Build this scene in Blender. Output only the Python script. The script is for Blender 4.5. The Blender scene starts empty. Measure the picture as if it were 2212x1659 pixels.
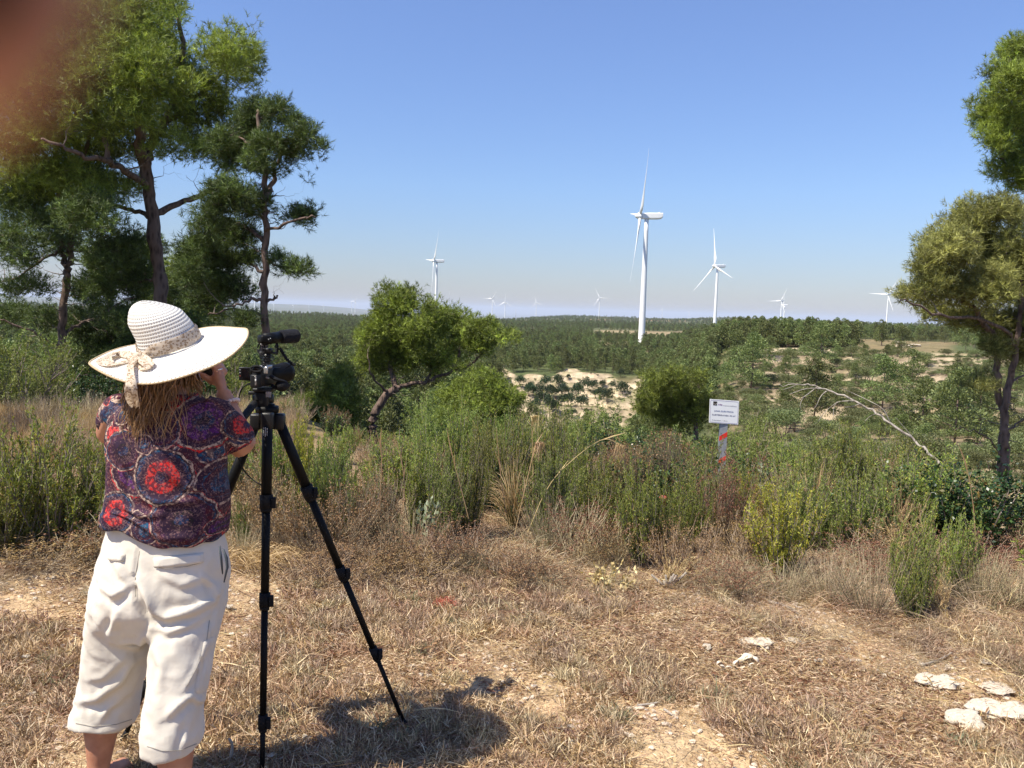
import bpy, math, random
import numpy as np
from mathutils import Vector, Matrix, noise as mnoise
import bmesh

# ------------------------------------------------------------------ camera, sky, sun, exposure
S = bpy.context.scene
COL = S.collection
EYE = 1.68
PITCH = math.radians(5.1)
ROLL = math.radians(1.7)
FPX = 1805.0                      # focal length for a 2212 px wide picture
CX, CY = 1106.0, 829.5

cam_d = bpy.data.cameras.new('camera')
cam = bpy.data.objects.new('camera', cam_d)
COL.objects.link(cam)
f_ = Vector((0, math.cos(PITCH), -math.sin(PITCH)))
r0 = Vector((1, 0, 0))
u0 = r0.cross(f_)
r_ = (r0 * math.cos(ROLL) + u0 * math.sin(ROLL)).normalized()
u_ = r_.cross(f_).normalized()
M = Matrix((r_, u_, -f_)).transposed().to_4x4()
M.translation = Vector((0, 0, EYE))
cam.matrix_world = M
cam_d.sensor_fit = 'HORIZONTAL'
cam_d.sensor_width = 4.8
cam_d.lens = 4.8 * FPX / 2212.0
cam_d.clip_start = 0.004
cam_d.clip_end = 90000
cam_d.dof.use_dof = True
cam_d.dof.focus_distance = 9.0
cam_d.dof.aperture_fstop = 2.2
S.camera = cam

SUN_SH = Vector((0.55, 0.355, -1.0)).normalized()      # direction the light travels
sun_to = -SUN_SH
SUN_EL = math.asin(sun_to.z)
SUN_AZ = math.atan2(sun_to.x, sun_to.y)
W = bpy.data.worlds.new('World')
S.world = W
W.use_nodes = True
wn = W.node_tree
for n in list(wn.nodes):
    wn.nodes.remove(n)
sky = wn.nodes.new('ShaderNodeTexSky')
sky.sky_type = 'NISHITA'
sky.sun_disc = False
sky.sun_elevation = SUN_EL
sky.sun_rotation = SUN_AZ
sky.altitude = 350
sky.air_density = 1.25
sky.dust_density = 0.3
sky.ozone_density = 2.2
bg = wn.nodes.new('ShaderNodeBackground')
bg.inputs[1].default_value = 0.094
wo = wn.nodes.new('ShaderNodeOutputWorld')
# gentle colour balance of the sky, by height only
tcw = wn.nodes.new('ShaderNodeTexCoord'); sepw = wn.nodes.new('ShaderNodeSeparateXYZ')
wn.links.new(tcw.outputs['Generated'], sepw.inputs[0])
rw = wn.nodes.new('ShaderNodeValToRGB')
el = rw.color_ramp.elements
el[0].position = 0.0; el[0].color = (.50, .55, .78, 1)
el[1].position = 0.5; el[1].color = (.90, .93, 1.22, 1)
e = el.new(.14); e.color = (.66, .76, 1.03, 1)
wn.links.new(sepw.outputs[2], rw.inputs[0])
mw = wn.nodes.new('ShaderNodeMix'); mw.data_type = 'RGBA'; mw.blend_type = 'MULTIPLY'; mw.inputs[0].default_value = 1
wn.links.new(sky.outputs[0], mw.inputs[6]); wn.links.new(rw.outputs[0], mw.inputs[7])
wn.links.new(mw.outputs[2], bg.inputs[0])
wn.links.new(bg.outputs[0], wo.inputs[0])

sl = bpy.data.lights.new('sun', 'SUN')
sl.energy = 5.0
sl.angle = math.radians(0.53)
sl.color = (1.0, 0.93, 0.80)
so = bpy.data.objects.new('sun', sl)
COL.objects.link(so)
so.rotation_euler = SUN_SH.to_track_quat('-Z', 'Y').to_euler()
so.location = (-30, -20, 60)

vs = S.view_settings
S.display_settings.display_device = 'sRGB'
vs.view_transform = 'Standard'
vs.look = 'None'
vs.exposure = 0.66
vs.gamma = 1.0
try:
    vs.use_curve_mapping = False
except Exception:
    pass
S.cycles.max_bounces = 6
S.cycles.diffuse_bounces = 3
S.cycles.glossy_bounces = 2
S.cycles.transmission_bounces = 4
S.cycles.transparent_max_bounces = 4
S.cycles.volume_bounces = 0
S.cycles.use_denoising = True
S.cycles.sample_clamp_indirect = 6.0

rng = np.random.default_rng(7)
random.seed(7)

# ------------------------------------------------------------------ picture -> place helpers
def ray(px, py):
    d = f_ + r_ * ((px - CX) / FPX) - u_ * ((py - CY) / FPX)
    return d
def P(px, py, y):
    """point on the ray of picture point (px,py) whose world Y is y"""
    d = ray(px, py)
    return Vector((0, 0, EYE)) + d * (y / d.y)
def azel(px, py):
    d = ray(px, py)
    return math.atan2(d.x, d.y), d.z / math.hypot(d.x, d.y)

# ------------------------------------------------------------------ tagging
def tag(o, label=None, cat=None, group=None, kind=None):
    if label: o['label'] = label
    if cat: o['category'] = cat
    if group: o['group'] = group
    if kind: o['kind'] = kind
    return o
def empty(name, loc=(0, 0, 0), label=None, cat=None, group=None):
    o = bpy.data.objects.new(name, None)
    COL.objects.link(o)
    o.location = loc
    o.empty_display_size = .1
    return tag(o, label, cat, group)
def link(name, me, mats=None, parent=None, loc=None, **kw):
    o = bpy.data.objects.new(name, me)
    COL.objects.link(o)
    if mats is not None:
        for m in (mats if isinstance(mats, (list, tuple)) else [mats]):
            me.materials.append(m)
    if parent is not None:
        o.parent = parent
    if loc is not None:
        o.location = loc
    return tag(o, **kw)

def make_mesh(name, V, F, smooth=True, mi=None, cols=None):
    """V (n,3); F: (m,3) or (m,4) array, or a list of such arrays"""
    me = bpy.data.meshes.new(name)
    V = np.asarray(V, dtype=np.float32).reshape(-1, 3)
    Fs = F if isinstance(F, list) else [F]
    Fs = [np.asarray(f, dtype=np.int32) for f in Fs if len(f)]
    tot = np.concatenate([np.full(len(f), f.shape[1], dtype=np.int32) for f in Fs])
    idx = np.concatenate([f.ravel() for f in Fs])
    me.vertices.add(len(V))
    me.vertices.foreach_set('co', V.ravel())
    me.loops.add(len(idx))
    me.loops.foreach_set('vertex_index', idx)
    me.polygons.add(len(tot))
    st = np.zeros(len(tot), dtype=np.int32)
    st[1:] = np.cumsum(tot)[:-1]
    me.polygons.foreach_set('loop_start', st)
    me.polygons.foreach_set('loop_total', tot)
    me.polygons.foreach_set('use_smooth', np.full(len(tot), smooth))
    if mi is not None:
        me.polygons.foreach_set('material_index', np.asarray(mi, dtype=np.int32))
    me.update(calc_edges=True)
    if cols is not None:
        a = me.color_attributes.new('Col', 'FLOAT_COLOR', 'POINT')
        c = np.ones((len(V), 4), dtype=np.float32)
        c[:, :3] = cols
        a.data.foreach_set('color', c.ravel())
    return me

class Acc:
    """collects vertex/face arrays into one mesh"""
    def __init__(self):
        self.V = []; self.Q = []; self.T = []; self.n = 0; self.qm = []; self.tm = []
    def add(self, V, Q=None, T=None, m=0):
        V = np.asarray(V, dtype=np.float64).reshape(-1, 3)
        if Q is not None and len(Q):
            Q = np.asarray(Q, dtype=np.int64); self.Q.append(Q + self.n); self.qm.append(np.full(len(Q), m))
        if T is not None and len(T):
            T = np.asarray(T, dtype=np.int64); self.T.append(T + self.n); self.tm.append(np.full(len(T), m))
        self.V.append(V); self.n += len(V)
        return self
    def mesh(self, name, smooth=True):
        F = []; mi = []
        if self.Q: F.append(np.concatenate(self.Q)); mi.append(np.concatenate(self.qm))
        if self.T: F.append(np.concatenate(self.T)); mi.append(np.concatenate(self.tm))
        return make_mesh(name, np.concatenate(self.V), F, smooth, np.concatenate(mi))
    # shapes
    def tube(self, pts, rad, n=8, cap=True, m=0, flat=1.0, jit=0.0):
        pts = np.asarray([tuple(p) for p in pts], dtype=float)
        k = len(pts)
        rad = np.broadcast_to(np.asarray(rad, dtype=float), (k,))
        t = np.gradient(pts, axis=0)
        t /= np.linalg.norm(t, axis=1)[:, None] + 1e-12
        ref = np.array([0, 0, 1.0]) if abs(t[:, 2]).mean() < .8 else np.array([1.0, 0, 0])
        a = np.cross(t, ref); a /= np.linalg.norm(a, axis=1)[:, None] + 1e-12
        b = np.cross(t, a)
        th = np.arange(n) * 2 * np.pi / n
        rr = rad[:, None] * (1 + (rng.normal(0, jit, (k, n)) if jit else 0))
        ring = pts[:, None] + (a[:, None] * np.cos(th)[None, :, None] + b[:, None] * np.sin(th)[None, :, None] * flat) * rr[..., None]
        V = ring.reshape(-1, 3)
        i = np.arange(k - 1)[:, None] * n; j = np.arange(n)[None]; j2 = (j + 1) % n
        Q = np.stack([i + j, i + j2, i + n + j2, i + n + j], -1).reshape(-1, 4)
        T = None
        if cap:
            V = np.concatenate([V, pts[:1], pts[-1:]])
            c0, c1 = k * n, k * n + 1
            jj = np.arange(n); jn = (jj + 1) % n
            T = np.concatenate([np.stack([jn, jj, np.full(n, c0)], 1), np.stack([(k - 1) * n + jj, (k - 1) * n + jn, np.full(n, c1)], 1)])
        return self.add(V, Q, T, m)
    def box(self, c, s, R=None, m=0, bev=0.0):
        c = np.array(tuple(c), dtype=float); s = np.array(s, dtype=float) / 2
        bm = bmesh.new()
        bmesh.ops.create_cube(bm, size=2)
        for v in bm.verts:
            v.co = Vector((v.co.x * s[0], v.co.y * s[1], v.co.z * s[2]))
        if bev > 0:
            bmesh.ops.bevel(bm, geom=bm.edges[:] , offset=bev, segments=2, affect='EDGES', profile=.6)
        self.addbm(bm, c, R, m)
        return self
    def addbm(self, bm, c=(0, 0, 0), R=None, m=0):
        bmesh.ops.triangulate(bm, faces=[f for f in bm.faces if len(f.verts) > 4])
        bm.verts.index_update()
        V = np.array([v.co[:] for v in bm.verts])
        if R is not None: V = V @ np.array(R.to_3x3() if hasattr(R, 'to_3x3') else R).T
        V = V + np.array(tuple(c))
        Q = [[v.index for v in f.verts] for f in bm.faces if len(f.verts) == 4]
        T = [[v.index for v in f.verts] for f in bm.faces if len(f.verts) == 3]
        bm.free()
        return self.add(V, Q, T, m)
    def lathe(self, prof, n=24, c=(0, 0, 0), R=None, m=0):
        prof = np.array(prof, dtype=float); k = len(prof)
        th = np.arange(n) * 2 * np.pi / n
        V = np.stack([prof[:, 0:1] * np.cos(th), prof[:, 0:1] * np.sin(th), np.repeat(prof[:, 1:2], n, 1)], -1).reshape(-1, 3)
        if R is not None: V = V @ np.array(R.to_3x3() if hasattr(R, 'to_3x3') else R).T
        V = V + np.array(tuple(c))
        i = np.arange(k - 1)[:, None] * n; j = np.arange(n)[None]; j2 = (j + 1) % n
        Q = np.stack([i + j, i + j2, i + n + j2, i + n + j], -1).reshape(-1, 4)
        return self.add(V, Q, None, m)

# ------------------------------------------------------------------ materials
def new_mat(name):
    m = bpy.data.materials.new(name); m.use_nodes = True
    nt = m.node_tree
    for n in list(nt.nodes): nt.nodes.remove(n)
    out = nt.nodes.new('ShaderNodeOutputMaterial')
    bs = nt.nodes.new('ShaderNodeBsdfPrincipled')
    nt.links.new(bs.outputs[0], out.inputs[0])
    return m, nt, bs, out
def N(nt, t, **kw):
    n = nt.nodes.new(t)
    for k, v in kw.items():
        if k.startswith('i_'): n.inputs[int(k[2:]) if k[2:].isdigit() else k[2:]].default_value = v
        else: setattr(n, k, v)
    return n
def ramp(nt, fac, stops, interp='LINEAR'):
    r = nt.nodes.new('ShaderNodeValToRGB')
    r.color_ramp.interpolation = interp
    el = r.color_ramp.elements
    while len(el) < len(stops): el.new(0.5)
    for e, (p, c) in zip(el, stops):
        e.position = p; e.color = (*c, 1) if len(c) == 3 else c
    nt.links.new(fac, r.inputs[0])
    return r.outputs[0]
def mixc(nt, fac, a, b, mode='MIX'):
    m = nt.nodes.new('ShaderNodeMix'); m.data_type = 'RGBA'; m.blend_type = mode
    for s, v in ((0, fac), (6, a), (7, b)):
        if isinstance(v, (int, float)): m.inputs[s].default_value = v
        elif isinstance(v, (tuple, list)): m.inputs[s].default_value = (*v, 1) if len(v) == 3 else v
        else: nt.links.new(v, m.inputs[s])
    return m.outputs[2]
def math_(nt, op, a, b=None, c=None):
    m = nt.nodes.new('ShaderNodeMath'); m.operation = op
    for i, v in enumerate((a, b, c)):
        if v is None: continue
        if isinstance(v, (int, float)): m.inputs[i].default_value = v
        else: nt.links.new(v, m.inputs[i])
    return m.outputs[0]
def simple(name, col, rough=.6, metal=0., spec=.5, noise=None, bump=0., bscale=50., coat=0):
    m, nt, bs, out = new_mat(name)
    bs.inputs['Base Color'].default_value = (*col, 1)
    bs.inputs['Roughness'].default_value = rough
    bs.inputs['Metallic'].default_value = metal
    bs.inputs['Specular IOR Level'].default_value = spec
    tc = N(nt, 'ShaderNodeTexCoord')
    if noise:
        sc, amt = noise
        nz = N(nt, 'ShaderNodeTexNoise'); nz.inputs['Scale'].default_value = sc; nz.inputs['Detail'].default_value = 4
        nt.links.new(tc.outputs['Object'], nz.inputs[0])
        c = ramp(nt, nz.outputs[0], [(.3, tuple(x * (1 - amt) for x in col)), (.7, tuple(min(1, x * (1 + amt)) for x in col))])
        nt.links.new(c, bs.inputs['Base Color'])
    if bump:
        nb = N(nt, 'ShaderNodeTexNoise'); nb.inputs['Scale'].default_value = bscale; nb.inputs['Detail'].default_value = 5
        nt.links.new(tc.outputs['Object'], nb.inputs[0])
        bp = N(nt, 'ShaderNodeBump'); bp.inputs['Strength'].default_value = bump; bp.inputs['Distance'].default_value = .01
        nt.links.new(nb.outputs[0], bp.inputs['Height']); nt.links.new(bp.outputs[0], bs.inputs['Normal'])
    return m
def leaf_mat(name, stops, obj_var=.25, trans=.3, rough=.55, clump=None, clump_scale=2.0, tint=False):
    """colour from a random value per leaf (mesh island), shifted per plant"""
    m, nt, bs, out = new_mat(name)
    geo = N(nt, 'ShaderNodeNewGeometry'); oi = N(nt, 'ShaderNodeObjectInfo')
    c = ramp(nt, geo.outputs['Random Per Island'], stops)
    if clump:
        tc = N(nt, 'ShaderNodeTexCoord')
        nz = N(nt, 'ShaderNodeTexNoise'); nz.inputs['Scale'].default_value = clump_scale; nz.inputs['Detail'].default_value = 2
        nt.links.new(tc.outputs['Object'], nz.inputs[0])
        fac = ramp(nt, nz.outputs[0], [(.42, (0, 0, 0)), (.62, (1, 1, 1))])
        c = mixc(nt, math_(nt, 'MULTIPLY', fac, .75), c, clump)
    if name.startswith('pine_needles'):
        ta = N(nt, 'ShaderNodeVertexColor', layer_name='Tint'); c = mixc(nt, 1.0, c, ta.outputs[0], 'MULTIPLY')
    v = math_(nt, 'MULTIPLY_ADD', oi.outputs['Random'], obj_var * 2, 1 - obj_var)
    hs = N(nt, 'ShaderNodeHueSaturation')
    nt.links.new(c, hs.inputs['Color']); nt.links.new(v, hs.inputs['Value'])
    if not name.startswith('pine_needles'):
        h = math_(nt, 'MULTIPLY_ADD', oi.outputs['Random'], .045, .475)
        nt.links.new(h, hs.inputs['Hue'])
    bs.inputs['Roughness'].default_value = rough
    bs.inputs['Specular IOR Level'].default_value = .35
    nt.links.new(hs.outputs[0], bs.inputs['Base Color'])
    if trans:
        tr = N(nt, 'ShaderNodeBsdfTranslucent'); mx = N(nt, 'ShaderNodeMixShader')
        tcol = mixc(nt, 1.0, hs.outputs[0], (1.25, 1.2, .6), 'MULTIPLY')
        nt.links.new(tcol, tr.inputs[0])
        mx.inputs[0].default_value = trans
        nt.links.new(bs.outputs[0], mx.inputs[1]); nt.links.new(tr.outputs[0], mx.inputs[2])
        nt.links.new(mx.outputs[0], out.inputs[0])
    return m

MAT = {}
MAT['pine'] = leaf_mat('pine_needles', [(0, (.065, .095, .02)), (.35, (.13, .18, .035)), (.7, (.21, .27, .05)), (1, (.32, .38, .08))], .08, .25, clump=(.20, .26, .05), clump_scale=.8)
MAT['pine_olive'] = leaf_mat('pine_needles_olive', [(0, (.09, .11, .03)), (.5, (.20, .22, .065)), (1, (.36, .36, .13))], .08, .25, clump=(.28, .29, .10), clump_scale=.9)
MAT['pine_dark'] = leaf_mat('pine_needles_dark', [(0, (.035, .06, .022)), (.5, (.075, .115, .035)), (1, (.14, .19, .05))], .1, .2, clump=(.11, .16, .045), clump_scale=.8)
MAT['pine_bright'] = leaf_mat('pine_needles_bright', [(0, (.08, .11, .022)), (.5, (.15, .185, .04)), (1, (.26, .30, .06))], .1, .25)
MAT['green_wand'] = leaf_mat('green_shoots', [(0, (.11, .15, .035)), (.5, (.19, .24, .055)), (1, (.30, .34, .09))], .14, .3)
MAT['forest'] = leaf_mat('forest_needles', [(0, (.075, .10, .032)), (.5, (.135, .165, .052)), (1, (.22, .24, .08))], .36, .2)
MAT['scrub'] = leaf_mat('scrub_leaves', [(0, (.08, .10, .04)), (.5, (.145, .17, .065)), (1, (.24, .25, .10))], .38, .2)
MAT['orchard'] = leaf_mat('orchard_leaves', [(0, (.02, .042, .018)), (.5, (.04, .068, .028)), (1, (.07, .10, .04))], .2, .15)
MAT['rosemary'] = leaf_mat('rosemary_leaves', [(0, (.11, .15, .032)), (.4, (.21, .265, .05)), (.88, (.33, .37, .075)), (1, (.44, .34, .08))], .34, .3)
MAT['rosemary_yellow'] = leaf_mat('rosemary_yellow_leaves', [(0, (.20, .23, .035)), (.5, (.40, .42, .06)), (.9, (.58, .56, .08)), (1, (.62, .45, .06))], .08, .35)
MAT['kermes'] = leaf_mat('kermes_leaves', [(0, (.012, .028, .01)), (.5, (.03, .06, .018)), (.93, (.065, .11, .03)), (1, (.22, .12, .04))], .1, .15, rough=.35)
MAT['sage'] = leaf_mat('grey_leaves', [(0, (.13, .14, .075)), (.5, (.19, .20, .11)), (1, (.30, .29, .17))], .12, .2)
MAT['silver'] = leaf_mat('silver_leaves', [(0, (.24, .28, .17)), (1, (.40, .42, .28))], .05, .3)
MAT['brown'] = leaf_mat('dry_brown', [(0, (.11, .055, .024)), (.5, (.21, .115, .05)), (1, (.34, .205, .095))], .15, .1)
MAT['rust'] = leaf_mat('dry_reddish', [(0, (.13, .06, .03)), (.5, (.22, .115, .055)), (1, (.32, .20, .105))], .12, .15)
MAT['twig'] = leaf_mat('dry_twig', [(0, (.16, .115, .065)), (.5, (.31, .235, .14)), (1, (.48, .39, .25))], .12, 0)
MAT['straw'] = leaf_mat('straw', [(0, (.30, .195, .09)), (.5, (.48, .34, .165)), (1, (.66, .51, .28))], .22, .2)
MAT['litter'] = leaf_mat('ground_litter', [(0, (.20, .115, .058)), (.35, (.42, .27, .15)), (.75, (.60, .42, .25)), (1, (.78, .62, .42))], .28, .1)
MAT['litter_grey'] = leaf_mat('grey_litter', [(0, (.18, .125, .075)), (.5, (.38, .28, .175)), (1, (.58, .46, .31))], .25, .1)
MAT['pebble'] = simple('pebble', (.60, .50, .38), .9, noise=(30, .25))
MAT['stone'] = simple('pale_limestone', (.68, .58, .44), .9, noise=(12, .22), bump=.8, bscale=40)

def bark_mat(name, c1, c2, sc=9):
    m, nt, bs, out = new_mat(name)
    tc = N(nt, 'ShaderNodeTexCoord'); mp = N(nt, 'ShaderNodeMapping')
    mp.inputs['Scale'].default_value = (1, 1, .3)
    nt.links.new(tc.outputs['Object'], mp.inputs[0])
    nz = N(nt, 'ShaderNodeTexNoise'); nz.inputs['Scale'].default_value = sc; nz.inputs['Detail'].default_value = 6; nz.inputs['Roughness'].default_value = .65
    vo = N(nt, 'ShaderNodeTexVoronoi'); vo.inputs['Scale'].default_value = sc * 1.8
    nt.links.new(mp.outputs[0], nz.inputs[0]); nt.links.new(mp.outputs[0], vo.inputs[0])
    f = math_(nt, 'ADD', math_(nt, 'MULTIPLY', nz.outputs[0], .6), math_(nt, 'MULTIPLY', vo.outputs['Distance'], .5))
    nt.links.new(ramp(nt, f, [(.3, c1), (.62, c2)]), bs.inputs['Base Color'])
    bs.inputs['Roughness'].default_value = .95
    bp = N(nt, 'ShaderNodeBump'); bp.inputs['Strength'].default_value = 1; bp.inputs['Distance'].default_value = .03
    nt.links.new(f, bp.inputs['Height']); nt.links.new(bp.outputs[0], bs.inputs['Normal'])
    return m
MAT['bark'] = bark_mat('pine_bark', (.035, .022, .017), (.17, .115, .09))
MAT['bark_grey'] = bark_mat('branch_bark', (.07, .052, .042), (.24, .19, .155), 14)
MAT['deadwood'] = bark_mat('bleached_wood', (.17, .135, .105), (.40, .35, .29), 10)
# ------------------------------------------------------------------ terrain heights
T_D = np.array([0, 5, 8, 12, 18, 30, 50, 75, 100, 130, 160, 180, 210, 240, 300, 400, 530, 700, 1000, 1500, 2000, 3000, 4500, 7000, 12000, 20000, 40000, 80000], float)
def rowz(px, row, d):
    a, e = azel(px, row)
    return EYE + e * d
def prof(px, near, far):
    """near: {d: z}; far: {d: row}"""
    pts = sorted([(d, z) for d, z in near.items()] + [(d, rowz(px, r, d)) for d, r in far.items()])
    return np.interp(np.log(T_D + 3), np.log(np.array([p[0] for p in pts]) + 3), [p[1] for p in pts])
PROF_X = [-900, 0, 400, 640, 900, 1240, 1420, 1600, 1900, 2212, 3000]
_left = dict(near={0: 0, 5: 0, 8: .02, 12: .0, 18: -.7, 30: -4, 50: -9, 75: -12.5})
_mid = dict(near={0: 0, 5: 0, 8: -.12, 12: -.75, 18: -2.4, 30: -6, 50: -12, 75: -17, 100: -20, 130: -22, 160: -22.8})
_right = dict(near={0: 0, 5: 0, 8: -.15, 12: -.95, 18: -2.6, 30: -6.0})
SEA = {12000: 705, 20000: 697, 40000: 691, 80000: 690}
def seaz(d): return -300.0
PR = []
for px in PROF_X:
    h = azel(px, 0)
    # picture row of the true horizon in this column
    lo, hi = 0, 1600
    for _ in range(40):
        md = (lo + hi) / 2
        if azel(px, md)[1] > 0: lo = md
        else: hi = md
    H = lo
    if px < 700:
        far = {100: H + 210, 150: H + 195, 210: H + 150, 300: H + 108, 400: H + 88, 700: H + 60, 1000: H + 44, 1500: H + 30, 2000: H + 24, 2600: H + 26, 4500: H + 40, 7000: H + 40, 12000: H + 22, 20000: H + 4, 23000: H + 8, 40000: H + 20, 80000: H + 10}
        p = prof(px, _left['near'], far)
    elif px < 1000:
        far = {100: H + 215, 150: H + 200, 210: H + 152, 300: H + 112, 400: H + 90, 700: H + 62, 1000: H + 46, 1500: H + 33, 2000: H + 31, 2600: H + 34, 4500: H + 48, 7000: H + 48, 12000: H + 30, 20000: H + 15, 23000: H + 15, 40000: H + 14, 80000: H + 7}
        nn = {k: (_left['near'][k] * .3 + _mid['near'][k] * .7) for k in _left['near']}
        p = prof(px, nn, far)
    elif px < 1500:
        c = 1.0
        far = {180: H + 234, 210: H + 180, 240: H + 136, 300: H + 112, 400: H + 86, 530: H + 68, 700: H + 54, 1000: H + 40, 1500: H + 28, 2000: H + 24, 3000: H + 17, 4500: H + 11, 7000: H + 30, 12000: H + 45, 20000: H + 27, 40000: H + 14, 80000: H + 7}
        p = prof(px, _mid['near'], far)
    else:
        far = {50: H + 345, 60: H + 318, 75: H + 262, 100: H + 188, 130: H + 134, 160: H + 102, 210: H + 68, 240: H + 60, 300: H + 50, 400: H + 41, 530: H + 35, 700: H + 30, 1000: H + 26, 1500: H + 22, 2000: H + 17, 3000: H + 10, 4500: H + 12, 7000: H + 30, 12000: H + 45, 20000: H + 27, 40000: H + 14, 80000: H + 7}
        if px < 1700:
            far.update({700: H + 40, 1000: H + 33, 1500: H + 26, 2000: H + 20, 3000: H + 11, 4500: H + 3})
        p = prof(px, _right['near'], far)
    PR.append(p)
PR = np.array(PR)
PAZ = np.array([azel(px, 690)[0] for px in PROF_X])
LT = np.log(T_D + 3)

def vnoise(x, y, seed=0.0):
    """cheap smooth value noise, vectorised"""
    xi = np.floor(x); yi = np.floor(y); xf = x - xi; yf = y - yi
    def h(a, b):
        s = np.sin(a * 127.1 + b * 311.7 + seed * 74.7) * 43758.5453
        return s - np.floor(s)
    u = xf * xf * (3 - 2 * xf); v = yf * yf * (3 - 2 * yf)
    return (h(xi, yi) * (1 - u) + h(xi + 1, yi) * u) * (1 - v) + (h(xi, yi + 1) * (1 - u) + h(xi + 1, yi + 1) * u) * v
def fbm(x, y, seed=0.0, o=4):
    s = 0; a = .5
    for k in range(o):
        s = s + a * vnoise(x * 2 ** k, y * 2 ** k, seed + k); a *= .5
    return s
def sstep(a, b, x):
    t = np.clip((x - a) / (b - a), 0, 1)
    return t * t * (3 - 2 * t)
AZ = lambda px, row=700: azel(px, row)[0]
def zone_plant(az, d):
    d = d * (1 + .05 * np.sin(az * 61) + .03 * np.sin(az * 143 + 1)); az = az + .02 * np.sin(d / 9.0)
    return sstep(AZ(1050, 850), AZ(1100, 850), az) * (1 - sstep(AZ(1385, 850), AZ(1425, 850), az)) * sstep(160, 172, d) * (1 - sstep(240, 246, d))
def zone_slope(az, d):
    return sstep(AZ(1500, 850), AZ(1640, 850), az) * sstep(34, 48, d) * (1 - sstep(196, 212, d))
def terr(x, y, detail=True, masks=False):
    x = np.asarray(x, float); y = np.asarray(y, float)
    d = np.hypot(x, y); az = np.arctan2(x, y)
    lt = np.log(d + 3)
    az_c = np.clip(az, PAZ[0], PAZ[-1])
    k = np.clip(np.searchsorted(PAZ, az_c) - 1, 0, len(PAZ) - 2)
    t = (az_c - PAZ[k]) / (PAZ[k + 1] - PAZ[k]); t = t * t * (3 - 2 * t)
    j = np.clip(np.searchsorted(LT, lt) - 1, 0, len(LT) - 2)
    s = (lt - LT[j]) / (LT[j + 1] - LT[j])
    s = np.clip(s, 0, 1)
    z = (PR[k, j] * (1 - s) + PR[k, j + 1] * s) * (1 - t) + (PR[k + 1, j] * (1 - s) + PR[k + 1, j + 1] * s) * t
    # rolling relief
    amp = np.interp(d, [0, 12, 40, 200, 1000, 4000, 10000, 20000, 80000], [0, .05, .5, .8, 2.0, 9, 18, 55, 0])
    wl = np.interp(d, [0, 40, 200, 1000, 5000, 20000], [6, 12, 40, 110, 500, 1800])
    z = z + amp * (fbm(x / 37.0, y / 37.0, 3) - .47) * (d < 900) + amp * (fbm(x / 260.0, y / 260.0, 5) - .47) * 1.6 * (d >= 300) * (d < 6000) + amp * (fbm(x / 2300.0, y / 2300.0, 9) - .47) * 1.5 * (d >= 4500)
    zp, zs = zone_plant(az, d), zone_slope(az, d)
    wob = (fbm(x / 26.0, y / 26.0, 11, 3) - .47) * 22
    ph = (d + wob) / 10.5; fr = ph - np.floor(ph)
    saw = np.where(fr < .86, -fr / .86, -1 + (fr - .86) / .14) + .5
    phs = (d + wob) / np.interp(d, [40, 100, 200], [8, 12, 17]); frs = phs - np.floor(phs)
    saws = np.where(frs < .86, -frs / .86, -1 + (frs - .86) / .14) + .5
    z = z + zp * saw * 1.5 + zs * saws * 1.3
    if detail:
        nd = np.clip(1 - d / 14, 0, 1)
        z = z + nd * ((fbm(x * 2.1, y * 2.1, 21, 4) - .47) * .10 + (fbm(x * 9, y * 9, 31, 3) - .44) * .03)
    if masks:
        rise = np.maximum((fr > .8) * (fr < 1) * zp, (frs > .8) * zs)
        return z, rise, zp, zs
    return z
def gz(x, y):
    return float(terr(np.array([x]), np.array([y]))[0])
def hit(px, row, dmin=1.0, dmax=3000.0):
    """ground point seen at picture point (px,row)"""
    dd = np.exp(np.linspace(math.log(dmin), math.log(dmax), 4000))
    r = ray(px, row); rh = math.hypot(r.x, r.y)
    X = r.x / rh * dd; Y = r.y / rh * dd; Z = EYE + r.z / rh * dd
    g = terr(X, Y, detail=False)
    b = np.nonzero(Z < g)[0]
    i = b[0] if len(b) else len(dd) - 1
    return Vector((X[i], Y[i], gz(X[i], Y[i])))
def at(px, d):
    """ground point in picture column px at distance d"""
    a = AZ(px, 760)
    x, y = d * math.sin(a), d * math.cos(a)
    return Vector((x, y, gz(x, y)))

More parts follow.
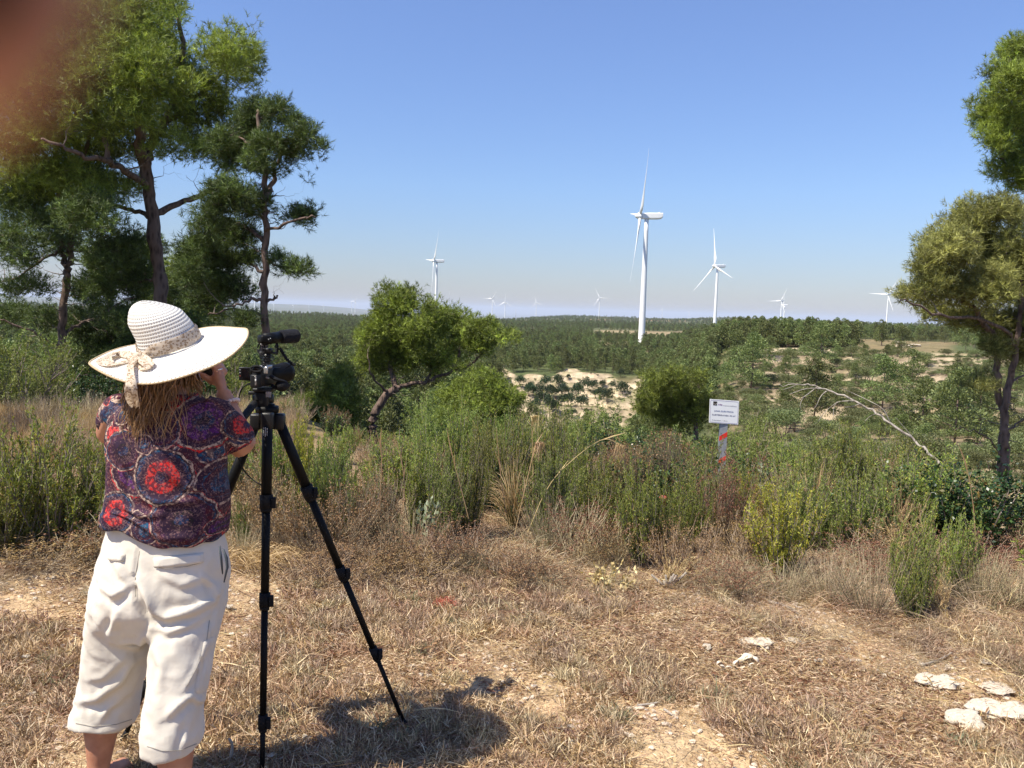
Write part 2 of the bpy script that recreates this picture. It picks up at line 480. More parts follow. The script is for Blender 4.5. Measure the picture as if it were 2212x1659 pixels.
# ------------------------------------------------------------------ ground mesh (polar, dense towards the view)
def build_terrain():
    a1 = np.linspace(-math.radians(42), math.radians(42), 470)
    a2 = np.linspace(math.radians(46), math.radians(314), 90)[1:-1]
    A = np.concatenate([a1, a2]); na = len(A)
    R = np.concatenate([[.25, .6, 1.0], np.exp(np.linspace(math.log(1.3), math.log(40), 210)), np.exp(np.linspace(math.log(40), math.log(262), 330))[1:], np.exp(np.linspace(math.log(262), math.log(70000), 270))[1:]])
    AA, RR = np.meshgrid(A, R)
    X = RR * np.sin(AA); Y = RR * np.cos(AA)
    Z, rise, zp, zs = terr(X, Y, True, True)
    D = RR; az = np.arctan2(X, Y)
    C = np.zeros(X.shape + (3,))
    n1 = fbm(X / 9, Y / 9, 41); n2 = fbm(X / 45, Y / 45, 51); n3 = fbm(X * 1.3, Y * 1.3, 61); n4 = fbm(X / 3, Y / 3, 63)
    soil = np.array([.43, .285, .17]); straw = np.array([.47, .335, .18]); scrub = np.array([.15, .125, .065]); pale = np.array([.66, .52, .35]); green = np.array([.07, .085, .035]); red = np.array([.40, .21, .12])
    def mixa(c, k, w): return c * (1 - w[..., None]) + k * w[..., None]
    C[:] = soil
    C = mixa(C, straw, sstep(.42, .55, n3) * .7)
    C = mixa(C, np.array([.60, .48, .36]), sstep(.55, .68, n3) * (D < 9) * .22)
    C = mixa(C, scrub, sstep(7, 14, D))
    # wooded country
    far = sstep(18, 40, D)
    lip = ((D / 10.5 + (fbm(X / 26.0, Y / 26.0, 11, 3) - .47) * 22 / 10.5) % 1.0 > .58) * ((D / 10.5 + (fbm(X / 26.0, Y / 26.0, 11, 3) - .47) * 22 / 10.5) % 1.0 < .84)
    C = mixa(C, green * 1.25, far * sstep(.3, .55, n2))
    # field patches far off
    def patch(px, d0, d1, w, col, s=1.0):
        nonlocal C
        m = sstep(AZ(px - w), AZ(px - w * .7), az) * (1 - sstep(AZ(px + w * .7), AZ(px + w), az)) * sstep(d0 * .93, d0, D) * (1 - sstep(d1, d1 * 1.07, D))
        C = mixa(C, col, m * s)
    C = mixa(C, np.array([.25, .19, .12]), zs * sstep(.30, .5, n1 * .6 + n2 * .4) * .9)
    C = mixa(C, np.array([.31, .245, .16]), zp)
    C = mixa(C, np.array([.30, .27, .15]), zp * sstep(.44, .56, n1) * .6)
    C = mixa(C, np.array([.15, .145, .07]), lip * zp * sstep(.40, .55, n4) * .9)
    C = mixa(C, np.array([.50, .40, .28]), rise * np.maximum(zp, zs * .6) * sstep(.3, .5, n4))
    patch(1390, 680, 980, 120, np.array([.33, .25, .15]), .8)
    patch(1340, 420, 520, 60, np.array([.34, .26, .15]), .8)
    patch(1950, 215, 380, 130, np.array([.25, .19, .105]), .75)
    patch(1430, 3300, 3600, 60, red, .8); patch(1620, 3300, 3700, 60, np.array([.5, .36, .24]), .8); patch(1300, 2900, 3050, 30, red, .9)
    patch(1750, 204, 211, 110, np.array([.50, .41, .28]), 1.0)
    C *= (1 + (fbm(X * .9, Y * .9, 77)[..., None] - .47) * .5)
    nr = len(R)
    V = np.stack([X, Y, Z], -1).reshape(-1, 3)
    i = np.arange(nr - 1)[:, None] * na; j = np.arange(na)[None]; j2 = (j + 1) % na
    Q = np.stack([i + j, i + na + j, i + na + j2, i + j2], -1).reshape(-1, 4)
    V = np.concatenate([V, [[0, 0, gz(0, 0)]]])
    c = len(V) - 1; jj = np.arange(na)
    T = np.stack([jj, (jj + 1) % na, np.full(na, c)], 1)
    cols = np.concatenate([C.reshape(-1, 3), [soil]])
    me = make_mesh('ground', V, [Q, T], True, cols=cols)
    return me
m, nt, bs, out = new_mat('ground_soil')
at_ = N(nt, 'ShaderNodeVertexColor', layer_name='Col')
geo = N(nt, 'ShaderNodeNewGeometry')
nz = N(nt, 'ShaderNodeTexNoise'); nz.inputs['Scale'].default_value = 7; nz.inputs['Detail'].default_value = 8; nz.inputs['Roughness'].default_value = .7
nt.links.new(geo.outputs['Position'], nz.inputs[0])
nz2 = N(nt, 'ShaderNodeTexNoise'); nz2.inputs['Scale'].default_value = .25; nz2.inputs['Detail'].default_value = 6; nz2.inputs['Roughness'].default_value = .7
nt.links.new(geo.outputs['Position'], nz2.inputs[0])
vo = N(nt, 'ShaderNodeTexVoronoi'); vo.inputs['Scale'].default_value = 22
nt.links.new(geo.outputs['Position'], vo.inputs[0])
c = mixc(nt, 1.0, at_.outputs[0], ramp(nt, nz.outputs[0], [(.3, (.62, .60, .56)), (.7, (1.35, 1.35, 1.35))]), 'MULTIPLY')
c = mixc(nt, 1.0, c, ramp(nt, nz2.outputs[0], [(.35, (.72, .72, .72)), (.65, (1.25, 1.25, 1.2))]), 'MULTIPLY')
nt.links.new(c, bs.inputs['Base Color'])
bs.inputs['Roughness'].default_value = 1.0
bs.inputs['Specular IOR Level'].default_value = .1
bp = N(nt, 'ShaderNodeBump'); bp.inputs['Strength'].default_value = .8; bp.inputs['Distance'].default_value = .03
nt.links.new(math_(nt, 'ADD', nz.outputs[0], math_(nt, 'MULTIPLY', vo.outputs['Distance'], .5)), bp.inputs['Height']); nt.links.new(bp.outputs[0], bs.inputs['Normal'])
MAT['ground'] = m
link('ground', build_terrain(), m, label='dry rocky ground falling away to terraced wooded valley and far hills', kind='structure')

# sea-level plain hidden in haze
# ------------------------------------------------------------------ haze
me = bpy.data.meshes.new('haze')
bm = bmesh.new(); bmesh.ops.create_cube(bm, size=1)
for v in bm.verts:
    v.co = Vector((v.co.x * 150000, v.co.y * 150000, -420 if v.co.z < 0 else 150))
bm.to_mesh(me); bm.free()
hm = bpy.data.materials.new('haze_air'); hm.use_nodes = True
nt = hm.node_tree
for n in list(nt.nodes): nt.nodes.remove(n)
ho = N(nt, 'ShaderNodeOutputMaterial'); pv = N(nt, 'ShaderNodeVolumePrincipled')
pv.inputs['Color'].default_value = (.80, .88, 1.0, 1)
pv.inputs['Density'].default_value = 0.00005
pv.inputs['Anisotropy'].default_value = 0.0
nt.links.new(pv.outputs[0], ho.inputs['Volume'])
link('haze', me, hm, kind='stuff', label='pale summer haze over the valley and far hills')
# ------------------------------------------------------------------ scatter helper (uncountable ground cover, woods)
def scatter(name, pts, rots, scls, protos, idx, label):
    """one object whose geometry nodes place copies of proto meshes on its vertices"""
    me = bpy.data.meshes.new(name)
    pts = np.asarray(pts, dtype=np.float32)
    me.vertices.add(len(pts)); me.vertices.foreach_set('co', pts.ravel())
    a = me.attributes.new('rot', 'FLOAT_VECTOR', 'POINT'); a.data.foreach_set('vector', np.asarray(rots, dtype=np.float32).ravel())
    a = me.attributes.new('scl', 'FLOAT_VECTOR', 'POINT'); a.data.foreach_set('vector', np.asarray(scls, dtype=np.float32).ravel())
    a = me.attributes.new('pick', 'INT', 'POINT'); a.data.foreach_set('value', np.asarray(idx, dtype=np.int32).ravel())
    me.update()
    o = link(name, me, kind='stuff', label=label)
    col = bpy.data.collections.new(name + '_kinds')
    for k, p in enumerate(protos):
        po = bpy.data.objects.new('%s_kind_%02d' % (name, k), p); col.objects.link(po)
    g = bpy.data.node_groups.new(name + '_scatter', 'GeometryNodeTree')
    g.interface.new_socket('Geometry', in_out='INPUT', socket_type='NodeSocketGeometry')
    g.interface.new_socket('Geometry', in_out='OUTPUT', socket_type='NodeSocketGeometry')
    gi = g.nodes.new('NodeGroupInput'); go = g.nodes.new('NodeGroupOutput')
    ci = g.nodes.new('GeometryNodeCollectionInfo'); ci.inputs[0].default_value = col
    ci.inputs['Separate Children'].default_value = True; ci.inputs['Reset Children'].default_value = True
    ip = g.nodes.new('GeometryNodeInstanceOnPoints'); ip.inputs['Pick Instance'].default_value = True
    def attr(nm, t):
        n = g.nodes.new('GeometryNodeInputNamedAttribute'); n.data_type = t; n.inputs[0].default_value = nm; return n.outputs[0]
    g.links.new(gi.outputs[0], ip.inputs['Points']); g.links.new(ci.outputs[0], ip.inputs['Instance'])
    g.links.new(attr('pick', 'INT'), ip.inputs['Instance Index'])
    e2r = g.nodes.new('FunctionNodeEulerToRotation'); g.links.new(attr('rot', 'FLOAT_VECTOR'), e2r.inputs[0]); g.links.new(e2r.outputs[0], ip.inputs['Rotation'])
    g.links.new(attr('scl', 'FLOAT_VECTOR'), ip.inputs['Scale'])
    g.links.new(ip.outputs[0], go.inputs[0])
    md = o.modifiers.new('scatter', 'NODES'); md.node_group = g
    return o

def rand_dirs(n, r=rng):
    v = r.normal(size=(n, 3)); return v / np.linalg.norm(v, axis=1)[:, None]
def leaf_quads(c, d, L, w, r=rng, droop=0.0):
    """rhombic leaves: base c, direction d, length L, width w -> V,(Q)"""
    n = len(c)
    L = np.broadcast_to(L, (n,))[:, None]; w = np.broadcast_to(w, (n,))[:, None]
    s = np.cross(d, rand_dirs(n, r)); s /= np.linalg.norm(s, axis=1)[:, None] + 1e-9
    tip = c + d * L
    mid = c + d * L * .5
    V = np.stack([c, mid + s * w * .5, tip, mid - s * w * .5], 1).reshape(-1, 3)
    Q = np.arange(n * 4).reshape(n, 4)
    return V, Q
def needle_tris(c, d, L, w, r=rng):
    n = len(c)
    L = np.broadcast_to(L, (n,))[:, None]; w = np.broadcast_to(w, (n,))[:, None]
    s = np.cross(d, rand_dirs(n, r)); s /= np.linalg.norm(s, axis=1)[:, None] + 1e-9
    V = np.stack([c - s * w * .5, c + s * w * .5, c + d * L], 1).reshape(-1, 3)
    return V, np.arange(n * 3).reshape(n, 3)

# ------------------------------------------------------------------ near pines
def densify(pts, rad, step=.35):
    P_, R_ = [pts[0]], [rad[0]]
    for a, b, ra, rb in zip(pts[:-1], pts[1:], rad[:-1], rad[1:]):
        L = np.linalg.norm(b - a); k = max(1, int(L / step))
        for i in range(1, k + 1):
            P_.append(a + (b - a) * i / k); R_.append(ra + (rb - ra) * i / k)
    return np.array(P_), np.array(R_)
def smooth_path(p, it=2):
    p = np.array(p, float)
    for _ in range(it):
        q = [p[0]]
        for a, b in zip(p[:-1], p[1:]):
            q += [a * .75 + b * .25, a * .25 + b * .75]
        q.append(p[-1]); p = np.array(q)
    return p

def pine(name, label, limbs, blobs, depth, mat='pine', clumps=260, tufts=26, needles=12, nl=.085, nw=.007, group=None, seed=1, base=None, cat='pine tree', bare=0.0, bareblobs=(), spread=.30, depth_amp=1.0, twigcol='bark_grey', flat=.8):
    """limbs: list of (list of (px,py[,dy]), r0 m, r1 m); blobs: (px,py,rx px[,ry px[,dy m]])"""
    r = np.random.default_rng(seed)
    pm = depth / FPX
    def pt(p):
        return np.array(P(p[0], p[1], depth + (p[2] if len(p) > 2 else 0))[:])
    org = pt(limbs[0][0][0]) if base is None else np.array(base)
    root = empty(name, org, label, cat, group)
    wood = Acc(); thin = Acc()
    nodes = []; nrad = []
    for k, (pp, r0, r1) in enumerate(limbs):
        pts = smooth_path([pt(p) for p in pp], 2)
        # gnarl
        n = len(pts)
        pts[1:-1] += r.normal(0, .018, (n - 2, 3))
        rad = np.linspace(r0, r1, n)
        pd, rd = densify(pts, rad, .22)
        wood.tube(pd - org, rd * (1 + r.normal(0, .05, len(rd))), n=12 if r0 > .08 else 8, jit=.05 if r0 > .06 else .02)
        nodes.append(pd if k else pd[int(len(pd) * .4):]); nrad.append(rd if k else rd[int(len(pd) * .4):])
    nodes = np.concatenate(nodes); nrad = np.concatenate(nrad)
    # clump centres
    bl = [(b[0], b[1], b[2], b[3] if len(b) > 3 else b[2], b[4] if len(b) > 4 else None) for b in blobs]
    wts = np.array([b[2] * b[3] * math.sqrt(b[2] * b[3]) ** .3 for b in bl]); wts /= wts.sum()
    cc = []
    for b, w in zip(bl, wts):
        k = max(3, int(round(clumps * 5.0 * w)))
        v = rand_dirs(k, r) * (r.random(k) ** .42 * np.where(r.random(k) < .12, 1.25, 1.05))[:, None]
        dy0 = b[4] if b[4] is not None else r.normal(0, 1) * depth_amp * .5
        for q in v:
            rz = (b[2] + b[3]) / 2 * pm
            cc.append(pt((b[0] + q[0] * b[2], b[1] - q[2] * b[3], dy0 + q[1] * rz * 1.1)))
    cc = np.array(cc)
    keep = np.array([mnoise.noise(Vector(q * (1.9 if depth < 30 else 1.2)) + Vector((seed, 0, 0))) > (-.38 if group or depth < 16 else -.14) or r.random() < .15 for q in cc])
    cc = cc[keep]
    # bare twigs targets
    bb = []
    for b in bareblobs:
        k = int(b[4]) if len(b) > 4 else 40
        v = rand_dirs(k, r) * (r.random(k) ** .5)[:, None]
        for q in v:
            bb.append(pt((b[0] + q[0] * b[2], b[1] + q[2] * b[3], q[1] * (b[2] + b[3]) / 2 * pm)))
    nb = len(bb)
    allc = np.concatenate([cc, np.array(bb)]) if nb else cc
    isb = np.zeros(len(allc), bool)
    if nb: isb[-nb:] = True
    dist = np.min(np.linalg.norm(allc[:, None] - nodes[None], axis=2), axis=1)
    order = np.argsort(dist)
    N_ = list(nodes); NR = list(nrad)
    narr = np.zeros((len(N_) + len(allc) * 8, 3)); narr[:len(N_)] = nodes
    rarr = np.zeros(len(narr)); rarr[:len(N_)] = nrad
    cnt = len(N_)
    for i in order:
        c = allc[i]
        dd = np.linalg.norm(narr[:cnt] - c, axis=1)
        # prefer nodes slightly below (branches rise outward) and thicker wood
        cost = dd + np.maximum(0, narr[:cnt, 2] - c[2]) * .6 - np.minimum(rarr[:cnt], .06) * 2
        j = int(np.argmin(cost))
        a = narr[j]; L = dd[j]
        if L < .02: continue
        k = max(3, min(7, int(L / .15)))
        t = np.linspace(0, 1, k + 1)[:, None]
        mid = (a + c) / 2 + np.array([0, 0, -.12 * L]) + r.normal(0, .07 * L, 3)
        path = (1 - t) ** 2 * a + 2 * (1 - t) * t * mid + t ** 2 * c
        path[1:-1] += r.normal(0, .012 + .01 * L, (k - 1, 3))
        ra = min(rarr[j] * .65, .008 + .014 * L); rb = min(.00030 * depth, ra)
        rr = np.linspace(ra, rb, k + 1)
        (thin if ra < .03 else wood).tube(path - org, rr, n=4 if ra < .02 else 6, cap=False)
        narr[cnt:cnt + k] = path[1:]; rarr[cnt:cnt + k] = rr[1:]; cnt += k
    tufts = max(6, int(tufts * .40))
    # foliage: each clump is a spray of shoots ringed by needles
    K = len(cc)
    if K and tufts:
        sc = spread * .46 * (.6 + .8 * r.random(K))
        ctr = np.repeat(cc, tufts, 0); s = np.repeat(sc, tufts)[:, None]
        v = rand_dirs(K * tufts, r); v[:, 2] = v[:, 2] * flat + .15
        off = v * (r.random(K * tufts) ** .5)[:, None] * s
        tc = ctr + off
        td = v + np.array([0, 0, .45]) + r.normal(0, .25, v.shape); td /= np.linalg.norm(td, axis=1)[:, None]
        # shoots (short twigs) for a part
        nt_ = len(tc)
        NB = np.repeat(tc, needles, 0); ND = np.repeat(td, needles, 0)
        along = r.random(len(NB))[:, None] * .09
        perp = rand_dirs(len(NB), r)
        nd = ND * .75 + perp * .75; nd /= np.linalg.norm(nd, axis=1)[:, None]
        V, T = needle_tris(NB + ND * along - org, nd, nl * (.7 + .6 * r.random(len(NB))), nw * (.8 + .5 * r.random(len(NB))), r)
        fo = Acc(); fo.add(V, None, T)
        # shoot stems
        sel = r.random(nt_) < .35
        a = tc[sel] - org; b_ = ctr[sel] - org
        V, T = needle_tris(b_ * .35 + a * .65, (a - b_) / (np.linalg.norm(a - b_, axis=1)[:, None] + 1e-9), np.linalg.norm(a - b_, axis=1) * .5 + .04, .006, r)
        thin.add(V, None, T)
        fm = fo.mesh(name + '_crown', False)
        tint = np.exp(r.normal(0, .34, K)); tint = np.repeat(tint, tufts * needles * 3)
        at_c = fm.color_attributes.new('Tint', 'FLOAT_COLOR', 'POINT'); c4 = np.ones((len(tint), 4), dtype=np.float32); c4[:, 0] = tint * 1.04; c4[:, 1] = tint; c4[:, 2] = tint * .9
        at_c.data.foreach_set('color', c4.ravel())
        link('crown', fm, MAT[mat], root)
    link('trunk', wood.mesh(name + '_trunk'), MAT['bark'], root)
    if thin.n: link('branches', thin.mesh(name + '_branches', False), MAT[twigcol], root)
    return root

# left group
pine('pine_tree', 'tall pine with thick grey trunk and spreading crown rising directly behind the white hat',
     [([(356, 905), (353, 760), (351, 649), (341, 572), (331, 478), (321, 408), (312, 351)], .135, .105),
      ([(312, 351), (322, 320, .2), (340, 290, .3), (359, 262, .4), (380, 200, .3), (400, 120, .2), (385, 40, 0)], .12, .03),
      ([(312, 351), (303, 320, -.2), (300, 260, -.3), (290, 180, -.4), (300, 90, -.5), (310, -20, -.5)], .12, .03),
      ([(319, 400), (281, 376, -.6), (241, 351, -1.1), (204, 343, -1.5), (155, 327, -1.8), (90, 300, -2)], .075, .018),
      ([(333, 468), (376, 441, .3), (429, 425, .5), (457, 404, .6), (490, 380, .7), (510, 330, .7)], .07, .018),
      ([(331, 470), (286, 453, .5), (245, 443, .9), (190, 440, 1.2), (120, 470, 1.3)], .055, .012),
      ([(359, 262, .4), (430, 210, .6), (480, 150, .7), (500, 100, .7)], .055, .012),
      ([(345, 600), (300, 612, .3), (240, 600, .6), (180, 612, .8)], .03, .01),
      ([(240, 351, -1.1), (220, 280, -1), (180, 200, -1), (120, 150, -1)], .05, .012)],
     [(300, 40, 85), (360, 20, 45, 50), (240, 110, 95), (350, 140, 70), (490, 110, 62, 58), (520, 150, 42, 55), (540, 120, 24, 34), (440, 180, 55), (330, 230, 85), (420, 260, 70, 50),
      (190, 190, 110), (90, 120, 120), (60, 260, 110), (150, 310, 100, 60), (240, 300, 80), (30, 370, 80, 50), (480, 240, 50, 40), (280, 400, 50, 25), (130, 380, 90, 40), (370, 320, 50, 30), (310, 245, 60, 35, -1.5), (310, 140, 70, 60, -1.5), (390, 200, 50, 35, -1.2), (430, 310, 50, 26), (200, 20, 90, 60), (100, 10, 90, 60), (120, 400, 110, 45), (220, 420, 70, 40), (40, 330, 60, 50), (420, 330, 40, 24)],
     16.0, clumps=820, tufts=26, needles=10, nl=.10, nw=.0095, seed=11, spread=.36, depth_amp=1.6, group='pines on the left',
     bareblobs=[(280, 330, 60, 60, 30), (400, 360, 60, 50, 26), (200, 350, 100, 50, 30), (240, 500, 90, 60, 40)])
pine('pine_tree', 'slender pine with straight dark trunk standing behind the video camera and tripod',
     [([(573, 905), (572, 730), (572, 653), (571, 590), (572, 531), (573, 470), (574, 429), (571, 347), (563, 298), (556, 240)], .075, .035),
      ([(577, 432), (588, 400, .2), (596, 360, .2), (606, 340, .3), (625, 290, .3)], .05, .015),
      ([(573, 500), (620, 480, -.3), (655, 470, -.4), (680, 468, -.4)], .03, .008),
      ([(572, 520), (530, 490, .3), (480, 470, .5), (440, 470, .6)], .04, .01),
      ([(572, 560), (610, 580, -.3), (640, 590, -.4), (665, 588, -.4)], .025, .008),
      ([(572, 590), (540, 570, .3), (500, 555, .4), (460, 560, .5)], .035, .01),
      ([(572, 650), (545, 645, -.1), (520, 660, -.3), (480, 662, -.4)], .035, .01),
      ([(573, 690), (545, 672, .1), (505, 668, .3), (450, 680, .4)], .03, .01),
      ([(577, 652), (590, 645, .1), (598, 640, .15)], .025, .018),
      ([(565, 320), (530, 300, .3), (490, 290, .3)], .03, .01)],
     [(556, 240, 32, 28), (598, 236, 26, 18), (538, 275, 36, 28), (628, 262, 24, 18), (656, 290, 26, 20), (688, 316, 18, 12), (668, 345, 18, 14), (628, 328, 32, 24), (578, 310, 32, 26), (600, 375, 34, 20), (515, 310, 34, 28), (555, 355, 30, 22), (495, 345, 36, 28), (648, 392, 18, 9), (476, 305, 28, 24),
      (655, 468, 34, 20), (615, 475, 22, 12), (540, 440, 45, 30), (490, 420, 45, 35), (450, 470, 40, 40), (510, 510, 50, 28), (430, 540, 45, 35), (480, 570, 45, 28), (540, 560, 30, 16), (640, 584, 34, 15), (600, 560, 22, 10), (500, 625, 45, 25), (440, 640, 50, 35), (530, 690, 30, 14), (415, 590, 35, 30)],
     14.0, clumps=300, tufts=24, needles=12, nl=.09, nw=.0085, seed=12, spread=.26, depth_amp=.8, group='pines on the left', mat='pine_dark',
     bareblobs=[(520, 400, 60, 60, 26), (600, 440, 50, 60, 24), (500, 690, 70, 30, 26), (610, 620, 30, 40, 8)])
pine('pine_tree', 'dark pine forking into two thin stems, farthest left beside the weathered stake',
     [([(127, 895), (131, 853), (132, 760), (135, 680), (142, 610), (145, 585)], .088, .068),
      ([(145, 585), (133, 540), (131, 490), (128, 420), (120, 330), (110, 250)], .06, .025),
      ([(145, 585), (156, 540), (157, 490), (160, 420), (185, 330), (200, 250)], .07, .03),
      ([(139, 725), (165, 702, .3), (200, 690, .6), (250, 660, 1.), (290, 640, 1.2)], .04, .012),
      ([(138, 757), (100, 735, -.3), (50, 705, -.6), (0, 690, -.8)], .035, .01),
      ([(138, 780), (110, 800, .1), (60, 790, .3), (15, 830, .5)], .025, .008),
      ([(135, 820), (180, 810, .3), (230, 812, .5), (290, 808, .6)], .02, .006),
      ([(133, 540), (90, 560, -.3), (40, 600, -.5), (0, 610, -.5)], .03, .01),
      ([(157, 500), (200, 470, .3), (250, 480, .6)], .03, .01)],
     [(50, 440, 80, 60), (190, 470, 70, 50), (30, 540, 60, 45), (110, 500, 60), (230, 560, 60, 40), (60, 620, 55, 30), (200, 620, 50, 30), (20, 680, 40, 30), (270, 530, 45), (300, 600, 40), (180, 390, 80, 50), (250, 690, 60, 26), (100, 690, 50, 24), (300, 720, 36, 30), (260, 780, 50, 30)],
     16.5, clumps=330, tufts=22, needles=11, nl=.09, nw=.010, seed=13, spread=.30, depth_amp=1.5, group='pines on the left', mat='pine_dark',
     bareblobs=[(80, 560, 100, 90, 60), (230, 620, 80, 100, 60), (70, 760, 80, 60, 36), (230, 800, 90, 40, 40), (150, 650, 80, 60, 40)])
pine('pine_tree', 'paler young pine showing between the two left pine trunks, sunlit from behind',
     [([(430, 860), (428, 760), (424, 660), (420, 600)], .07, .03)],
     [(430, 610, 45, 40), (400, 660, 45, 35), (455, 670, 35, 35), (420, 560, 35, 30), (380, 590, 40, 36), (470, 610, 24, 30), (400, 730, 40, 30), (330, 620, 40, 60), (300, 690, 40, 40)],
     24.0, clumps=110, tufts=24, needles=11, nl=.12, nw=.013, seed=14, spread=.42, group='pines on the left', mat='pine')
pine('pine_tree', 'dark tangled pine filling the space behind the hat between the two left trunks',
     [([(238, 900), (240, 800), (236, 700), (240, 600), (235, 540)], .09, .03), ([(240, 720), (190, 690), (150, 680)], .03, .01), ([(240, 700), (290, 670), (330, 660)], .03, .01), ([(240, 790), (190, 780), (140, 790)], .02, .008), ([(240, 640), (300, 600), (340, 580)], .025, .008)],
     [(190, 540, 50, 36), (250, 570, 55, 40), (290, 620, 50, 36), (200, 630, 50, 36), (170, 700, 44, 30), (270, 690, 54, 34), (220, 760, 60, 34), (300, 760, 40, 34), (180, 810, 40, 24), (290, 820, 44, 24), (320, 540, 36, 36), (120, 760, 36, 24), (400, 700, 40, 40), (440, 740, 40, 30), (380, 640, 26, 40)],
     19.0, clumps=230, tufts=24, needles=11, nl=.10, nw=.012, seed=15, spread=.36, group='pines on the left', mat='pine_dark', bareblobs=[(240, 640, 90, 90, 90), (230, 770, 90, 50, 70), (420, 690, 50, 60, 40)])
# centre
pine('pine_tree', 'wide leaning pine with curved black trunk and sunlit crown, left of the big turbine',
     [([(804, 950), (806, 905), (815, 880), (832, 855), (856, 838)], .125, .09),
      ([(856, 838), (885, 830), (925, 824), (950, 812), (985, 798), (1015, 790), (1040, 765), (1070, 742), (1090, 725)], .06, .012),
      ([(856, 838), (845, 800, .4), (840, 760, .6), (850, 700, .8), (855, 650, .8)], .08, .015),
      ([(925, 824), (930, 780, .5), (925, 720, .6), (915, 680, .6)], .045, .012),
      ([(985, 798), (990, 760, .3), (1000, 720, .4), (990, 680, .4)], .04, .01),
      ([(845, 850), (815, 835, -.4), (800, 800, -.6), (795, 760, -.6)], .04, .01)],
     [(850, 655, 42, 34), (885, 650, 30, 26), (820, 690, 26, 40), (860, 710, 50, 42), (910, 690, 42, 40), (950, 680, 36, 34), (800, 735, 26, 40), (835, 770, 44, 40), (880, 765, 45, 40), (930, 745, 45, 42), (985, 700, 42, 36), (1025, 715, 40, 30), (1060, 705, 28, 20), (1082, 722, 30, 18), (1100, 728, 16, 11), (1050, 725, 34, 22, -.4), (1075, 735, 26, 14, .3), (980, 760, 40, 30), (940, 785, 40, 20), (785, 790, 20, 24), (1030, 750, 34, 18), (1000, 790, 20, 12)],
     21.0, clumps=360, tufts=24, needles=11, nl=.10, nw=.011, seed=21, spread=.34, depth_amp=1.2, flat=.9, bareblobs=[(1040, 760, 40, 25, 40), (900, 815, 50, 22, 30), (880, 870, 40, 30, 22)])
pine('pine_tree', 'dark low pine below the tip of the leaning pine, left of the pale terraces',
     [([(1040, 960), (1040, 900), (1035, 850)], .09, .03), ([(1035, 880), (1075, 870), (1110, 860)], .03, .01)],
     [(1035, 835, 48, 34), (985, 855, 40, 32), (1085, 855, 38, 24), (1115, 865, 26, 16), (1030, 880, 55, 30), (970, 900, 30, 26), (1080, 895, 36, 24)],
     26.0, clumps=130, tufts=24, needles=11, nl=.12, nw=.013, seed=22, spread=.40, mat='pine')
pine('pine_tree', 'rounded bright green pine with bent stem standing just left of the white sign',
     [([(1500, 960), (1505, 925), (1500, 895), (1512, 860), (1508, 830)], .10, .03), ([(1500, 900), (1460, 880), (1430, 850)], .05, .015)],
     [(1410, 830, 34, 26), (1450, 822, 32, 24), (1495, 828, 38, 28), (1430, 865, 44, 34), (1480, 870, 40, 32), (1515, 860, 24, 34), (1400, 870, 26, 28), (1440, 905, 44, 26), (1500, 900, 26, 26)],
     30.0, clumps=150, tufts=24, needles=11, nl=.13, nw=.014, seed=23, spread=.42, mat='pine_bright')
pine('pine_tree', 'young bright pine low on the slope, left of the leaning black trunk',
     [([(745, 960), (745, 880), (748, 810)], .06, .02)],
     [(735, 830, 30, 28), (752, 865, 24, 36), (715, 870, 34, 34), (735, 905, 40, 30), (700, 905, 34, 26), (742, 800, 18, 14)],
     19.0, clumps=120, tufts=24, needles=11, nl=.10, nw=.010, seed=24, spread=.30, mat='pine_bright')
pine('pine_tree', 'small light green pine between tripod handle and leaning pine, low in the valley',
     [([(668, 940), (668, 880)], .05, .02)],
     [(668, 880, 34, 22), (690, 900, 26, 24), (645, 905, 30, 20)],
     22.0, clumps=56, tufts=22, needles=11, nl=.11, nw=.011, seed=25, spread=.30, mat='pine')
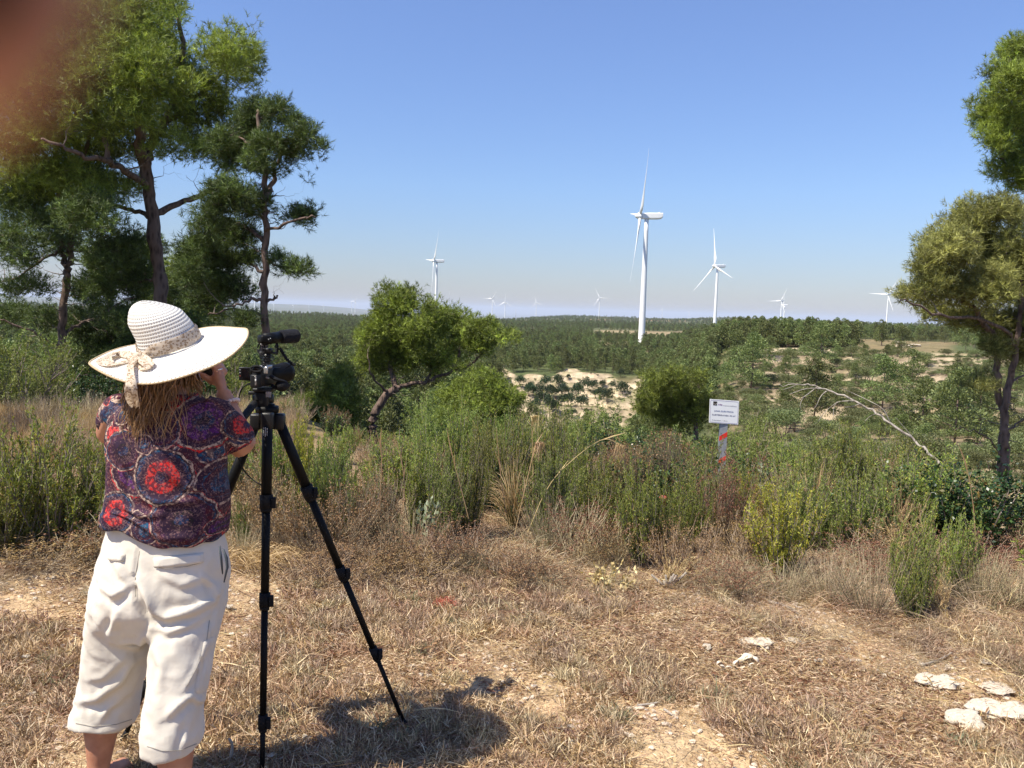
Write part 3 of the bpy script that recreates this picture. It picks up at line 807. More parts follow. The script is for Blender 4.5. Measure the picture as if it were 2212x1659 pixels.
# right
pine('pine_tree', 'right-hand pine with two dark parallel stems and broad olive crown',
     [([(2164, 1150), (2166, 1100), (2172, 1040), (2172, 960), (2168, 905), (2175, 850), (2188, 790), (2200, 720), (2208, 640), (2200, 560), (2190, 480)], .078, .028),
      ([(2158, 1150, .12), (2157, 1080, .12), (2162, 1000, .12), (2166, 915, .12), (2157, 840, .1), (2150, 780, .1), (2152, 730, .1)], .06, .045),
      ([(2152, 740, .1), (2120, 690, -.2), (2080, 640, -.4), (2040, 600, -.6), (2010, 560, -.6)], .05, .014),
      ([(2195, 745), (2140, 690, -.4), (2060, 685, -.9), (1990, 665, -1.2), (1945, 645, -1.4)], .035, .008),
      ([(2205, 650), (2150, 590, .4), (2110, 540, .6), (2080, 480, .6)], .04, .01),
      ([(2160, 985), (2130, 940, -.2), (2090, 925, -.3), (2050, 925, -.3)], .014, .005),
      ([(2166, 940), (2200, 910, .2), (2240, 900, .2)], .02, .01),
      ([(2178, 830), (2230, 800, .2), (2270, 790, .2)], .02, .01)],
     [(2010, 525, 42, 36), (2055, 480, 45, 36), (2110, 470, 40, 34), (2160, 455, 34, 26), (2195, 465, 30, 32), (2000, 575, 34, 30), (2060, 545, 50, 44), (2130, 540, 50), (2195, 540, 40, 50), (1975, 640, 36, 20), (1948, 640, 22, 10), (2020, 620, 46, 34), (2080, 620, 50, 40), (2150, 620, 50, 44), (2210, 620, 40, 50), (2020, 675, 36, 20), (2080, 690, 44, 26), (2140, 700, 46, 28), (2200, 710, 40, 40), (2150, 755, 36, 20), (2200, 770, 40, 24), (2120, 830, 26, 20), (2250, 560, 40, 60), (2245, 700, 40, 60)],
     13.0, clumps=390, tufts=26, needles=12, nl=.075, nw=.0075, seed=31, spread=.25, depth_amp=1.0, mat='pine_olive',
     bareblobs=[(2080, 700, 70, 30, 50), (2190, 880, 40, 80, 26), (2120, 880, 40, 60, 16), (2150, 1040, 30, 50, 10), (2040, 640, 60, 40, 30)])
_r2 = at(2330, 17.0)
pine('pine_tree', 'tall pine on the right frame edge whose upper crown hangs above the olive pine',
     [([(2330, 1050), (2320, 800), (2300, 550), (2270, 330), (2235, 200), (2215, 110)], .15, .03),
      ([(2280, 400), (2230, 380), (2180, 360), (2150, 340)], .04, .01),
      ([(2255, 270), (2200, 260), (2150, 240), (2115, 235)], .04, .01),
      ([(2240, 210), (2200, 160), (2175, 130)], .03, .01)],
     [(2185, 120, 30, 30), (2215, 105, 34, 28), (2165, 160, 34, 34), (2205, 180, 44), (2150, 215, 34, 26), (2105, 232, 20, 24), (2130, 255, 30, 26), (2180, 260, 46, 44), (2230, 260, 50), (2150, 310, 36, 32), (2200, 340, 46, 40), (2160, 365, 34, 24), (2205, 395, 34, 22), (2250, 370, 50), (2185, 410, 20, 12), (2280, 200, 50, 80), (2290, 320, 50, 80)],
     15.0, clumps=250, tufts=26, needles=12, nl=.085, nw=.0085, seed=32, spread=.27, depth_amp=.8, mat='pine')

# ------------------------------------------------------------------ dark understorey behind the left pines
# ------------------------------------------------------------------ mid and far woods
TREE_PARTS = {}
def crown_proto(name, h, w, kind, n, leaf, seed, mat, trunkmat='bark'):
    """small tree or shrub, base at z=0, as one mesh (leaf sprays + stem)"""
    r = np.random.default_rng(seed)
    a = Acc(); tk = Acc()
    sub = []
    k = {'pine': 13, 'bush': 9, 'tall': 11, 'low': 8}[kind]
    for i in range(k):
        if kind in ('pine', 'tall'):
            t = (i + .5) / k
            zz = h * (.14 + .80 * t)
            rr = w * .5 * (1 - .60 * t ** 1.8) * (.8 if t < .1 else 1)
            ang = r.random() * 6.28; o = rr * .62 * r.random() ** .4
            sub.append((o * math.cos(ang), o * math.sin(ang), zz, rr * (.52 + .2 * r.random()), h * .11))
        else:
            ang = r.random() * 6.28; o = w * .30 * r.random() ** .5
            sub.append((o * math.cos(ang), o * math.sin(ang), h * (.30 + .42 * r.random()), w * .27, h * .26))
    per = n // k
    for (x, y, z, rx, rz) in sub:
        v = rand_dirs(per, r); v[:, 2] = np.where(v[:, 2] < -.3, -v[:, 2], v[:, 2])
        rad = (.6 + .45 * r.random(per))[:, None]
        c = np.array([x, y, z]) + v * np.array([rx, rx, rz]) * rad
        d = v + r.normal(0, .6, v.shape) + np.array([0, 0, .3]); d /= np.linalg.norm(d, axis=1)[:, None]
        V, Q = leaf_quads(c, d, leaf * (.6 + .8 * r.random(per)), leaf * .55, r)
        a.add(V, Q, None, 0)
    if kind in ('pine', 'tall'):
        tk.tube([(0, 0, -.5), (r.normal(0, .1), r.normal(0, .1), h * .45), (0, 0, h * .85)], [h * .014, h * .011, h * .004], 5, m=1)
        for _ in range(4):
            zz = h * (.25 + .3 * r.random()); an = r.random() * 6.28
            tk.tube([(0, 0, zz), (w * .3 * math.cos(an), w * .3 * math.sin(an), zz + h * .08)], [h * .006, h * .002], 4, m=1)
    else:
        for _ in range(4):
            an = r.random() * 6.28
            tk.tube([(0, 0, -.2), (w * .2 * math.cos(an), w * .2 * math.sin(an), h * .5)], [h * .02, h * .008], 4, m=1)
    cm = a.mesh(name + '_crown', False); cm.materials.append(MAT[mat])
    tm = tk.mesh(name + '_trunk', True); tm.materials.append(MAT[mat]); tm.materials.append(MAT[trunkmat])
    for i_ in range(len(tk.V)): a.add(tk.V[i_], tk.Q[i_], None if i_ >= len(tk.T) else tk.T[i_], 1) if False else None
    off_ = a.n; a.V += tk.V; a.Q += [q + off_ for q in tk.Q]; a.qm += tk.qm; a.T += [q + off_ for q in tk.T]; a.tm += tk.tm; a.n += tk.n
    me = a.mesh(name, False)
    me.materials.append(MAT[mat]); me.materials.append(MAT[trunkmat])
    TREE_PARTS[me.name] = (tm, cm)
    return me
PINES = [crown_proto('wood_pine_shape', 6.5, 4.6, 'pine', 1500, .34, 100 + i, 'forest') for i in range(5)] + [crown_proto('wood_tall_shape', 7.5, 3.6, 'tall', 1300, .32, 120 + i, 'forest') for i in range(2)]
SCRUBS = [crown_proto('slope_shrub_shape', 2.2, 2.9, 'bush', 3200, .11, 140 + i, 'scrub') for i in range(4)] + [crown_proto('slope_pine_shape', 4.0, 3.4, 'pine', 4200, .13, 150 + i, 'forest') for i in range(3)]
ORCH = [crown_proto('orchard_shape', 2.3, 2.9, 'bush', 800, .24, 160 + i, 'orchard') for i in range(3)]

def put(me, name, p, rz, s, label, cat, group):
    o = bpy.data.objects.new(name, None)
    COL.objects.link(o)
    o.location = p; o.rotation_euler = (0, 0, rz); o.scale = (s[0], s[0], s[1])
    tm, cm = TREE_PARTS[me.name]
    for nm, q in (('trunk', tm), ('crown', cm)):
        c = bpy.data.objects.new(nm, q); COL.objects.link(c); c.parent = o
    return tag(o, label, cat, group)

# orchard on the pale terraces
orch_px = [(437, 505, 1), (660, 520, 1.1), (765, 515, 1.2), (535, 540, .8), (1000, 535, 1), (1085, 545, 1), (1168, 522, .8), (1243, 530, .7), (1340, 590, 1.3), (515, 590, 1.1),
           (620, 610, 1.25), (705, 590, 1), (750, 615, 1.1), (840, 600, 1.1), (945, 615, 1.35), (1105, 610, .8), (1150, 615, 1), (610, 665, 1.1), (655, 660, 1), (560, 705, .8), (805, 675, .9), (870, 685, 1.2),
           (720, 720, 1.15), (750, 740, .9), (985, 705, 1.2), (895, 785, .8), (1210, 650, 1.2), (300, 490, .6), (1320, 420, .8), (860, 440, .5)]
for k, (zx, zy, s) in enumerate(orch_px):
    px = (1500 + zx * .3617) * .6777; py = (1050 + zy * .3617) * .6777
    q = hit(px, py, 120, 300)
    me = ORCH[k % 3]
    lab = 'small dark round orchard tree planted on the pale bare terraces'
    if zx > 1300 and zy > 500: lab = 'largest orchard bush at the right end of the pale terraces, beside bright pine'
    row_w = ('back' if zy < 545 else 'second' if zy < 640 else 'third' if zy < 700 else 'front'); col_w = 'far left' if zx < 540 else 'left' if zx < 680 else 'middle left' if zx < 800 else 'centre' if zx < 920 else 'middle right' if zx < 1060 else 'right' if zx < 1180 else 'far right'
    if 'largest' not in lab: lab = '%s dark round orchard tree, %s row of the pale terraces, %s' % ('big' if s > 1.1 else 'tiny' if s < .75 else 'small', row_w, col_w)
    put(me, 'orchard_tree', q, random.random() * 6.28, (s * 1.12, s * 1.4), lab, 'tree', 'young orchard trees on the pale terraces' )

# right-hand terraced slope: individual shrubs
def region_label(px):
    for lim, w in ((1585, 'left of or behind the sign'), (1650, 'just right of the sign'), (1710, 'by the dead branch tip'), (1765, 'above the dead branch tip'), (1820, 'below the right end of the grove'), (1875, 'below the stone ruin'), (1930, 'right of the stone ruin'), (1985, 'between ruin and olive pine'), (2060, 'left of the olive pine'), (2130, 'under the olive pine crown')):
        if px < lim: return w
    return 'beyond the twin pine stems'
def tier(d):
    return 'lowest' if d < 70 else 'low' if d < 95 else 'middle' if d < 125 else 'upper' if d < 165 else 'topmost'
def size_word(s):
    return 'small' if s < .68 else 'mid-sized' if s < .92 else 'broad'
occ = []
def far_enough(p, r0):
    for q, r1 in occ:
        if (q[0] - p[0]) ** 2 + (q[1] - p[1]) ** 2 < (r0 + r1) ** 2 * .8: return False
    return True
rs = random.Random(5)
cnt = 0
sl_pts = [(1770, 795, 2.2, 6), (1590, 800, 1.9, 5), (1625, 790, 1.4, 5), (1660, 775, 1.3, 4), (1620, 845, 2.1, 6), (1480, 770, 1.5, 5), (1945, 770, 1.9, 5), (1970, 860, 1.7, 4), (1905, 885, 1.6, 5), (1985, 960, 1.4, 6), (1755, 915, 1.8, 4), (1745, 880, 1.6, 1), (2070, 900, 1.5, 4), (2060, 970, 1.6, 5), (2110, 960, 1.4, 6), (1700, 790, 1.5, 2), (1870, 805, 1.5, 1), (1840, 815, 1.4, 3)]
for (px, py, s, k) in sl_pts:
    q = hit(px, py, 34, 400)
    rad = 1.3 * s * .8
    occ.append(((q.x, q.y), rad))
    put(SCRUBS[k], 'slope_tree', q, rs.random() * 6.28, (s * .95, s * .95 * (1 if k < 4 else .9)), 'large %s on the %s terraces, %s' % ('spreading bush' if k < 4 else 'green pine', tier(math.hypot(q.x, q.y)), region_label(px)), 'tree', 'larger trees dotted over the terraced slope')
    cnt += 1
tries = 0
while cnt < 295 and tries < 9000:
    tries += 1
    px = rs.uniform(1500, 2330); d = math.exp(rs.uniform(math.log(45), math.log(215)))
    if px < 1660 and d > 190: continue
    row_ok = True
    q = at(px, d)
    s = rs.uniform(.5, 1.2)
    if vnoise(q.x / 14, q.y / 14, 90) < .28: continue
    if not far_enough((q.x, q.y), 1.15 * s): continue
    if d > 203 and d < 213: continue
    occ.append(((q.x, q.y), 1.15 * s))
    k = rs.choice([0, 1, 2, 3, 0, 1, 2, 3, 4, 5, 6])
    if k >= 4: s *= .8
    put(SCRUBS[k], 'slope_shrub', q, rs.random() * 6.28, (s, s * rs.uniform(.8, 1.15)), '%s %s on the %s terraces, %s' % (size_word(s if k < 4 else s / .8), 'rounded shrub' if k < 4 else 'pointed young pine', tier(d), region_label(px)), 'shrub', 'shrubs dotted over the terraced slope')
    cnt += 1
# small tufts between: stuff
def az_scatter(n, pxa, pxb, d0, d1, pw=.5, seed=1):
    r = np.random.default_rng(seed)
    a0, a1 = AZ(pxa), AZ(pxb)
    az = r.uniform(a0, a1, n)
    d = (d0 ** (1 / pw) + r.random(n) * (d1 ** (1 / pw) - d0 ** (1 / pw))) ** pw
    return d * np.sin(az), d * np.cos(az), d, az, r
x, y, d, az, r = az_scatter(8000, 1480, 2420, 26, 210, .62, 3)
_k = vnoise(x / 9, y / 9, 95) > .52; x, y, d, az = x[_k], y[_k], d[_k], az[_k]
z = terr(x, y)
n = len(x)
rot = np.zeros((n, 3)); rot[:, 2] = r.random(n) * 6.28
s = r.uniform(.12, .42, n)
scatter('slope_undergrowth', np.stack([x, y, z], 1), rot, np.stack([s, s, s * .8], 1), SCRUBS[:4], r.integers(0, 4, n), 'low scrub and dry tufts between the slope shrubs')

# dry tufts on the pale terraces
x, y, d, az, r = az_scatter(800, 1080, 1420, 158, 246, .5, 33)
_k = (zone_plant(az, d) > .3) & (vnoise(x / 6, y / 6, 97) > .4); x, y, d = x[_k], y[_k], d[_k]; n = len(x)
rot = np.zeros((n, 3)); rot[:, 2] = r.random(n) * 6.28; s = r.uniform(.10, .30, n)
scatter('terrace_scrub', np.stack([x, y, terr(x, y)], 1), rot, np.stack([s * 1.4, s * 1.4, s], 1), SCRUBS[:4], r.integers(0, 4, n), 'low scrub along the lips of the pale terraces')

# woods
def forest_mask(az, d, x, y):
    m = vnoise(x / 55, y / 55, 71) > np.interp(d, [0, 240, 700, 2000], [.12, .12, .3, .36])
    m &= zone_plant(az, d) < .05
    m &= zone_slope(az, d) < .3
    def nopatch(px, d0, d1, w):
        nonlocal m
        m &= ~((az > AZ(px - w)) & (az < AZ(px + w)) & (d > d0) & (d < d1))
    nopatch(1390, 680, 980, 110); nopatch(1340, 410, 530, 50)
    m &= ~((az > AZ(1850)) & (az < AZ(2300)) & (d > 215) & (d < 400) & (vnoise(x / 7, y / 7, 5) < .72))
    nopatch(1190, 380, 440, 40); nopatch(650, 205, 225, 60)
    nopatch(1750, 196, 214, 140)
    nopatch(1386, 500, 533, 12)
    return m
xs, ys, ds, azs = [], [], [], []
for (cnt_, d0, d1, sd, pxa, pxb) in [(2300, 75, 240, 1, -120, 1090), (1500, 110, 240, 11, 1400, 1540), (120, 60, 165, 12, 1060, 1420), (9000, 240, 560, 2, -300, 2500), (14000, 560, 1500, 3, -300, 2500), (11000, 1500, 3800, 4, -300, 2500), (700, 206, 250, 5, 1490, 1850)]:
    x, y, d, az, r = az_scatter(cnt_, pxa, pxb, d0, d1, .5, sd)
    k = forest_mask(az, d, x, y)
    if sd == 5: k = k | ((az > AZ(1500)) & (az < AZ(1840)) & (d > 214) & (d < 250))
    xs.append(x[k]); ys.append(y[k]); ds.append(d[k]); azs.append(az[k])
x = np.concatenate(xs); y = np.concatenate(ys); d = np.concatenate(ds); az = np.concatenate(azs)
z = terr(x, y)
r = np.random.default_rng(99); n = len(x)
sz = r.uniform(.62, 1.08, n) * np.interp(d, [60, 200, 700, 1500, 3800], [.75, .95, 1.0, 1.15, 1.7])
kind = r.integers(0, 7, n)
rz = r.random(n) * 6.28
# largest in view: the ones at the rims of the woods, nearest first
order = np.argsort(d / sz)
inview = (az[order] > AZ(590)) & (az[order] < AZ(1930)) & ~((az[order] > AZ(795)) & (az[order] < AZ(1090))) & (d[order] > 90)
ind = order[inview][:296]
def wood_label(px, dd, z_, k):
    w = next((w for lim, w in ((640, 'below the far turbines, right of the slender trunk'), (700, 'behind the microphone'), (760, 'between camera and leaning pine'), (800, 'left of the leaning pine crown'), (1140, 'just right of the leaning pine tip'), (1190, 'above the left end of the terraces'), (1250, 'above the left half of the pale terraces'), (1310, 'above the middle of the pale terraces'), (1370, 'left of the big turbine foot'), (1430, 'right of the big turbine foot'), (1460, 'above the left half of the bright rounded pine'), (1500, 'above the right half of the bright rounded pine'), (1515, 'above the left edge of the white sign'), (1532, 'above the left half of the white sign'), (1546, 'above the middle of the white sign'), (1560, 'above the right half of the white sign'), (1620, 'in the left of the dense grove'), (1700, 'in the middle of the dense grove'), (1780, 'in the right of the dense grove'), (1850, 'at the right end of the dense grove'), (9999, 'in the wood beyond the ruin')) if px < lim))
    return '%s %s pine %s, %s' % ('tall' if z_ > .95 else 'short' if z_ < .72 else 'middling', 'narrow' if k > 4 else 'bushy', w, 'lowest on the slope' if dd < 150 else 'nearer edge' if dd < 225 else 'second line' if dd < 265 else 'farther back')
for i in ind:
    px = 1106 + math.tan(az[i]) * 1805
    put(PINES[kind[i]], 'wood_pine', (x[i], y[i], z[i]), rz[i], (sz[i], sz[i]), wood_label(px, d[i], sz[i], kind[i]), 'tree', 'pines along the near edge of the woods')
rest = np.ones(n, bool); rest[ind] = False
rot = np.zeros((rest.sum(), 3)); rot[:, 2] = rz[rest]
sc3 = np.stack([sz[rest]] * 3, 1)
scatter('forest', np.stack([x, y, z], 1)[rest], rot, sc3, PINES, kind[rest], 'dense green pine woods covering the valley and plateau')
print('forest', n, 'terrain ok')
# ------------------------------------------------------------------ wind turbines
m = simple('turbine_white', (.80, .80, .79), .35, noise=(.15, .04)); MAT['turb'] = m
MAT['turb_grey'] = simple('turbine_grey', (.45, .46, .48), .5)
MAT['logo_green'] = simple('logo_green', (.05, .32, .12), .5)
MAT['logo_grey'] = simple('logo_grey', (.25, .27, .29), .5)
def text_mesh(s, size, ext=.01, sx=1.0, bold=0.0):
    cu = bpy.data.curves.new('lettering', 'FONT'); cu.body = s; cu.size = size; cu.extrude = ext; cu.align_x = 'LEFT'; cu.offset = bold
    o = bpy.data.objects.new('lettering', cu); COL.objects.link(o)
    dg = bpy.context.evaluated_depsgraph_get()
    me = bpy.data.meshes.new_from_object(o.evaluated_get(dg))
    bpy.data.objects.remove(o); bpy.data.curves.remove(cu)
    me.materials.clear()
    return me
HUBH, RAD = 78.0, 44.0
def blade_acc():
    a = Acc(); k = 26; n = 14
    V = []
    for i in range(k):
        t = i / (k - 1)
        rr = 1.2 + t * (RAD - 1.2)
        if t < .06: ch, th = 1.9, 1.9
        else:
            u = (t - .06) / .94
            bump = math.exp(-((u - .14) / .14) ** 2)
            ch = 3.3 * (1 - u) ** .85 * (.62 + .38 * bump) + .25 + .6 * bump
            th = max(.10, 1.3 * (1 - u) ** 1.6)
            w = min(1, u / .1); ch = 1.9 * (1 - w) + ch * w; th = 1.9 * (1 - w) + th * w
        tw = math.radians(16 * (1 - t) ** 1.5 + 4)
        for j in range(n):
            th_ = 2 * math.pi * j / n
            cx = math.cos(th_) * ch / 2 + (ch * .18 if t > .06 else 0)
            cy = math.sin(th_) * th / 2 * (1 - .45 * max(0, math.cos(th_)))
            V.append((cx * math.cos(tw) - cy * math.sin(tw), cx * math.sin(tw) + cy * math.cos(tw) - .9 * t * t * 1.2, rr))
    i = np.arange(k - 1)[:, None] * n; j = np.arange(n)[None]; j2 = (j + 1) % n
    Q = np.stack([i + j, i + j2, i + n + j2, i + n + j], -1).reshape(-1, 4)
    V.append((0, -1.1, RAD + .1)); c = len(V) - 1
    jj = np.arange(n); T = np.stack([(k - 1) * n + jj, (k - 1) * n + (jj + 1) % n, np.full(n, c)], 1)
    a.add(V, Q, T); return a
# turbine local frame: rotor faces -Y (axis along Y), nacelle towards +Y, tower at y=+3.6
BLADE = blade_acc().mesh('turbine_blade'); BLADE.materials.append(MAT['turb'])
a = Acc(); a.lathe([(0.01, -3.3), (.8, -3.0), (1.5, -2.1), (1.85, -.9), (1.95, .2), (1.85, 1.1), (0.01, 1.15)], 20, R=Matrix.Rotation(math.radians(-90), 3, 'X'))
HUB = a.mesh('turbine_hub'); HUB.materials.append(MAT['turb'])
def nac():
    a = Acc(); n = 16; prof = [(1.1, 1.5, 1.5, 0), (2.0, 1.75, 1.8, .1), (6, 1.85, 1.95, .2), (10.5, 1.8, 1.9, .3), (12.6, 1.7, 1.7, .45), (13.4, 1.6, 1.3, .95)]
    V = []
    for (yy, hx, hz, zo) in prof:
        for j in range(n):
            t = 2 * math.pi * (j + .5) / n
            cx = abs(math.cos(t)) ** .35 * math.copysign(1, math.cos(t)); cz = abs(math.sin(t)) ** .35 * math.copysign(1, math.sin(t))
            V.append((cx * hx, yy, cz * hz + zo))
    k = len(prof)
    i = np.arange(k - 1)[:, None] * n; j = np.arange(n)[None]; j2 = (j + 1) % n
    Q = np.stack([i + j, i + n + j, i + n + j2, i + j2], -1).reshape(-1, 4)
    V.append((0, 1.1, 0)); V.append((0, 13.4, .95)); c0, c1 = len(V) - 2, len(V) - 1
    jj = np.arange(n); jn = (jj + 1) % n
    T = np.concatenate([np.stack([jj, jn, np.full(n, c0)], 1), np.stack([(k - 1) * n + jn, (k - 1) * n + jj, np.full(n, c1)], 1)])
    a.add(V, Q, T)
    a.tube([(0, 11.6, 2.2), (0, 11.6, 4.0)], [.05, .04], 5)
    a.box((0, 11.0, 2.3), (.8, 1.0, .5))
    return a.mesh('turbine_nacelle', False)
NAC = nac(); NAC.materials.append(MAT['turb'])
a = Acc(); zz = np.linspace(-HUBH - 6, -1.6, 12)
a.tube([(0, 3.9, q) for q in zz], np.interp(zz, [-HUBH - 6, -1.6], [2.15, 1.25]), 24)
for q in (-54, -28): a.lathe([(1.0, q - .06), (np.interp(q, [-84, -1.6], [2.15, 1.25]) + .04, q - .06), (np.interp(q, [-84, -1.6], [2.15, 1.25]) + .04, q + .06), (1.0, q + .06)], 24, c=(0, 3.9, 0))
TOWER = a.mesh('turbine_tower'); TOWER.materials.append(MAT['turb'])

def turbine(hub, base, label, phi, yaw_px=0, first=False, near=False, hpx=None):
    """hub/base: picture points; phi: clock angle of first blade seen from the front; yaw_px: angle between rotor axis and line of sight (deg; 90 = side on, rotor to the left)"""
    H = math.hypot(hub[0] - base[0], hub[1] - base[1]) if hpx is None else hpx
    D = HUBH * FPX / H
    r = ray(*hub); rh = math.hypot(r.x, r.y)
    loc = Vector((0, 0, EYE)) + r * (D / rh)
    az = math.atan2(r.x, r.y)
    o = empty('wind_turbine', loc, label, 'wind turbine', 'wind turbines across the plateau')
    # local -Y points to rotor front. facing the camera => yaw 0
    # world dir of camera from turbine: (-sin az, -cos az). rotate so -Y -> that direction turned by yaw to the picture's left
    o.rotation_euler = (0, 0, -az - math.radians(yaw_px))
    tw = bpy.data.objects.new('tower', TOWER); na = bpy.data.objects.new('nacelle', NAC)
    ro = bpy.data.objects.new('rotor_hub', HUB)
    for q in (tw, na, ro): COL.objects.link(q); q.parent = o
    ro.rotation_euler = (math.radians(-5), math.radians(0), 0)
    for k in range(3):
        b = bpy.data.objects.new('blade', BLADE); COL.objects.link(b); b.parent = ro
        b.rotation_euler = (math.radians(2), math.radians(phi + 120 * k), 0)
    return o
d2 = lambda x, y: (x * .67770, y * .67770)
TA = turbine((1383, 467), (1387, 742), 'largest wind turbine, rotor edge-on, white tower rising from the wood', 38, 84, hpx=274)
turbine((1544, 575), (1541, 716), 'second largest wind turbine, one blade upright, right of the largest one', -10, 56, hpx=142)
turbine((937, 564), (933, 694), 'white wind turbine rising behind the top of the leaning pine', 35, 79, hpx=132)
turbine(d2(1569, 952), d2(1569, 1002), 'distant turbine with one blade level and one raised, right of leaning pine', 30, 20, hpx=36)
turbine(d2(1610, 963), d2(1609, 1015), 'distant turbine facing the viewer with blades in a regular Y, one straight up', 0, 8)
turbine(d2(1709, 965), d2(1708, 1009), 'small distant turbine with one blade hanging down, left of the low wooded knoll', -15, 30)
turbine(d2(1911, 949), d2(1909, 1009), 'distant turbine with a blade pointing up left, between knoll and largest turbine', -28, 12)
turbine(d2(2110, 987), d2(2110, 1014), 'tiny turbine on the ridge immediately right of the largest tower', 5, 70)
turbine(d2(2196, 994), d2(2196, 1012), 'tiny turbine on the hump of reddish earth left of the second largest tower', 20, 60, hpx=15)
turbine(d2(2489, 959), d2(2485, 1035), 'rear one of two overlapping turbines above the dense grove, blade level to left', 28, 40, hpx=52)
turbine(d2(2497, 972), d2(2496, 1044), 'front one of two overlapping turbines above the dense grove, nacelle side-on', 6, 78, hpx=50)
turbine(d2(2577, 1016), d2(2577, 1036), 'tiny turbine whose blades peek over the ridge right of the dense grove', 8, 30, hpx=22)
turbine(d2(2829, 939), d2(2826, 1037), 'white turbine near the olive pine on the right, blade raised to right', 33, 28, hpx=66)
turbine(d2(809, 915), d2(809, 997), 'turbine tower partly hidden by foliage, left of the slender pine trunk', -10, 60, hpx=56)
turbine(d2(872, 970), d2(871, 992), 'tiny far turbine just right of the slender pine trunk', 50, 40)
turbine(d2(934, 973), d2(934, 993), 'tiny far turbine over the blue ridge, above the microphone', 10, 40)
turbine(d2(984, 973), d2(983, 991), 'tiny far turbine with thin blades over the middle of the blue ridge', 0, 60)
turbine(d2(1031, 973), d2(1031, 990), 'tiny far turbine over the right part of the blue ridge', 15, 60)
turbine(d2(1131, 960), d2(1131, 996), 'distant turbine with a blade raised right, left of the leaning pine crown', 25, 25, hpx=25)
turbine(d2(1120, 965), d2(1120, 994), 'thin distant turbine closely left of its twin, left of the leaning pine', 2, 70, hpx=20)
# lettering and mark on the big nacelle, on the side seen
for (txt, size, y0, mat, bold) in (('edp', 1.75, 4.6, 'logo_grey', .05), ('renovables', 1.75, 7.15, 'logo_grey', 0)):
    me = text_mesh(txt, size, .02)
    V = np.empty(len(me.vertices) * 3); me.vertices.foreach_get('co', V); V = V.reshape(-1, 3)
    V2 = np.stack([np.full(len(V), -1.93) - V[:, 2], y0 + V[:, 0] * .80, V[:, 1] - .35], 1)
    V2[:, 0] = -1.90 - V[:, 2]
    me.vertices.foreach_set('co', V2.ravel()); me.update()
    link('lettering', me, MAT[mat], TA)
a = Acc(); a.box((-1.90, 3.4, .2), (.06, 1.6, 1.6), m=0)
link('green_emblem', a.mesh('emblem', False), MAT['logo_green'], TA)
a = Acc(); a.tube([(-1.95, 3.0, .1), (-1.95, 3.2, -.2), (-1.95, 3.6, -.2), (-1.95, 3.8, .2)], .1, 5)
link('emblem_curve', a.mesh('emblem_curve'), MAT['turb'], TA)

# thin mast on the horizon
MAT['mast'] = simple('mast_grey', (.35, .37, .4), .6)
for (b, t, lab) in ((d2(1644, 1018), d2(1644, 986), 'thin faint measuring mast right of the regular-Y turbine'), (d2(1433, 985), d2(1433, 928), 'thin dark mast tip showing over the leaning pine crown')):
    q = P(b[0], b[1], 3300); t_ = P(t[0], t[1], 3300)
    a = Acc()
    top = t_ - q
    for s in ((-.6, -.4), (.6, -.4), (0, .7)):
        a.tube([(s[0], s[1], -15), (top.x + s[0] * .6, s[1] * .6, top.z)], .22, 4)
    for k in range(14):
        zz = -10 + (top.z + 8) * k / 14
        a.tube([(-.6, -.4, zz), (.6, -.4, zz + 2)], .1, 3, cap=False)
        a.tube([(.6, -.4, zz), (0, .7, zz + 2)], .1, 3, cap=False)
    link('mast', a.mesh('mast'), MAT['mast'], loc=q, label=lab, cat='mast')
# ------------------------------------------------------------------ near shrubs (shared shapes, one object each)
def shrub_stems(r, n, h, w, lean=.35, r0=.006, up=1.0, k=6):
    """list of stem paths from the base, fanning out"""
    out = []
    for i in range(n):
        an = r.random() * 6.28; sp = r.random() ** .6
        hh = h * (.55 + .45 * r.random()) * (1 - .25 * sp)
        t = np.linspace(0, 1, k)
        rad = w * .5 * sp * (t ** .75)
        x = math.cos(an) * rad + r.normal(0, .012, k).cumsum() * t
        y = math.sin(an) * rad + r.normal(0, .012, k).cumsum() * t
        z = hh * t ** (1.0 / up) - .05
        out.append(np.stack([x, y, z], 1))
    return out
def along(paths, r, per, lo=.2, hi=1.0):
    C, D = [], []
    for p in paths:
        t = r.uniform(lo, hi, per) * (len(p) - 1)
        i = np.minimum(t.astype(int), len(p) - 2); f = (t - i)[:, None]
        C.append(p[i] * (1 - f) + p[i + 1] * f); d = p[i + 1] - p[i]; D.append(d / (np.linalg.norm(d, axis=1)[:, None] + 1e-9))
    return np.concatenate(C), np.concatenate(D)
def side_twigs(paths, r, n, L, lo=.3, up=.6):
    c, d = along(paths, r, n, lo)
    v = rand_dirs(len(c), r) * .7 + d * .8 + np.array([0, 0, up]); v /= np.linalg.norm(v, axis=1)[:, None]
    L = L * (.4 + .8 * r.random(len(c)))[:, None]
    return [np.stack([a, a + b * l * .55 + r.normal(0, .01, 3), a + b * l + np.array([0, 0, .15 * l[0]])]) for a, b, l in zip(c, v, L)]
SHAPES = {}
def shape(kind, k, parts):
    SHAPES.setdefault(kind, []).append(parts)
def tubes(paths, r0, r1, n=4):
    a = Acc()
    for p in paths: a.tube(p, np.linspace(r0, r1, len(p)), n, cap=False)
    return a
def mk(acc, nm, mat):
    me = acc.mesh(nm, False); me.materials.append(MAT[mat]); return me
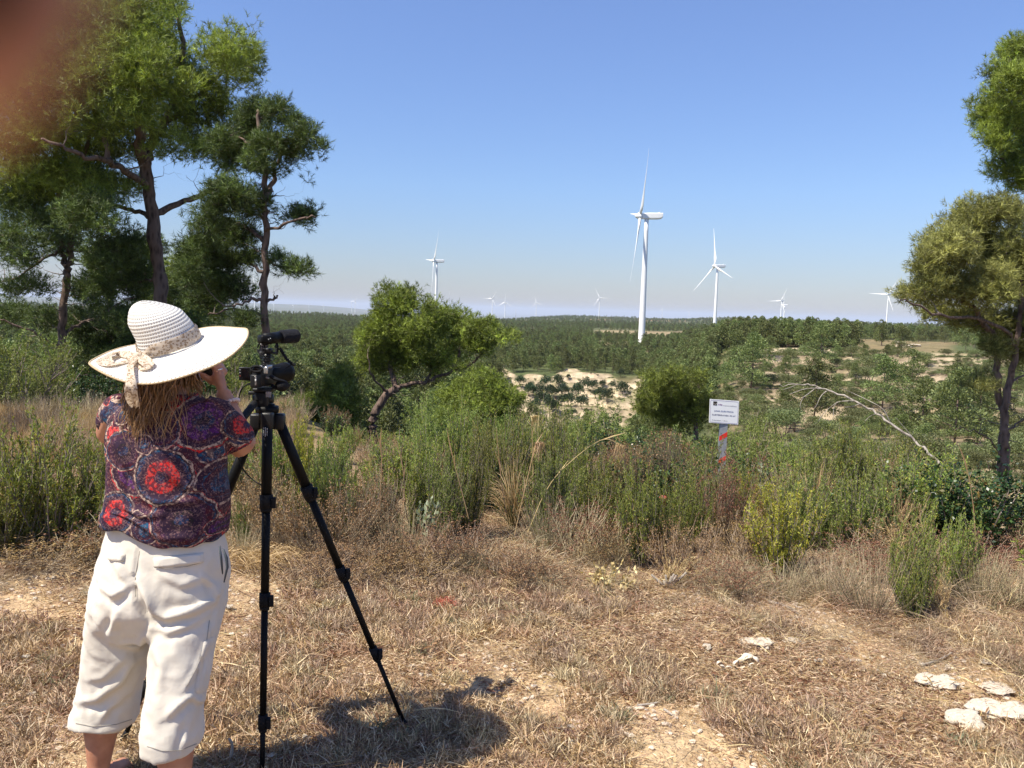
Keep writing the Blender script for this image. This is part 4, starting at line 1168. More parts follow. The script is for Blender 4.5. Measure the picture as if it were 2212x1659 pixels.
for v in range(4):     # rosemary: upright wands covered in narrow leaves; unit height 1, width ~.9
    for kind, mat, sd in (('rosemary', 'rosemary', 200), ('rosemary_yellow', 'rosemary_yellow', 220), ('green_wand', 'green_wand', 240)):
        if kind != 'rosemary' and v > 1: continue
        r = np.random.default_rng(sd + v)
        st = shrub_stems(r, 34, 1.0, .95, up=.9)
        tw = side_twigs(st, r, 9, .24, .15, .9)
        c, d = along(st, r, 30, .25); c2, d2_ = along(tw, r, 30, .05)
        c = np.concatenate([c, c2]); d = np.concatenate([d, d2_])
        dd = d * .8 + rand_dirs(len(c), r) * .75; dd /= np.linalg.norm(dd, axis=1)[:, None]
        V, Q = leaf_quads(c, dd, .036 * (.6 + .7 * r.random(len(c))), .0095, r)
        a = Acc(); a.add(V, Q)
        shape(kind, v, [('stems', mk(tubes(st, .009, .003).add(*[x for x in (lambda b: (np.concatenate(b.V), np.concatenate(b.Q)))(tubes(tw, .003, .0015, 3))]), kind + '_stems', 'bark_grey')), ('foliage', mk(a, kind + '_foliage', mat))])
for v in range(3):     # young bushy saplings
    r = np.random.default_rng(250 + v)
    st = shrub_stems(r, 9, 1.0, .9, up=.85); tw = side_twigs(st, r, 16, .34, .15, .35); tw2 = side_twigs(tw, r, 4, .12, .4, .5)
    c = np.concatenate([along(tw2, r, 12, .2)[0], along(tw, r, 10, .5)[0]])
    dd = rand_dirs(len(c), r) + np.array([0, 0, .5]); dd /= np.linalg.norm(dd, axis=1)[:, None]
    V, Q = leaf_quads(c + r.normal(0, .012, c.shape), dd, .040 * (.6 + .7 * r.random(len(c))), .008, r)
    a = Acc(); a.add(V, Q)
    shape('sapling', v, [('stems', mk(tubes(st + tw, .007, .002), 'sapling_stems', 'bark_grey')), ('foliage', mk(a, 'sapling_foliage', 'green_wand'))])
for v in range(3):     # kermes oak / mastic: rounded, dark, broad leaves
    r = np.random.default_rng(260 + v)
    st = shrub_stems(r, 22, .85, 1.0, up=.8); tw = side_twigs(st, r, 12, .28, .3, .3)
    c, d = along(tw, r, 22, .1)
    dd = d * .5 + rand_dirs(len(c), r); dd /= np.linalg.norm(dd, axis=1)[:, None]
    V, Q = leaf_quads(c + r.normal(0, .02, c.shape), dd, .034 * (.6 + .7 * r.random(len(c))), .021, r)
    a = Acc(); a.add(V, Q)
    shape('kermes', v, [('stems', mk(tubes(st, .010, .003), 'kermes_stems', 'bark_grey')), ('foliage', mk(a, 'kermes_foliage', 'kermes'))])
for v in range(2):     # grey dome with reddish seed heads
    r = np.random.default_rng(270 + v)
    st = []
    for i in range(420):
        q = rand_dirs(1, r)[0]; q[2] = abs(q[2]) * 1.1 + .12; q /= np.linalg.norm(q)
        L = .85 + .15 * r.random()
        b = np.array([q[0] * .08, q[1] * .08, 0]); e = np.array([q[0] * .5, q[1] * .5, q[2]]) * L
        st.append(np.stack([b, (b + e) / 2 + np.array([0, 0, .05]) + r.normal(0, .01, 3), e]))
    c, d = along(st, r, 9, .45, .97)
    dd = d + rand_dirs(len(c), r) * .6; dd /= np.linalg.norm(dd, axis=1)[:, None]
    V, Q = leaf_quads(c, dd, .03, .007, r); a = Acc(); a.add(V, Q)
    tip = np.array([p[-1] for p in st]); tip = np.repeat(tip, 5, 0)
    V, Q = leaf_quads(tip + r.normal(0, .01, tip.shape), rand_dirs(len(tip), r), .018, .012, r); b = Acc(); b.add(V, Q)
    shape('dome', v, [('stems', mk(tubes(st, .003, .0015, 3), 'dome_stems', 'twig')), ('foliage', mk(a, 'dome_foliage', 'sage')), ('seed_heads', mk(b, 'dome_seed_heads', 'rust'))])
for v in range(4):     # dry brown scrub with seed heads
    r = np.random.default_rng(280 + v)
    st = shrub_stems(r, 60, .95, 1.1, up=.9); tw = side_twigs(st, r, 6, .22, .4, .5)
    tip = np.array([p[-1] for p in tw] + [p[-1] for p in st]); tip = np.repeat(tip, 7, 0)
    V, Q = leaf_quads(tip + r.normal(0, .014, tip.shape), rand_dirs(len(tip), r), .020, .015, r); b = Acc(); b.add(V, Q)
    shape('brown', v, [('stems', mk(tubes(st + tw, .003, .0013, 3), 'dry_stems', 'twig')), ('seed_heads', mk(b, 'dry_seed_heads', 'brown' if v % 2 == 0 else 'rust'))])
for v in range(3):     # grey lavender-like fans of thin stems
    r = np.random.default_rng(290 + v)
    st = shrub_stems(r, 170, .95, 1.2, up=.75, k=5)
    c, d = along(st, r, 9, .2, .95)
    dd = d + rand_dirs(len(c), r) * .5; dd /= np.linalg.norm(dd, axis=1)[:, None]
    V, Q = leaf_quads(c, dd, .035, .006, r); a = Acc(); a.add(V, Q)
    shape('lavender', v, [('stems', mk(tubes(st, .0028, .0014, 3), 'lavender_stems', 'twig')), ('foliage', mk(a, 'lavender_foliage', 'sage'))])
def blade_strip(p, w, r):
    """flat tapering blade along a path"""
    t = np.gradient(p, axis=0); s = np.cross(t, rand_dirs(1, r)[0]); s /= np.linalg.norm(s, axis=1)[:, None] + 1e-9
    ww = w * np.sin(np.linspace(.5, 3.0, len(p)))[:, None]
    V = np.concatenate([p - s * ww / 2, p + s * ww / 2]); n = len(p)
    i = np.arange(n - 1); return V, np.stack([i, i + 1, n + i + 1, n + i], 1)
def tussock(r, n, h, spread, w, k=6, droop=.7):
    a = Acc()
    for i in range(n):
        an = r.random() * 6.28; q = (.15 + .85 * r.random())
        t = np.linspace(0, 1, k); L = h * (.6 + .4 * r.random())
        out = spread * q * t ** 1.4
        z = L * (t - droop * q * t ** 2.6)
        p = np.stack([math.cos(an) * out + r.normal(0, .02) , math.sin(an) * out + r.normal(0, .02), z - .02], 1)
        V, Q = blade_strip(p, w, r); a.add(V, Q)
    return a
for v in range(2):
    r = np.random.default_rng(300 + v)
    a = tussock(r, 170, 1.0, .55, .006); g = tussock(r, 110, .75, .4, .006)
    shape('tussock', v, [('dry_blades', mk(a, 'tussock_dry', 'straw')), ('green_blades', mk(g, 'tussock_green', 'kermes'))])
for v in range(2):
    r = np.random.default_rng(304 + v)
    shape('straw', v, [('dry_blades', mk(tussock(r, 130, 1.0, .30, .0055, droop=.35), 'dry_grass_blades', 'straw'))])
def plume_stalk(name, path, label, group=None, plume=True, mat='straw', parent_group=None):
    r = np.random.default_rng(abs(hash(name + label)) % 1000 if False else len(label) * 7)
    path = smooth_path(np.array([tuple(p) for p in path]), 2)
    o = empty(name, path[0], label, 'dry grass', group)
    a = Acc(); a.tube(path - path[0], np.linspace(.0034, .0016, len(path)), 5)
    # sheath leaves
    for t in (.3, .5, .62):
        i = int(t * (len(path) - 1)); d = path[i + 1] - path[i]; d = d / np.linalg.norm(d)
        p = np.stack([path[i], path[i] + d * .12, path[i] + d * .22 + np.array([r.normal(0, .02), 0, -.01])]) - path[0]
        V, Q = blade_strip(p, .010, r); a.add(V, Q)
    link('stalk', mk(a, 'stalk', mat), None, o)
    if plume:
        b = Acc()
        tp = path[int(len(path) * .84):]
        for k in range(60):
            i = r.integers(0, len(tp)); s = tp[i]; L = .05 + .09 * r.random()
            q = np.stack([s, s + np.array([r.normal(0, .02), r.normal(0, .02), .01]), s + np.array([r.normal(0, .035), r.normal(0, .03), -L])]) - path[0]
            V, Q = blade_strip(q, .0035, r); b.add(V, Q)
        link('plume', mk(b, 'plume', mat), None, o)
    return o
LBL = {'rosemary': 'green rosemary bush with upright shoots', 'rosemary_yellow': 'yellow-green rosemary bush', 'green_wand': 'fresh green bush with upright shoots', 'sapling': 'bushy green sapling', 'kermes': 'dark glossy evergreen shrub', 'dome': 'grey-green dome-shaped bush with reddish tips', 'brown': 'dry brown scrub with seed heads', 'lavender': 'grey wiry bush of thin stems', 'tussock': 'arching dry grass tussock', 'straw': 'clump of pale dry grass'}
NAME = {'rosemary': 'rosemary_bush', 'rosemary_yellow': 'rosemary_bush', 'green_wand': 'green_bush', 'sapling': 'sapling', 'kermes': 'evergreen_shrub', 'dome': 'dome_bush', 'brown': 'dry_bush', 'lavender': 'wiry_bush', 'tussock': 'grass_tussock', 'straw': 'dry_grass_clump'}
CAT = {'tussock': 'grass tussock', 'straw': 'grass tussock'}
rb = random.Random(77)
USED = {}
def bush_at(kind, loc, h, w=None, label=None, group='bushes along the edge of the clearing', v=None):
    k = rb.randrange(len(SHAPES[kind])) if v is None else v
    w = h if w is None else w
    o = empty(NAME[kind], loc, label, CAT.get(kind, 'bush'), group)
    o.rotation_euler = (rb.uniform(-.14, .14), rb.uniform(-.14, .14), rb.random() * 6.28); o.scale = (w, w, h)
    for nm, me in SHAPES[kind][k]:
        c = bpy.data.objects.new(nm, me); COL.objects.link(c); c.parent = o
    return o
def bush(kind, px, row, top, w=None, label=None, **kw):
    """row: picture row of its base; top: row of its top"""
    q = hit(px, row, 2.0, 60)
    d = math.hypot(q.x, q.y)
    a, e = azel(px, top); h = 1.2 * (EYE + e * d - q.z)
    return bush_at(kind, q, h, (w / FPX * d) if w else None, label, **kw)
def bushd(kind, px, d, top, w=None, label=None, **kw):
    q = at(px, d); a, e = azel(px, top); h = max(.25, 1.15 * (EYE + e * d - q.z))
    return bush_at(kind, q, h, (w / FPX * d) if w else None, label, **kw)

# left
bush('rosemary', 40, 1190, 960, 260, 'big yellow-green rosemary bush at the left frame edge beside the woman')
bush('rosemary', 120, 1200, 925, 230, 'tallest rosemary bush left of the woman')
bush('rosemary', 200, 1190, 1000, 200, 'rosemary bush touching the left side of the patterned blouse')
bush('rosemary', 10, 1215, 1040, 180, 'low rosemary bush cut by the left frame edge, nearest of the left ones')
bush('rosemary', 235, 1150, 930, 120, 'rosemary bush directly behind the left side of the woman')
bush('brown', 90, 1225, 1150, 300, 'dry twiggy growth under the left rosemary bushes')
bush('brown', 200, 1225, 1130, 200, 'dry twiggy growth at the foot of the rosemary left of the white trousers')
# right of the woman
bush('rosemary', 600, 1120, 925, 130, 'yellow-green rosemary just right of the tripod centre column')
bush('rosemary_yellow', 640, 1110, 915, 110, 'sunny rosemary between the two front tripod legs')
bush('rosemary', 690, 1120, 950, 120, 'rosemary right of the tripod leg top, below the small light pine')
bush('green_wand', 530, 1180, 1090, 70, 'small bright green sprig seen left of the tripod leg')
bush('lavender', 520, 1215, 1120, 110, 'pale grassy bush between woman and tripod')
bush('brown', 560, 1170, 1010, 160, 'rust-brown scrub behind the tripod legs')
bush('brown', 640, 1200, 1040, 190, 'rust-brown scrub left of the slanting tripod leg')
bush('brown', 720, 1220, 1060, 190, 'brown scrub with seed heads behind the slanting tripod leg')
bush('brown', 780, 1190, 1030, 160, 'brown scrub right of the slanting tripod leg')
bush('lavender', 820, 1180, 1000, 140, 'grey wiry bush right of the tripod, below the dry grass band')
bush('lavender', 880, 1215, 1090, 170, 'grey wiry bush over the dark hollow right of the tripod')
bush('brown', 840, 1235, 1150, 180, 'low brown twigs above the dark hollow right of the tripod')
bush('brown', 960, 1235, 1130, 200, 'brown twiggy scrub below the drooping plumes')
bush('lavender', 1010, 1240, 1160, 160, 'low grey tangle at the edge of the mown ground')
bushd('straw', 800, 8.6, 965, 90, 'pale dry grass clump below the leaning pine trunk')
bushd('straw', 850, 8.9, 960, 90, 'golden dry grass clump right of the leaning pine trunk')
bushd('straw', 880, 7.4, 1000, 90, 'dry grass clump in front of the leaning pine')
bush('silver' if 'silver' in SHAPES else 'lavender', 930, 1090, 1020, 50, 'small pale silver-leaved sprig right of the tripod')
# centre
for px, row, top, w, lab in [(930, 1120, 925, 110, 'rosemary right of the leaning pine trunk'), (980, 1110, 900, 120, 'tall rosemary below the low dark pine'), (1040, 1100, 905, 120, 'tall rosemary left of the drooping plume'),
                             (1090, 1120, 920, 120, 'rosemary growing through the arching tussock'), (1150, 1110, 895, 120, 'tall green rosemary right of the drooping plume'), (1200, 1120, 915, 120, 'rosemary under the long arching stalk'), (1245, 1140, 950, 110, 'rosemary at the middle under the arching stalk'),
                             (1300, 1150, 1000, 120, 'rosemary left of the grey dome bush'), (1385, 1230, 1010, 130, 'tall narrow rosemary standing forward, below the grey dome bush'), (1420, 1220, 1040, 110, 'rosemary beside the red cap'),
                             (1500, 1170, 1010, 120, 'rosemary right of the red cap'), (1560, 1180, 1030, 110, 'rosemary hiding the foot of the sign post'), (1610, 1150, 1010, 110, 'rosemary right of the sign post foot')]:
    bush('rosemary', px, row, top, w, lab)
_alt = ['rosemary', 'green_wand', 'rosemary', 'rosemary', 'green_wand']
for _i, (px, row, top, w, lab) in enumerate([(660, 1185, 1000, 130, 'green rosemary in the brown scrub behind the tripod legs'), (730, 1175, 965, 120, 'yellow-green rosemary right of the tripod top'), (790, 1160, 975, 130, 'rosemary left of the golden stalks'), (900, 1165, 985, 130, 'rosemary behind the silver sprig'), (955, 1180, 965, 130, 'forward rosemary left of the tussock'), (1015, 1175, 960, 130, 'forward rosemary touching the tussock on the left'),
                             (1190, 1180, 975, 130, 'forward rosemary touching the tussock on the right'), (1240, 1175, 985, 120, 'forward rosemary under the plume of the arching stalk'), (1290, 1185, 1020, 120, 'forward rosemary right of the arching plume'), (1345, 1190, 1040, 110, 'low rosemary in front of the smaller dome bush'), (1470, 1200, 1050, 120, 'low rosemary just right of the red cap'),
                             (1720, 1190, 1010, 130, 'forward rosemary right of the bright yellow bush'), (1775, 1200, 1040, 120, 'forward rosemary before the middle dark shrub'), (1840, 1200, 1030, 120, 'forward rosemary before the right dark shrub'), (1900, 1200, 1040, 120, 'forward rosemary left of the yellowish one')]):
    bush(_alt[_i % 5], px, row, top + (_i * 37 % 5) * 9, w * (.8 + (_i * 13 % 5) * .1), lab.replace('rosemary', 'green bush') if _alt[_i % 5] != 'rosemary' else lab)
bush('tussock', 1110, 1150, 960, 200, 'arching dry grass tussock with dark green heart in the middle of the bushes')
bush('dome', 1432, 1130, 950, 190, 'large grey dome bush with reddish top left of the sign post')
bush('dome', 1365, 1140, 985, 130, 'smaller grey dome bush left of the large one')
bushd('kermes', 1330, 10.5, 905, 150, 'leafy dark green shrub behind the bushes, left of the grey dome bush')
bushd('kermes', 1280, 9.8, 930, 110, 'leafy dark green shrub behind the rosemary, under the bright rounded pine')
bush('lavender', 1190, 1200, 1060, 160, 'pale grey-green wiry bush right of the tussock')
bush('brown', 1250, 1220, 1090, 190, 'brown seed-head scrub between grey bush and tall rosemary')
bush('brown', 1330, 1230, 1120, 160, 'brown seed-head scrub left of the forward rosemary')
bush('brown', 1545, 1200, 1000, 130, 'rust-brown scrub in front of the sign post')
bush('brown', 1610, 1235, 1120, 160, 'brown scrub left of the yellow rosemary')
bush('brown', 1480, 1250, 1130, 160, 'dry brown scrub behind the chopped stump')
bush('brown', 1120, 1255, 1180, 220, 'low cut brush at the clearing edge below the tussock')
bush('brown', 900, 1262, 1195, 220, 'low cut brush at the clearing edge right of the tripod')
bush('brown', 720, 1262, 1190, 220, 'low cut brush at the clearing edge behind the slanting leg')
bush('brown', 1560, 1290, 1210, 200, 'low cut brush right of the chopped stump')
bush('lavender', 1700, 1290, 1210, 220, 'low grey brush under the yellow rosemary')
# right
bush('rosemary_yellow', 1685, 1250, 1060, 200, 'bright yellow-green rosemary, the most yellow bush', v=0)
bush('rosemary_yellow', 1640, 1170, 1035, 80, 'narrow yellowish rosemary left of the brightest one')
for px, row, top, w, lab in [(1690, 1110, 960, 120, 'rosemary behind the bright yellow one'), (1745, 1130, 985, 130, 'dark twiggy rosemary right of the bright yellow one'), (1790, 1140, 940, 130, 'tall rosemary right of the yellow one'), (1840, 1140, 955, 130, 'tall rosemary below the dead branch'),
                             (1890, 1120, 965, 120, 'tall rosemary under the root end of the dead branch'), (1930, 1110, 960, 110, 'rosemary right of the dead branch root end'), (1975, 1150, 1000, 110, 'rosemary left of the big dark shrub'), (2020, 1090, 975, 110, 'rosemary peeking over the big dark shrub')]:
    bush('rosemary', px, row, top, w, lab)
bush('rosemary_yellow', 1945, 1165, 1030, 110, 'yellowish rosemary between two dark shrubs')
bush('kermes', 2080, 1200, 985, 270, 'biggest dark glossy shrub, left of the right pine stems', v=0)
bush('kermes', 1800, 1155, 1040, 150, 'dark glossy shrub in the middle of the right bushes', v=1)
bush('kermes', 1860, 1165, 1060, 130, 'dark glossy shrub right of the middle one', v=2)
bush('lavender', 1880, 1330, 1170, 200, 'grey wiry bush reaching forward on the right')
bush('lavender', 1790, 1300, 1190, 190, 'grey wiry bush left of the forward one')
bush('lavender', 2120, 1310, 1180, 210, 'grey wiry bush at the right behind the leaning dry branch')
bush('lavender', 2200, 1320, 1200, 190, 'grey wiry bush at the right frame edge')
bush('rosemary', 1975, 1345, 1190, 105, 'feathery green bush standing forward on the right, before the dry branch')
bush('rosemary', 1950, 1330, 1110, 100, 'slim rosemary left of the feathery green bush')
bush('rosemary', 2050, 1290, 1120, 120, 'rosemary behind the leaning dry branch')
bush('brown', 1960, 1240, 1130, 190, 'brown scrub below the yellowish rosemary')
bush('brown', 2090, 1240, 1170, 190, 'brown scrub under the biggest dark shrub')
bush('brown', 2180, 1210, 1120, 190, 'brown scrub at the foot of the twin pine stems')
bush('brown', 1850, 1250, 1160, 190, 'brown scrub with yellow flower heads behind the grey bushes')
bushd('sapling', 2195, 14.0, 1060, 160, 'bright green low growth right of the twin pine stems')
bushd('sapling', 1625, 14.5, 930, 170, 'soft green bush right of the sign board')
bushd('sapling', 1590, 16, 950, 120, 'soft green bush close behind the sign post')
# random fill behind, one object each
regions = [(0, 230, 'behind the left rosemary'), (490, 700, 'behind the tripod'), (700, 900, 'below the leaning pine'), (900, 1080, 'below the low dark pine'), (1080, 1250, 'behind the tussock'), (1250, 1400, 'behind the grey dome bush'), (1400, 1540, 'left of the sign post'), (1580, 1750, 'right of the sign post'), (1750, 1950, 'below the dead branch'), (1950, 2200, 'left of the twin pine stems')]
rr_ = random.Random(42)
for (a0, a1, w) in regions:
    n = max(6, int((a1 - a0) / 12))
    for k in range(n):
        px = rr_.uniform(a0, a1); d = rr_.uniform(7.0, 13.5)
        left = a1 < 240
        kind = rr_.choice(['brown', 'brown', 'straw', 'straw', 'lavender'] if left else ['rosemary', 'rosemary', 'rosemary', 'brown', 'lavender', 'kermes', 'green_wand', 'straw'])
        if left and d < 8: d += 3
        top = (905 if left else 945) + rr_.uniform(0, 60)
        if px > 1550: top += 35
        if px > 2095: continue
        q = at(px, d); a_, e_ = azel(px, top); h = min(1.6, max(.45, 1.15 * (EYE + e_ * d - q.z)))
        bush_at(kind, q, h * (1 if not left else .75), h * rr_.uniform(.9, 1.3), ('tall ' if h > 1.25 else 'low ' if h < .85 else '') + LBL[kind] + ' ' + w + (', front row' if d < 9 else ', back row' if d > 11.3 else ', middle row'), group='bushes filling the band behind the clearing')
for k in range(46):    # down the slope
    px = rr_.uniform(870, 1700); d = rr_.uniform(14, 42)
    if 780 < px < 905: continue
    q = at(px, d); kind = rr_.choice(['kermes', 'sapling', 'sapling', 'kermes'])
    h = rr_.uniform(.9, 1.9)
    w = next(w for (a0, a1, w) in regions if px < a1)
    bush_at(kind, q, h, h * 1.1, ('tall ' if h > 1.5 else 'low ' if h < 1.15 else '') + LBL[kind] + (' far' if d > 28 else ' a little way') + ' down the slope, ' + w, group='bushes lower down the slope')

# a few more just outside both frame edges
for k in range(34):
    side_ = k % 2; px = rr_.uniform(2380, 3000) if side_ else rr_.uniform(-800, -140); d = rr_.uniform(5.6, 11)
    kind = rr_.choice(['rosemary', 'rosemary', 'brown', 'lavender', 'kermes']); h = rr_.uniform(.6, 1.1)
    bush_at(kind, at(px, d), h, h * 1.1, LBL[kind] + (' beyond the right pine' if side_ else ' beyond the left rosemary bushes'), group='bushes beyond the edges of the clearing')

# young growth and saplings behind the left grass
for k, (px, d, top, kind, lab) in enumerate([(40, 13.5, 760, 'sapling', 'sunlit yellow-green sapling left of the forked pine'), (80, 15, 790, 'sapling', 'sunlit sapling just left of the forked pine trunk'), (10, 16, 740, 'sapling', 'sunlit sapling at the left frame edge'), (160, 12.5, 850, 'kermes', 'leafy green shrub at the foot of the forked pine'), (110, 12.2, 870, 'kermes', 'low leafy shrub before the forked pine'), (60, 12.5, 865, 'kermes', 'low leafy shrub right of the weathered stake'),
                                             (250, 15.5, 800, 'kermes', 'dark shrub behind the woman between the left pines'), (300, 16, 780, 'kermes', 'dark shrub behind the hat'), (200, 16.5, 790, 'kermes', 'dark shrub right of the forked pine'), (470, 15, 760, 'kermes', 'dark shrub right of the hat'), (510, 14.6, 760, 'sapling', 'bright sapling between hat and slender pine'), (540, 15.5, 760, 'kermes', 'dark shrub at the slender pine foot'), (480, 17, 800, 'kermes', 'dark low shrub seen beside the raised hand')]):
    bushd(kind, px, d, top, None, lab)

# ------------------------------------------------------------------ ground cover (uncountable)
def strips(r, n, rad, L0, L1, w, lift, k=3, mat='litter', up=0.0, nm='litter'):
    a = Acc()
    for i in range(n):
        an = r.random() * 6.28; q = rad * r.random() ** .5; b = r.random() * 6.28; L = r.uniform(L0, L1)
        t = np.linspace(0, 1, k); bend = r.normal(0, .35)
        c = np.array([q * math.cos(an), q * math.sin(an), r.uniform(0, lift)])
        el_ = abs(r.normal(0, .22)) + up * r.random() ** .5
        p = c + np.stack([L * t * math.cos(el_) * np.cos(b + bend * t), L * t * math.cos(el_) * np.sin(b + bend * t), L * t * math.sin(el_) * (1 - .3 * t)], 1)
        V, Q = blade_strip(p, w * r.uniform(.6, 1.3), r); a.add(V, Q)
    return mk(a, nm, mat)
r = np.random.default_rng(400)
LIT = [strips(r, 90, .12, .010, .034, .0028, .009, mat='litter', nm='litter_a'), strips(r, 80, .12, .014, .045, .0023, .014, mat='litter', nm='litter_b', up=.25), strips(r, 90, .12, .010, .030, .0027, .010, mat='litter_grey', nm='litter_c'),
       strips(r, 12, .16, .06, .20, .0028, .02, k=4, mat='straw', nm='litter_straw', up=.05), strips(r, 60, .12, .015, .04, .006, .01, mat='brown', nm='litter_brown')]
TUF = [strips(r, 90, .05, .04, .10, .0028, .0, k=4, mat='litter_grey', nm='tuft_grey', up=1.3), strips(r, 90, .06, .04, .09, .0030, .0, k=4, mat='litter', nm='tuft_tan', up=1.2), strips(r, 70, .05, .04, .085, .003, .0, k=4, mat='sage', nm='tuft_green', up=1.2)]
def twig_clump(r, n, h, rad, mat, nm):
    a = Acc()
    for i in range(n):
        an, b = r.random() * 6.28, r.random() * 6.28; q = rad * r.random() ** .5; L = r.uniform(.1, .3) * h / .25
        el_ = r.uniform(0, .9)
        t = np.linspace(0, 1, 5)
        p = np.array([q * math.cos(an), q * math.sin(an), r.uniform(0, h * .5)]) + np.stack([L * t * math.cos(el_) * np.cos(b + r.normal(0, .5) * t), L * t * math.cos(el_) * np.sin(b + r.normal(0, .5) * t), L * t * math.sin(el_) - .3 * L * t * t], 1)
        a.tube(p, np.linspace(.0015, .0008, 5), 3, cap=False)
    return mk(a, nm, mat)
TWG = [twig_clump(r, 60, .22, .22, 'twig', 'twig_a'), twig_clump(r, 60, .30, .22, 'twig', 'twig_b'), twig_clump(r, 50, .22, .2, 'litter', 'twig_c')] 
def rock_mesh(seed, sub=3, flat=.6, rough=.35, mat='stone'):
    bm = bmesh.new(); bmesh.ops.create_icosphere(bm, subdivisions=sub, radius=.5)
    o = Vector((seed * 3.7, seed * 1.3, 0))
    for v in bm.verts:
        n_ = mnoise.noise(v.co * 2.2 + o) * rough + mnoise.noise(v.co * 6 + o) * rough * .35 + mnoise.noise(v.co * 14 + o) * rough * .16
        v.co = v.co * (1 + n_); v.co.z *= flat
        if v.co.z > flat * .33: v.co.z = flat * .33 + (v.co.z - flat * .33) * .35
    me = bpy.data.meshes.new('rock'); bm.to_mesh(me); bm.free()
    me.polygons.foreach_set('use_smooth', [sub > 3] * len(me.polygons))
    me.materials.append(MAT[mat]); return me
PEB = [rock_mesh(i, 1 if i < 3 else 2, .6, .5, 'pebble') for i in range(5)]
def ground_scatter(name, n, d0, d1, pxa, pxb, protos, wts, s0, s1, seed, label, zoff=0, thresh=None, tilt=.15, gfun=None):
    x, y, d, az, r = az_scatter(n, pxa, pxb, d0, d1, .6, seed)
    k = np.ones(n, bool)
    if thresh is not None: k = thresh(x, y, d, az)
    x, y, d = x[k], y[k], d[k]; n = len(x)
    z = terr(x, y) + zoff
    rot = np.stack([r.normal(0, tilt, n), r.normal(0, tilt, n), r.random(n) * 6.28], 1)
    s = r.uniform(s0, s1, n)
    wts = np.array(wts, float); wts /= wts.sum()
    return scatter(name, np.stack([x, y, z], 1), rot, np.stack([s, s, s], 1), protos, r.choice(len(protos), n, p=wts), label)
bare = lambda x, y: fbm(x * 1.3, y * 1.3, 61)
ground_scatter('ground_litter', 44000, 1.0, 8.0, -1100, 3400, LIT, [3.4, 2.4, 3, .45, 1.3], .7, 1.3, 501, 'cut straw, twigs and dry leaf litter covering the ground', thresh=lambda x, y, d, az: rng.random(len(x)) < np.where(bare(x, y) > .53, .28, 1))
ground_scatter('dry_turf', 16500, 1.0, 9.0, -1100, 3400, TUF, [3, 3, .35], .6, 1.35, 502, 'short dry turf and grey wiry tufts', thresh=lambda x, y, d, az: (vnoise(x * 1.9, y * 1.9, 81) > .38) & (bare(x, y) < .60), tilt=.2)
ground_scatter('pebbles', 9500, 1.2, 6.5, -1100, 3400, PEB, [1] * 5, .006, .034, 503, 'small pale limestone pebbles among the litter', thresh=lambda x, y, d, az: rng.random(len(x)) < np.where(bare(x, y) > .52, 1, .25), zoff=.004)
edge = lambda px: np.interp(px, [0, 700, 1300, 1600, 2050, 2212], [5.6, 5.35, 5.2, 4.9, 4.3, 4.6])
pxof = lambda az: 1106 + np.tan(az) * 1805
ground_scatter('dry_brush', 2200, 4.2, 9.0, -1100, 3400, TWG, [1.4, 1, 2.2], .35, .8, 504, 'tangled dry brush at the foot of the bushes', thresh=lambda x, y, d, az: d > edge(pxof(az)) - .15 - .25 * vnoise(x * 2, y * 2, 3))
ground_scatter('dry_stubble', 3200, 9.0, 17.0, -1100, 640, [SHAPES['straw'][0][0][1], SHAPES['straw'][1][0][1], SHAPES['brown'][0][0][1]], [3, 3, 1], .25, .55, 505, 'knee-high dry grass under the left pines')
ground_scatter('slope_scrub', 1500, 13.0, 60.0, 900, 1700, [SHAPES['kermes'][0][1][1], SHAPES['sapling'][0][1][1], SHAPES['brown'][0][0][1], SHAPES['rosemary'][0][1][1]], [2, 2, 1, 1], .4, 1.2, 506, 'low green scrub down the hidden slope')
# ------------------------------------------------------------------ woman seen from behind
from mathutils.bvhtree import BVHTree
def proj(p):
    v = np.asarray(p, float) - np.array([0, 0, EYE])
    z = v @ np.array(f_); x = v @ np.array(r_); y = v @ np.array(u_)
    return CX + FPX * x / z, CY - FPX * y / z
def remesh(acc, name, vox, smooth=6, fac=.5):
    me = acc.mesh(name)
    o = bpy.data.objects.new(name, me); COL.objects.link(o)
    m = o.modifiers.new('r', 'REMESH'); m.mode = 'VOXEL'; m.voxel_size = vox; m.use_smooth_shade = True
    if smooth:
        s = o.modifiers.new('s', 'SMOOTH'); s.iterations = smooth; s.factor = fac
    dg = bpy.context.evaluated_depsgraph_get()
    out = bpy.data.meshes.new_from_object(o.evaluated_get(dg))
    bpy.data.objects.remove(o); bpy.data.meshes.remove(me)
    out.polygons.foreach_set('use_smooth', [True] * len(out.polygons))
    return out
def getV(me):
    V = np.empty(len(me.vertices) * 3); me.vertices.foreach_get('co', V); return V.reshape(-1, 3)
def getN(me):
    V = np.empty(len(me.vertices) * 3, dtype=np.float32); me.vertices.foreach_get('normal', V); return V.reshape(-1, 3).astype(float)
def setV(me, V):
    me.vertices.foreach_set('co', V.ravel()); me.update()
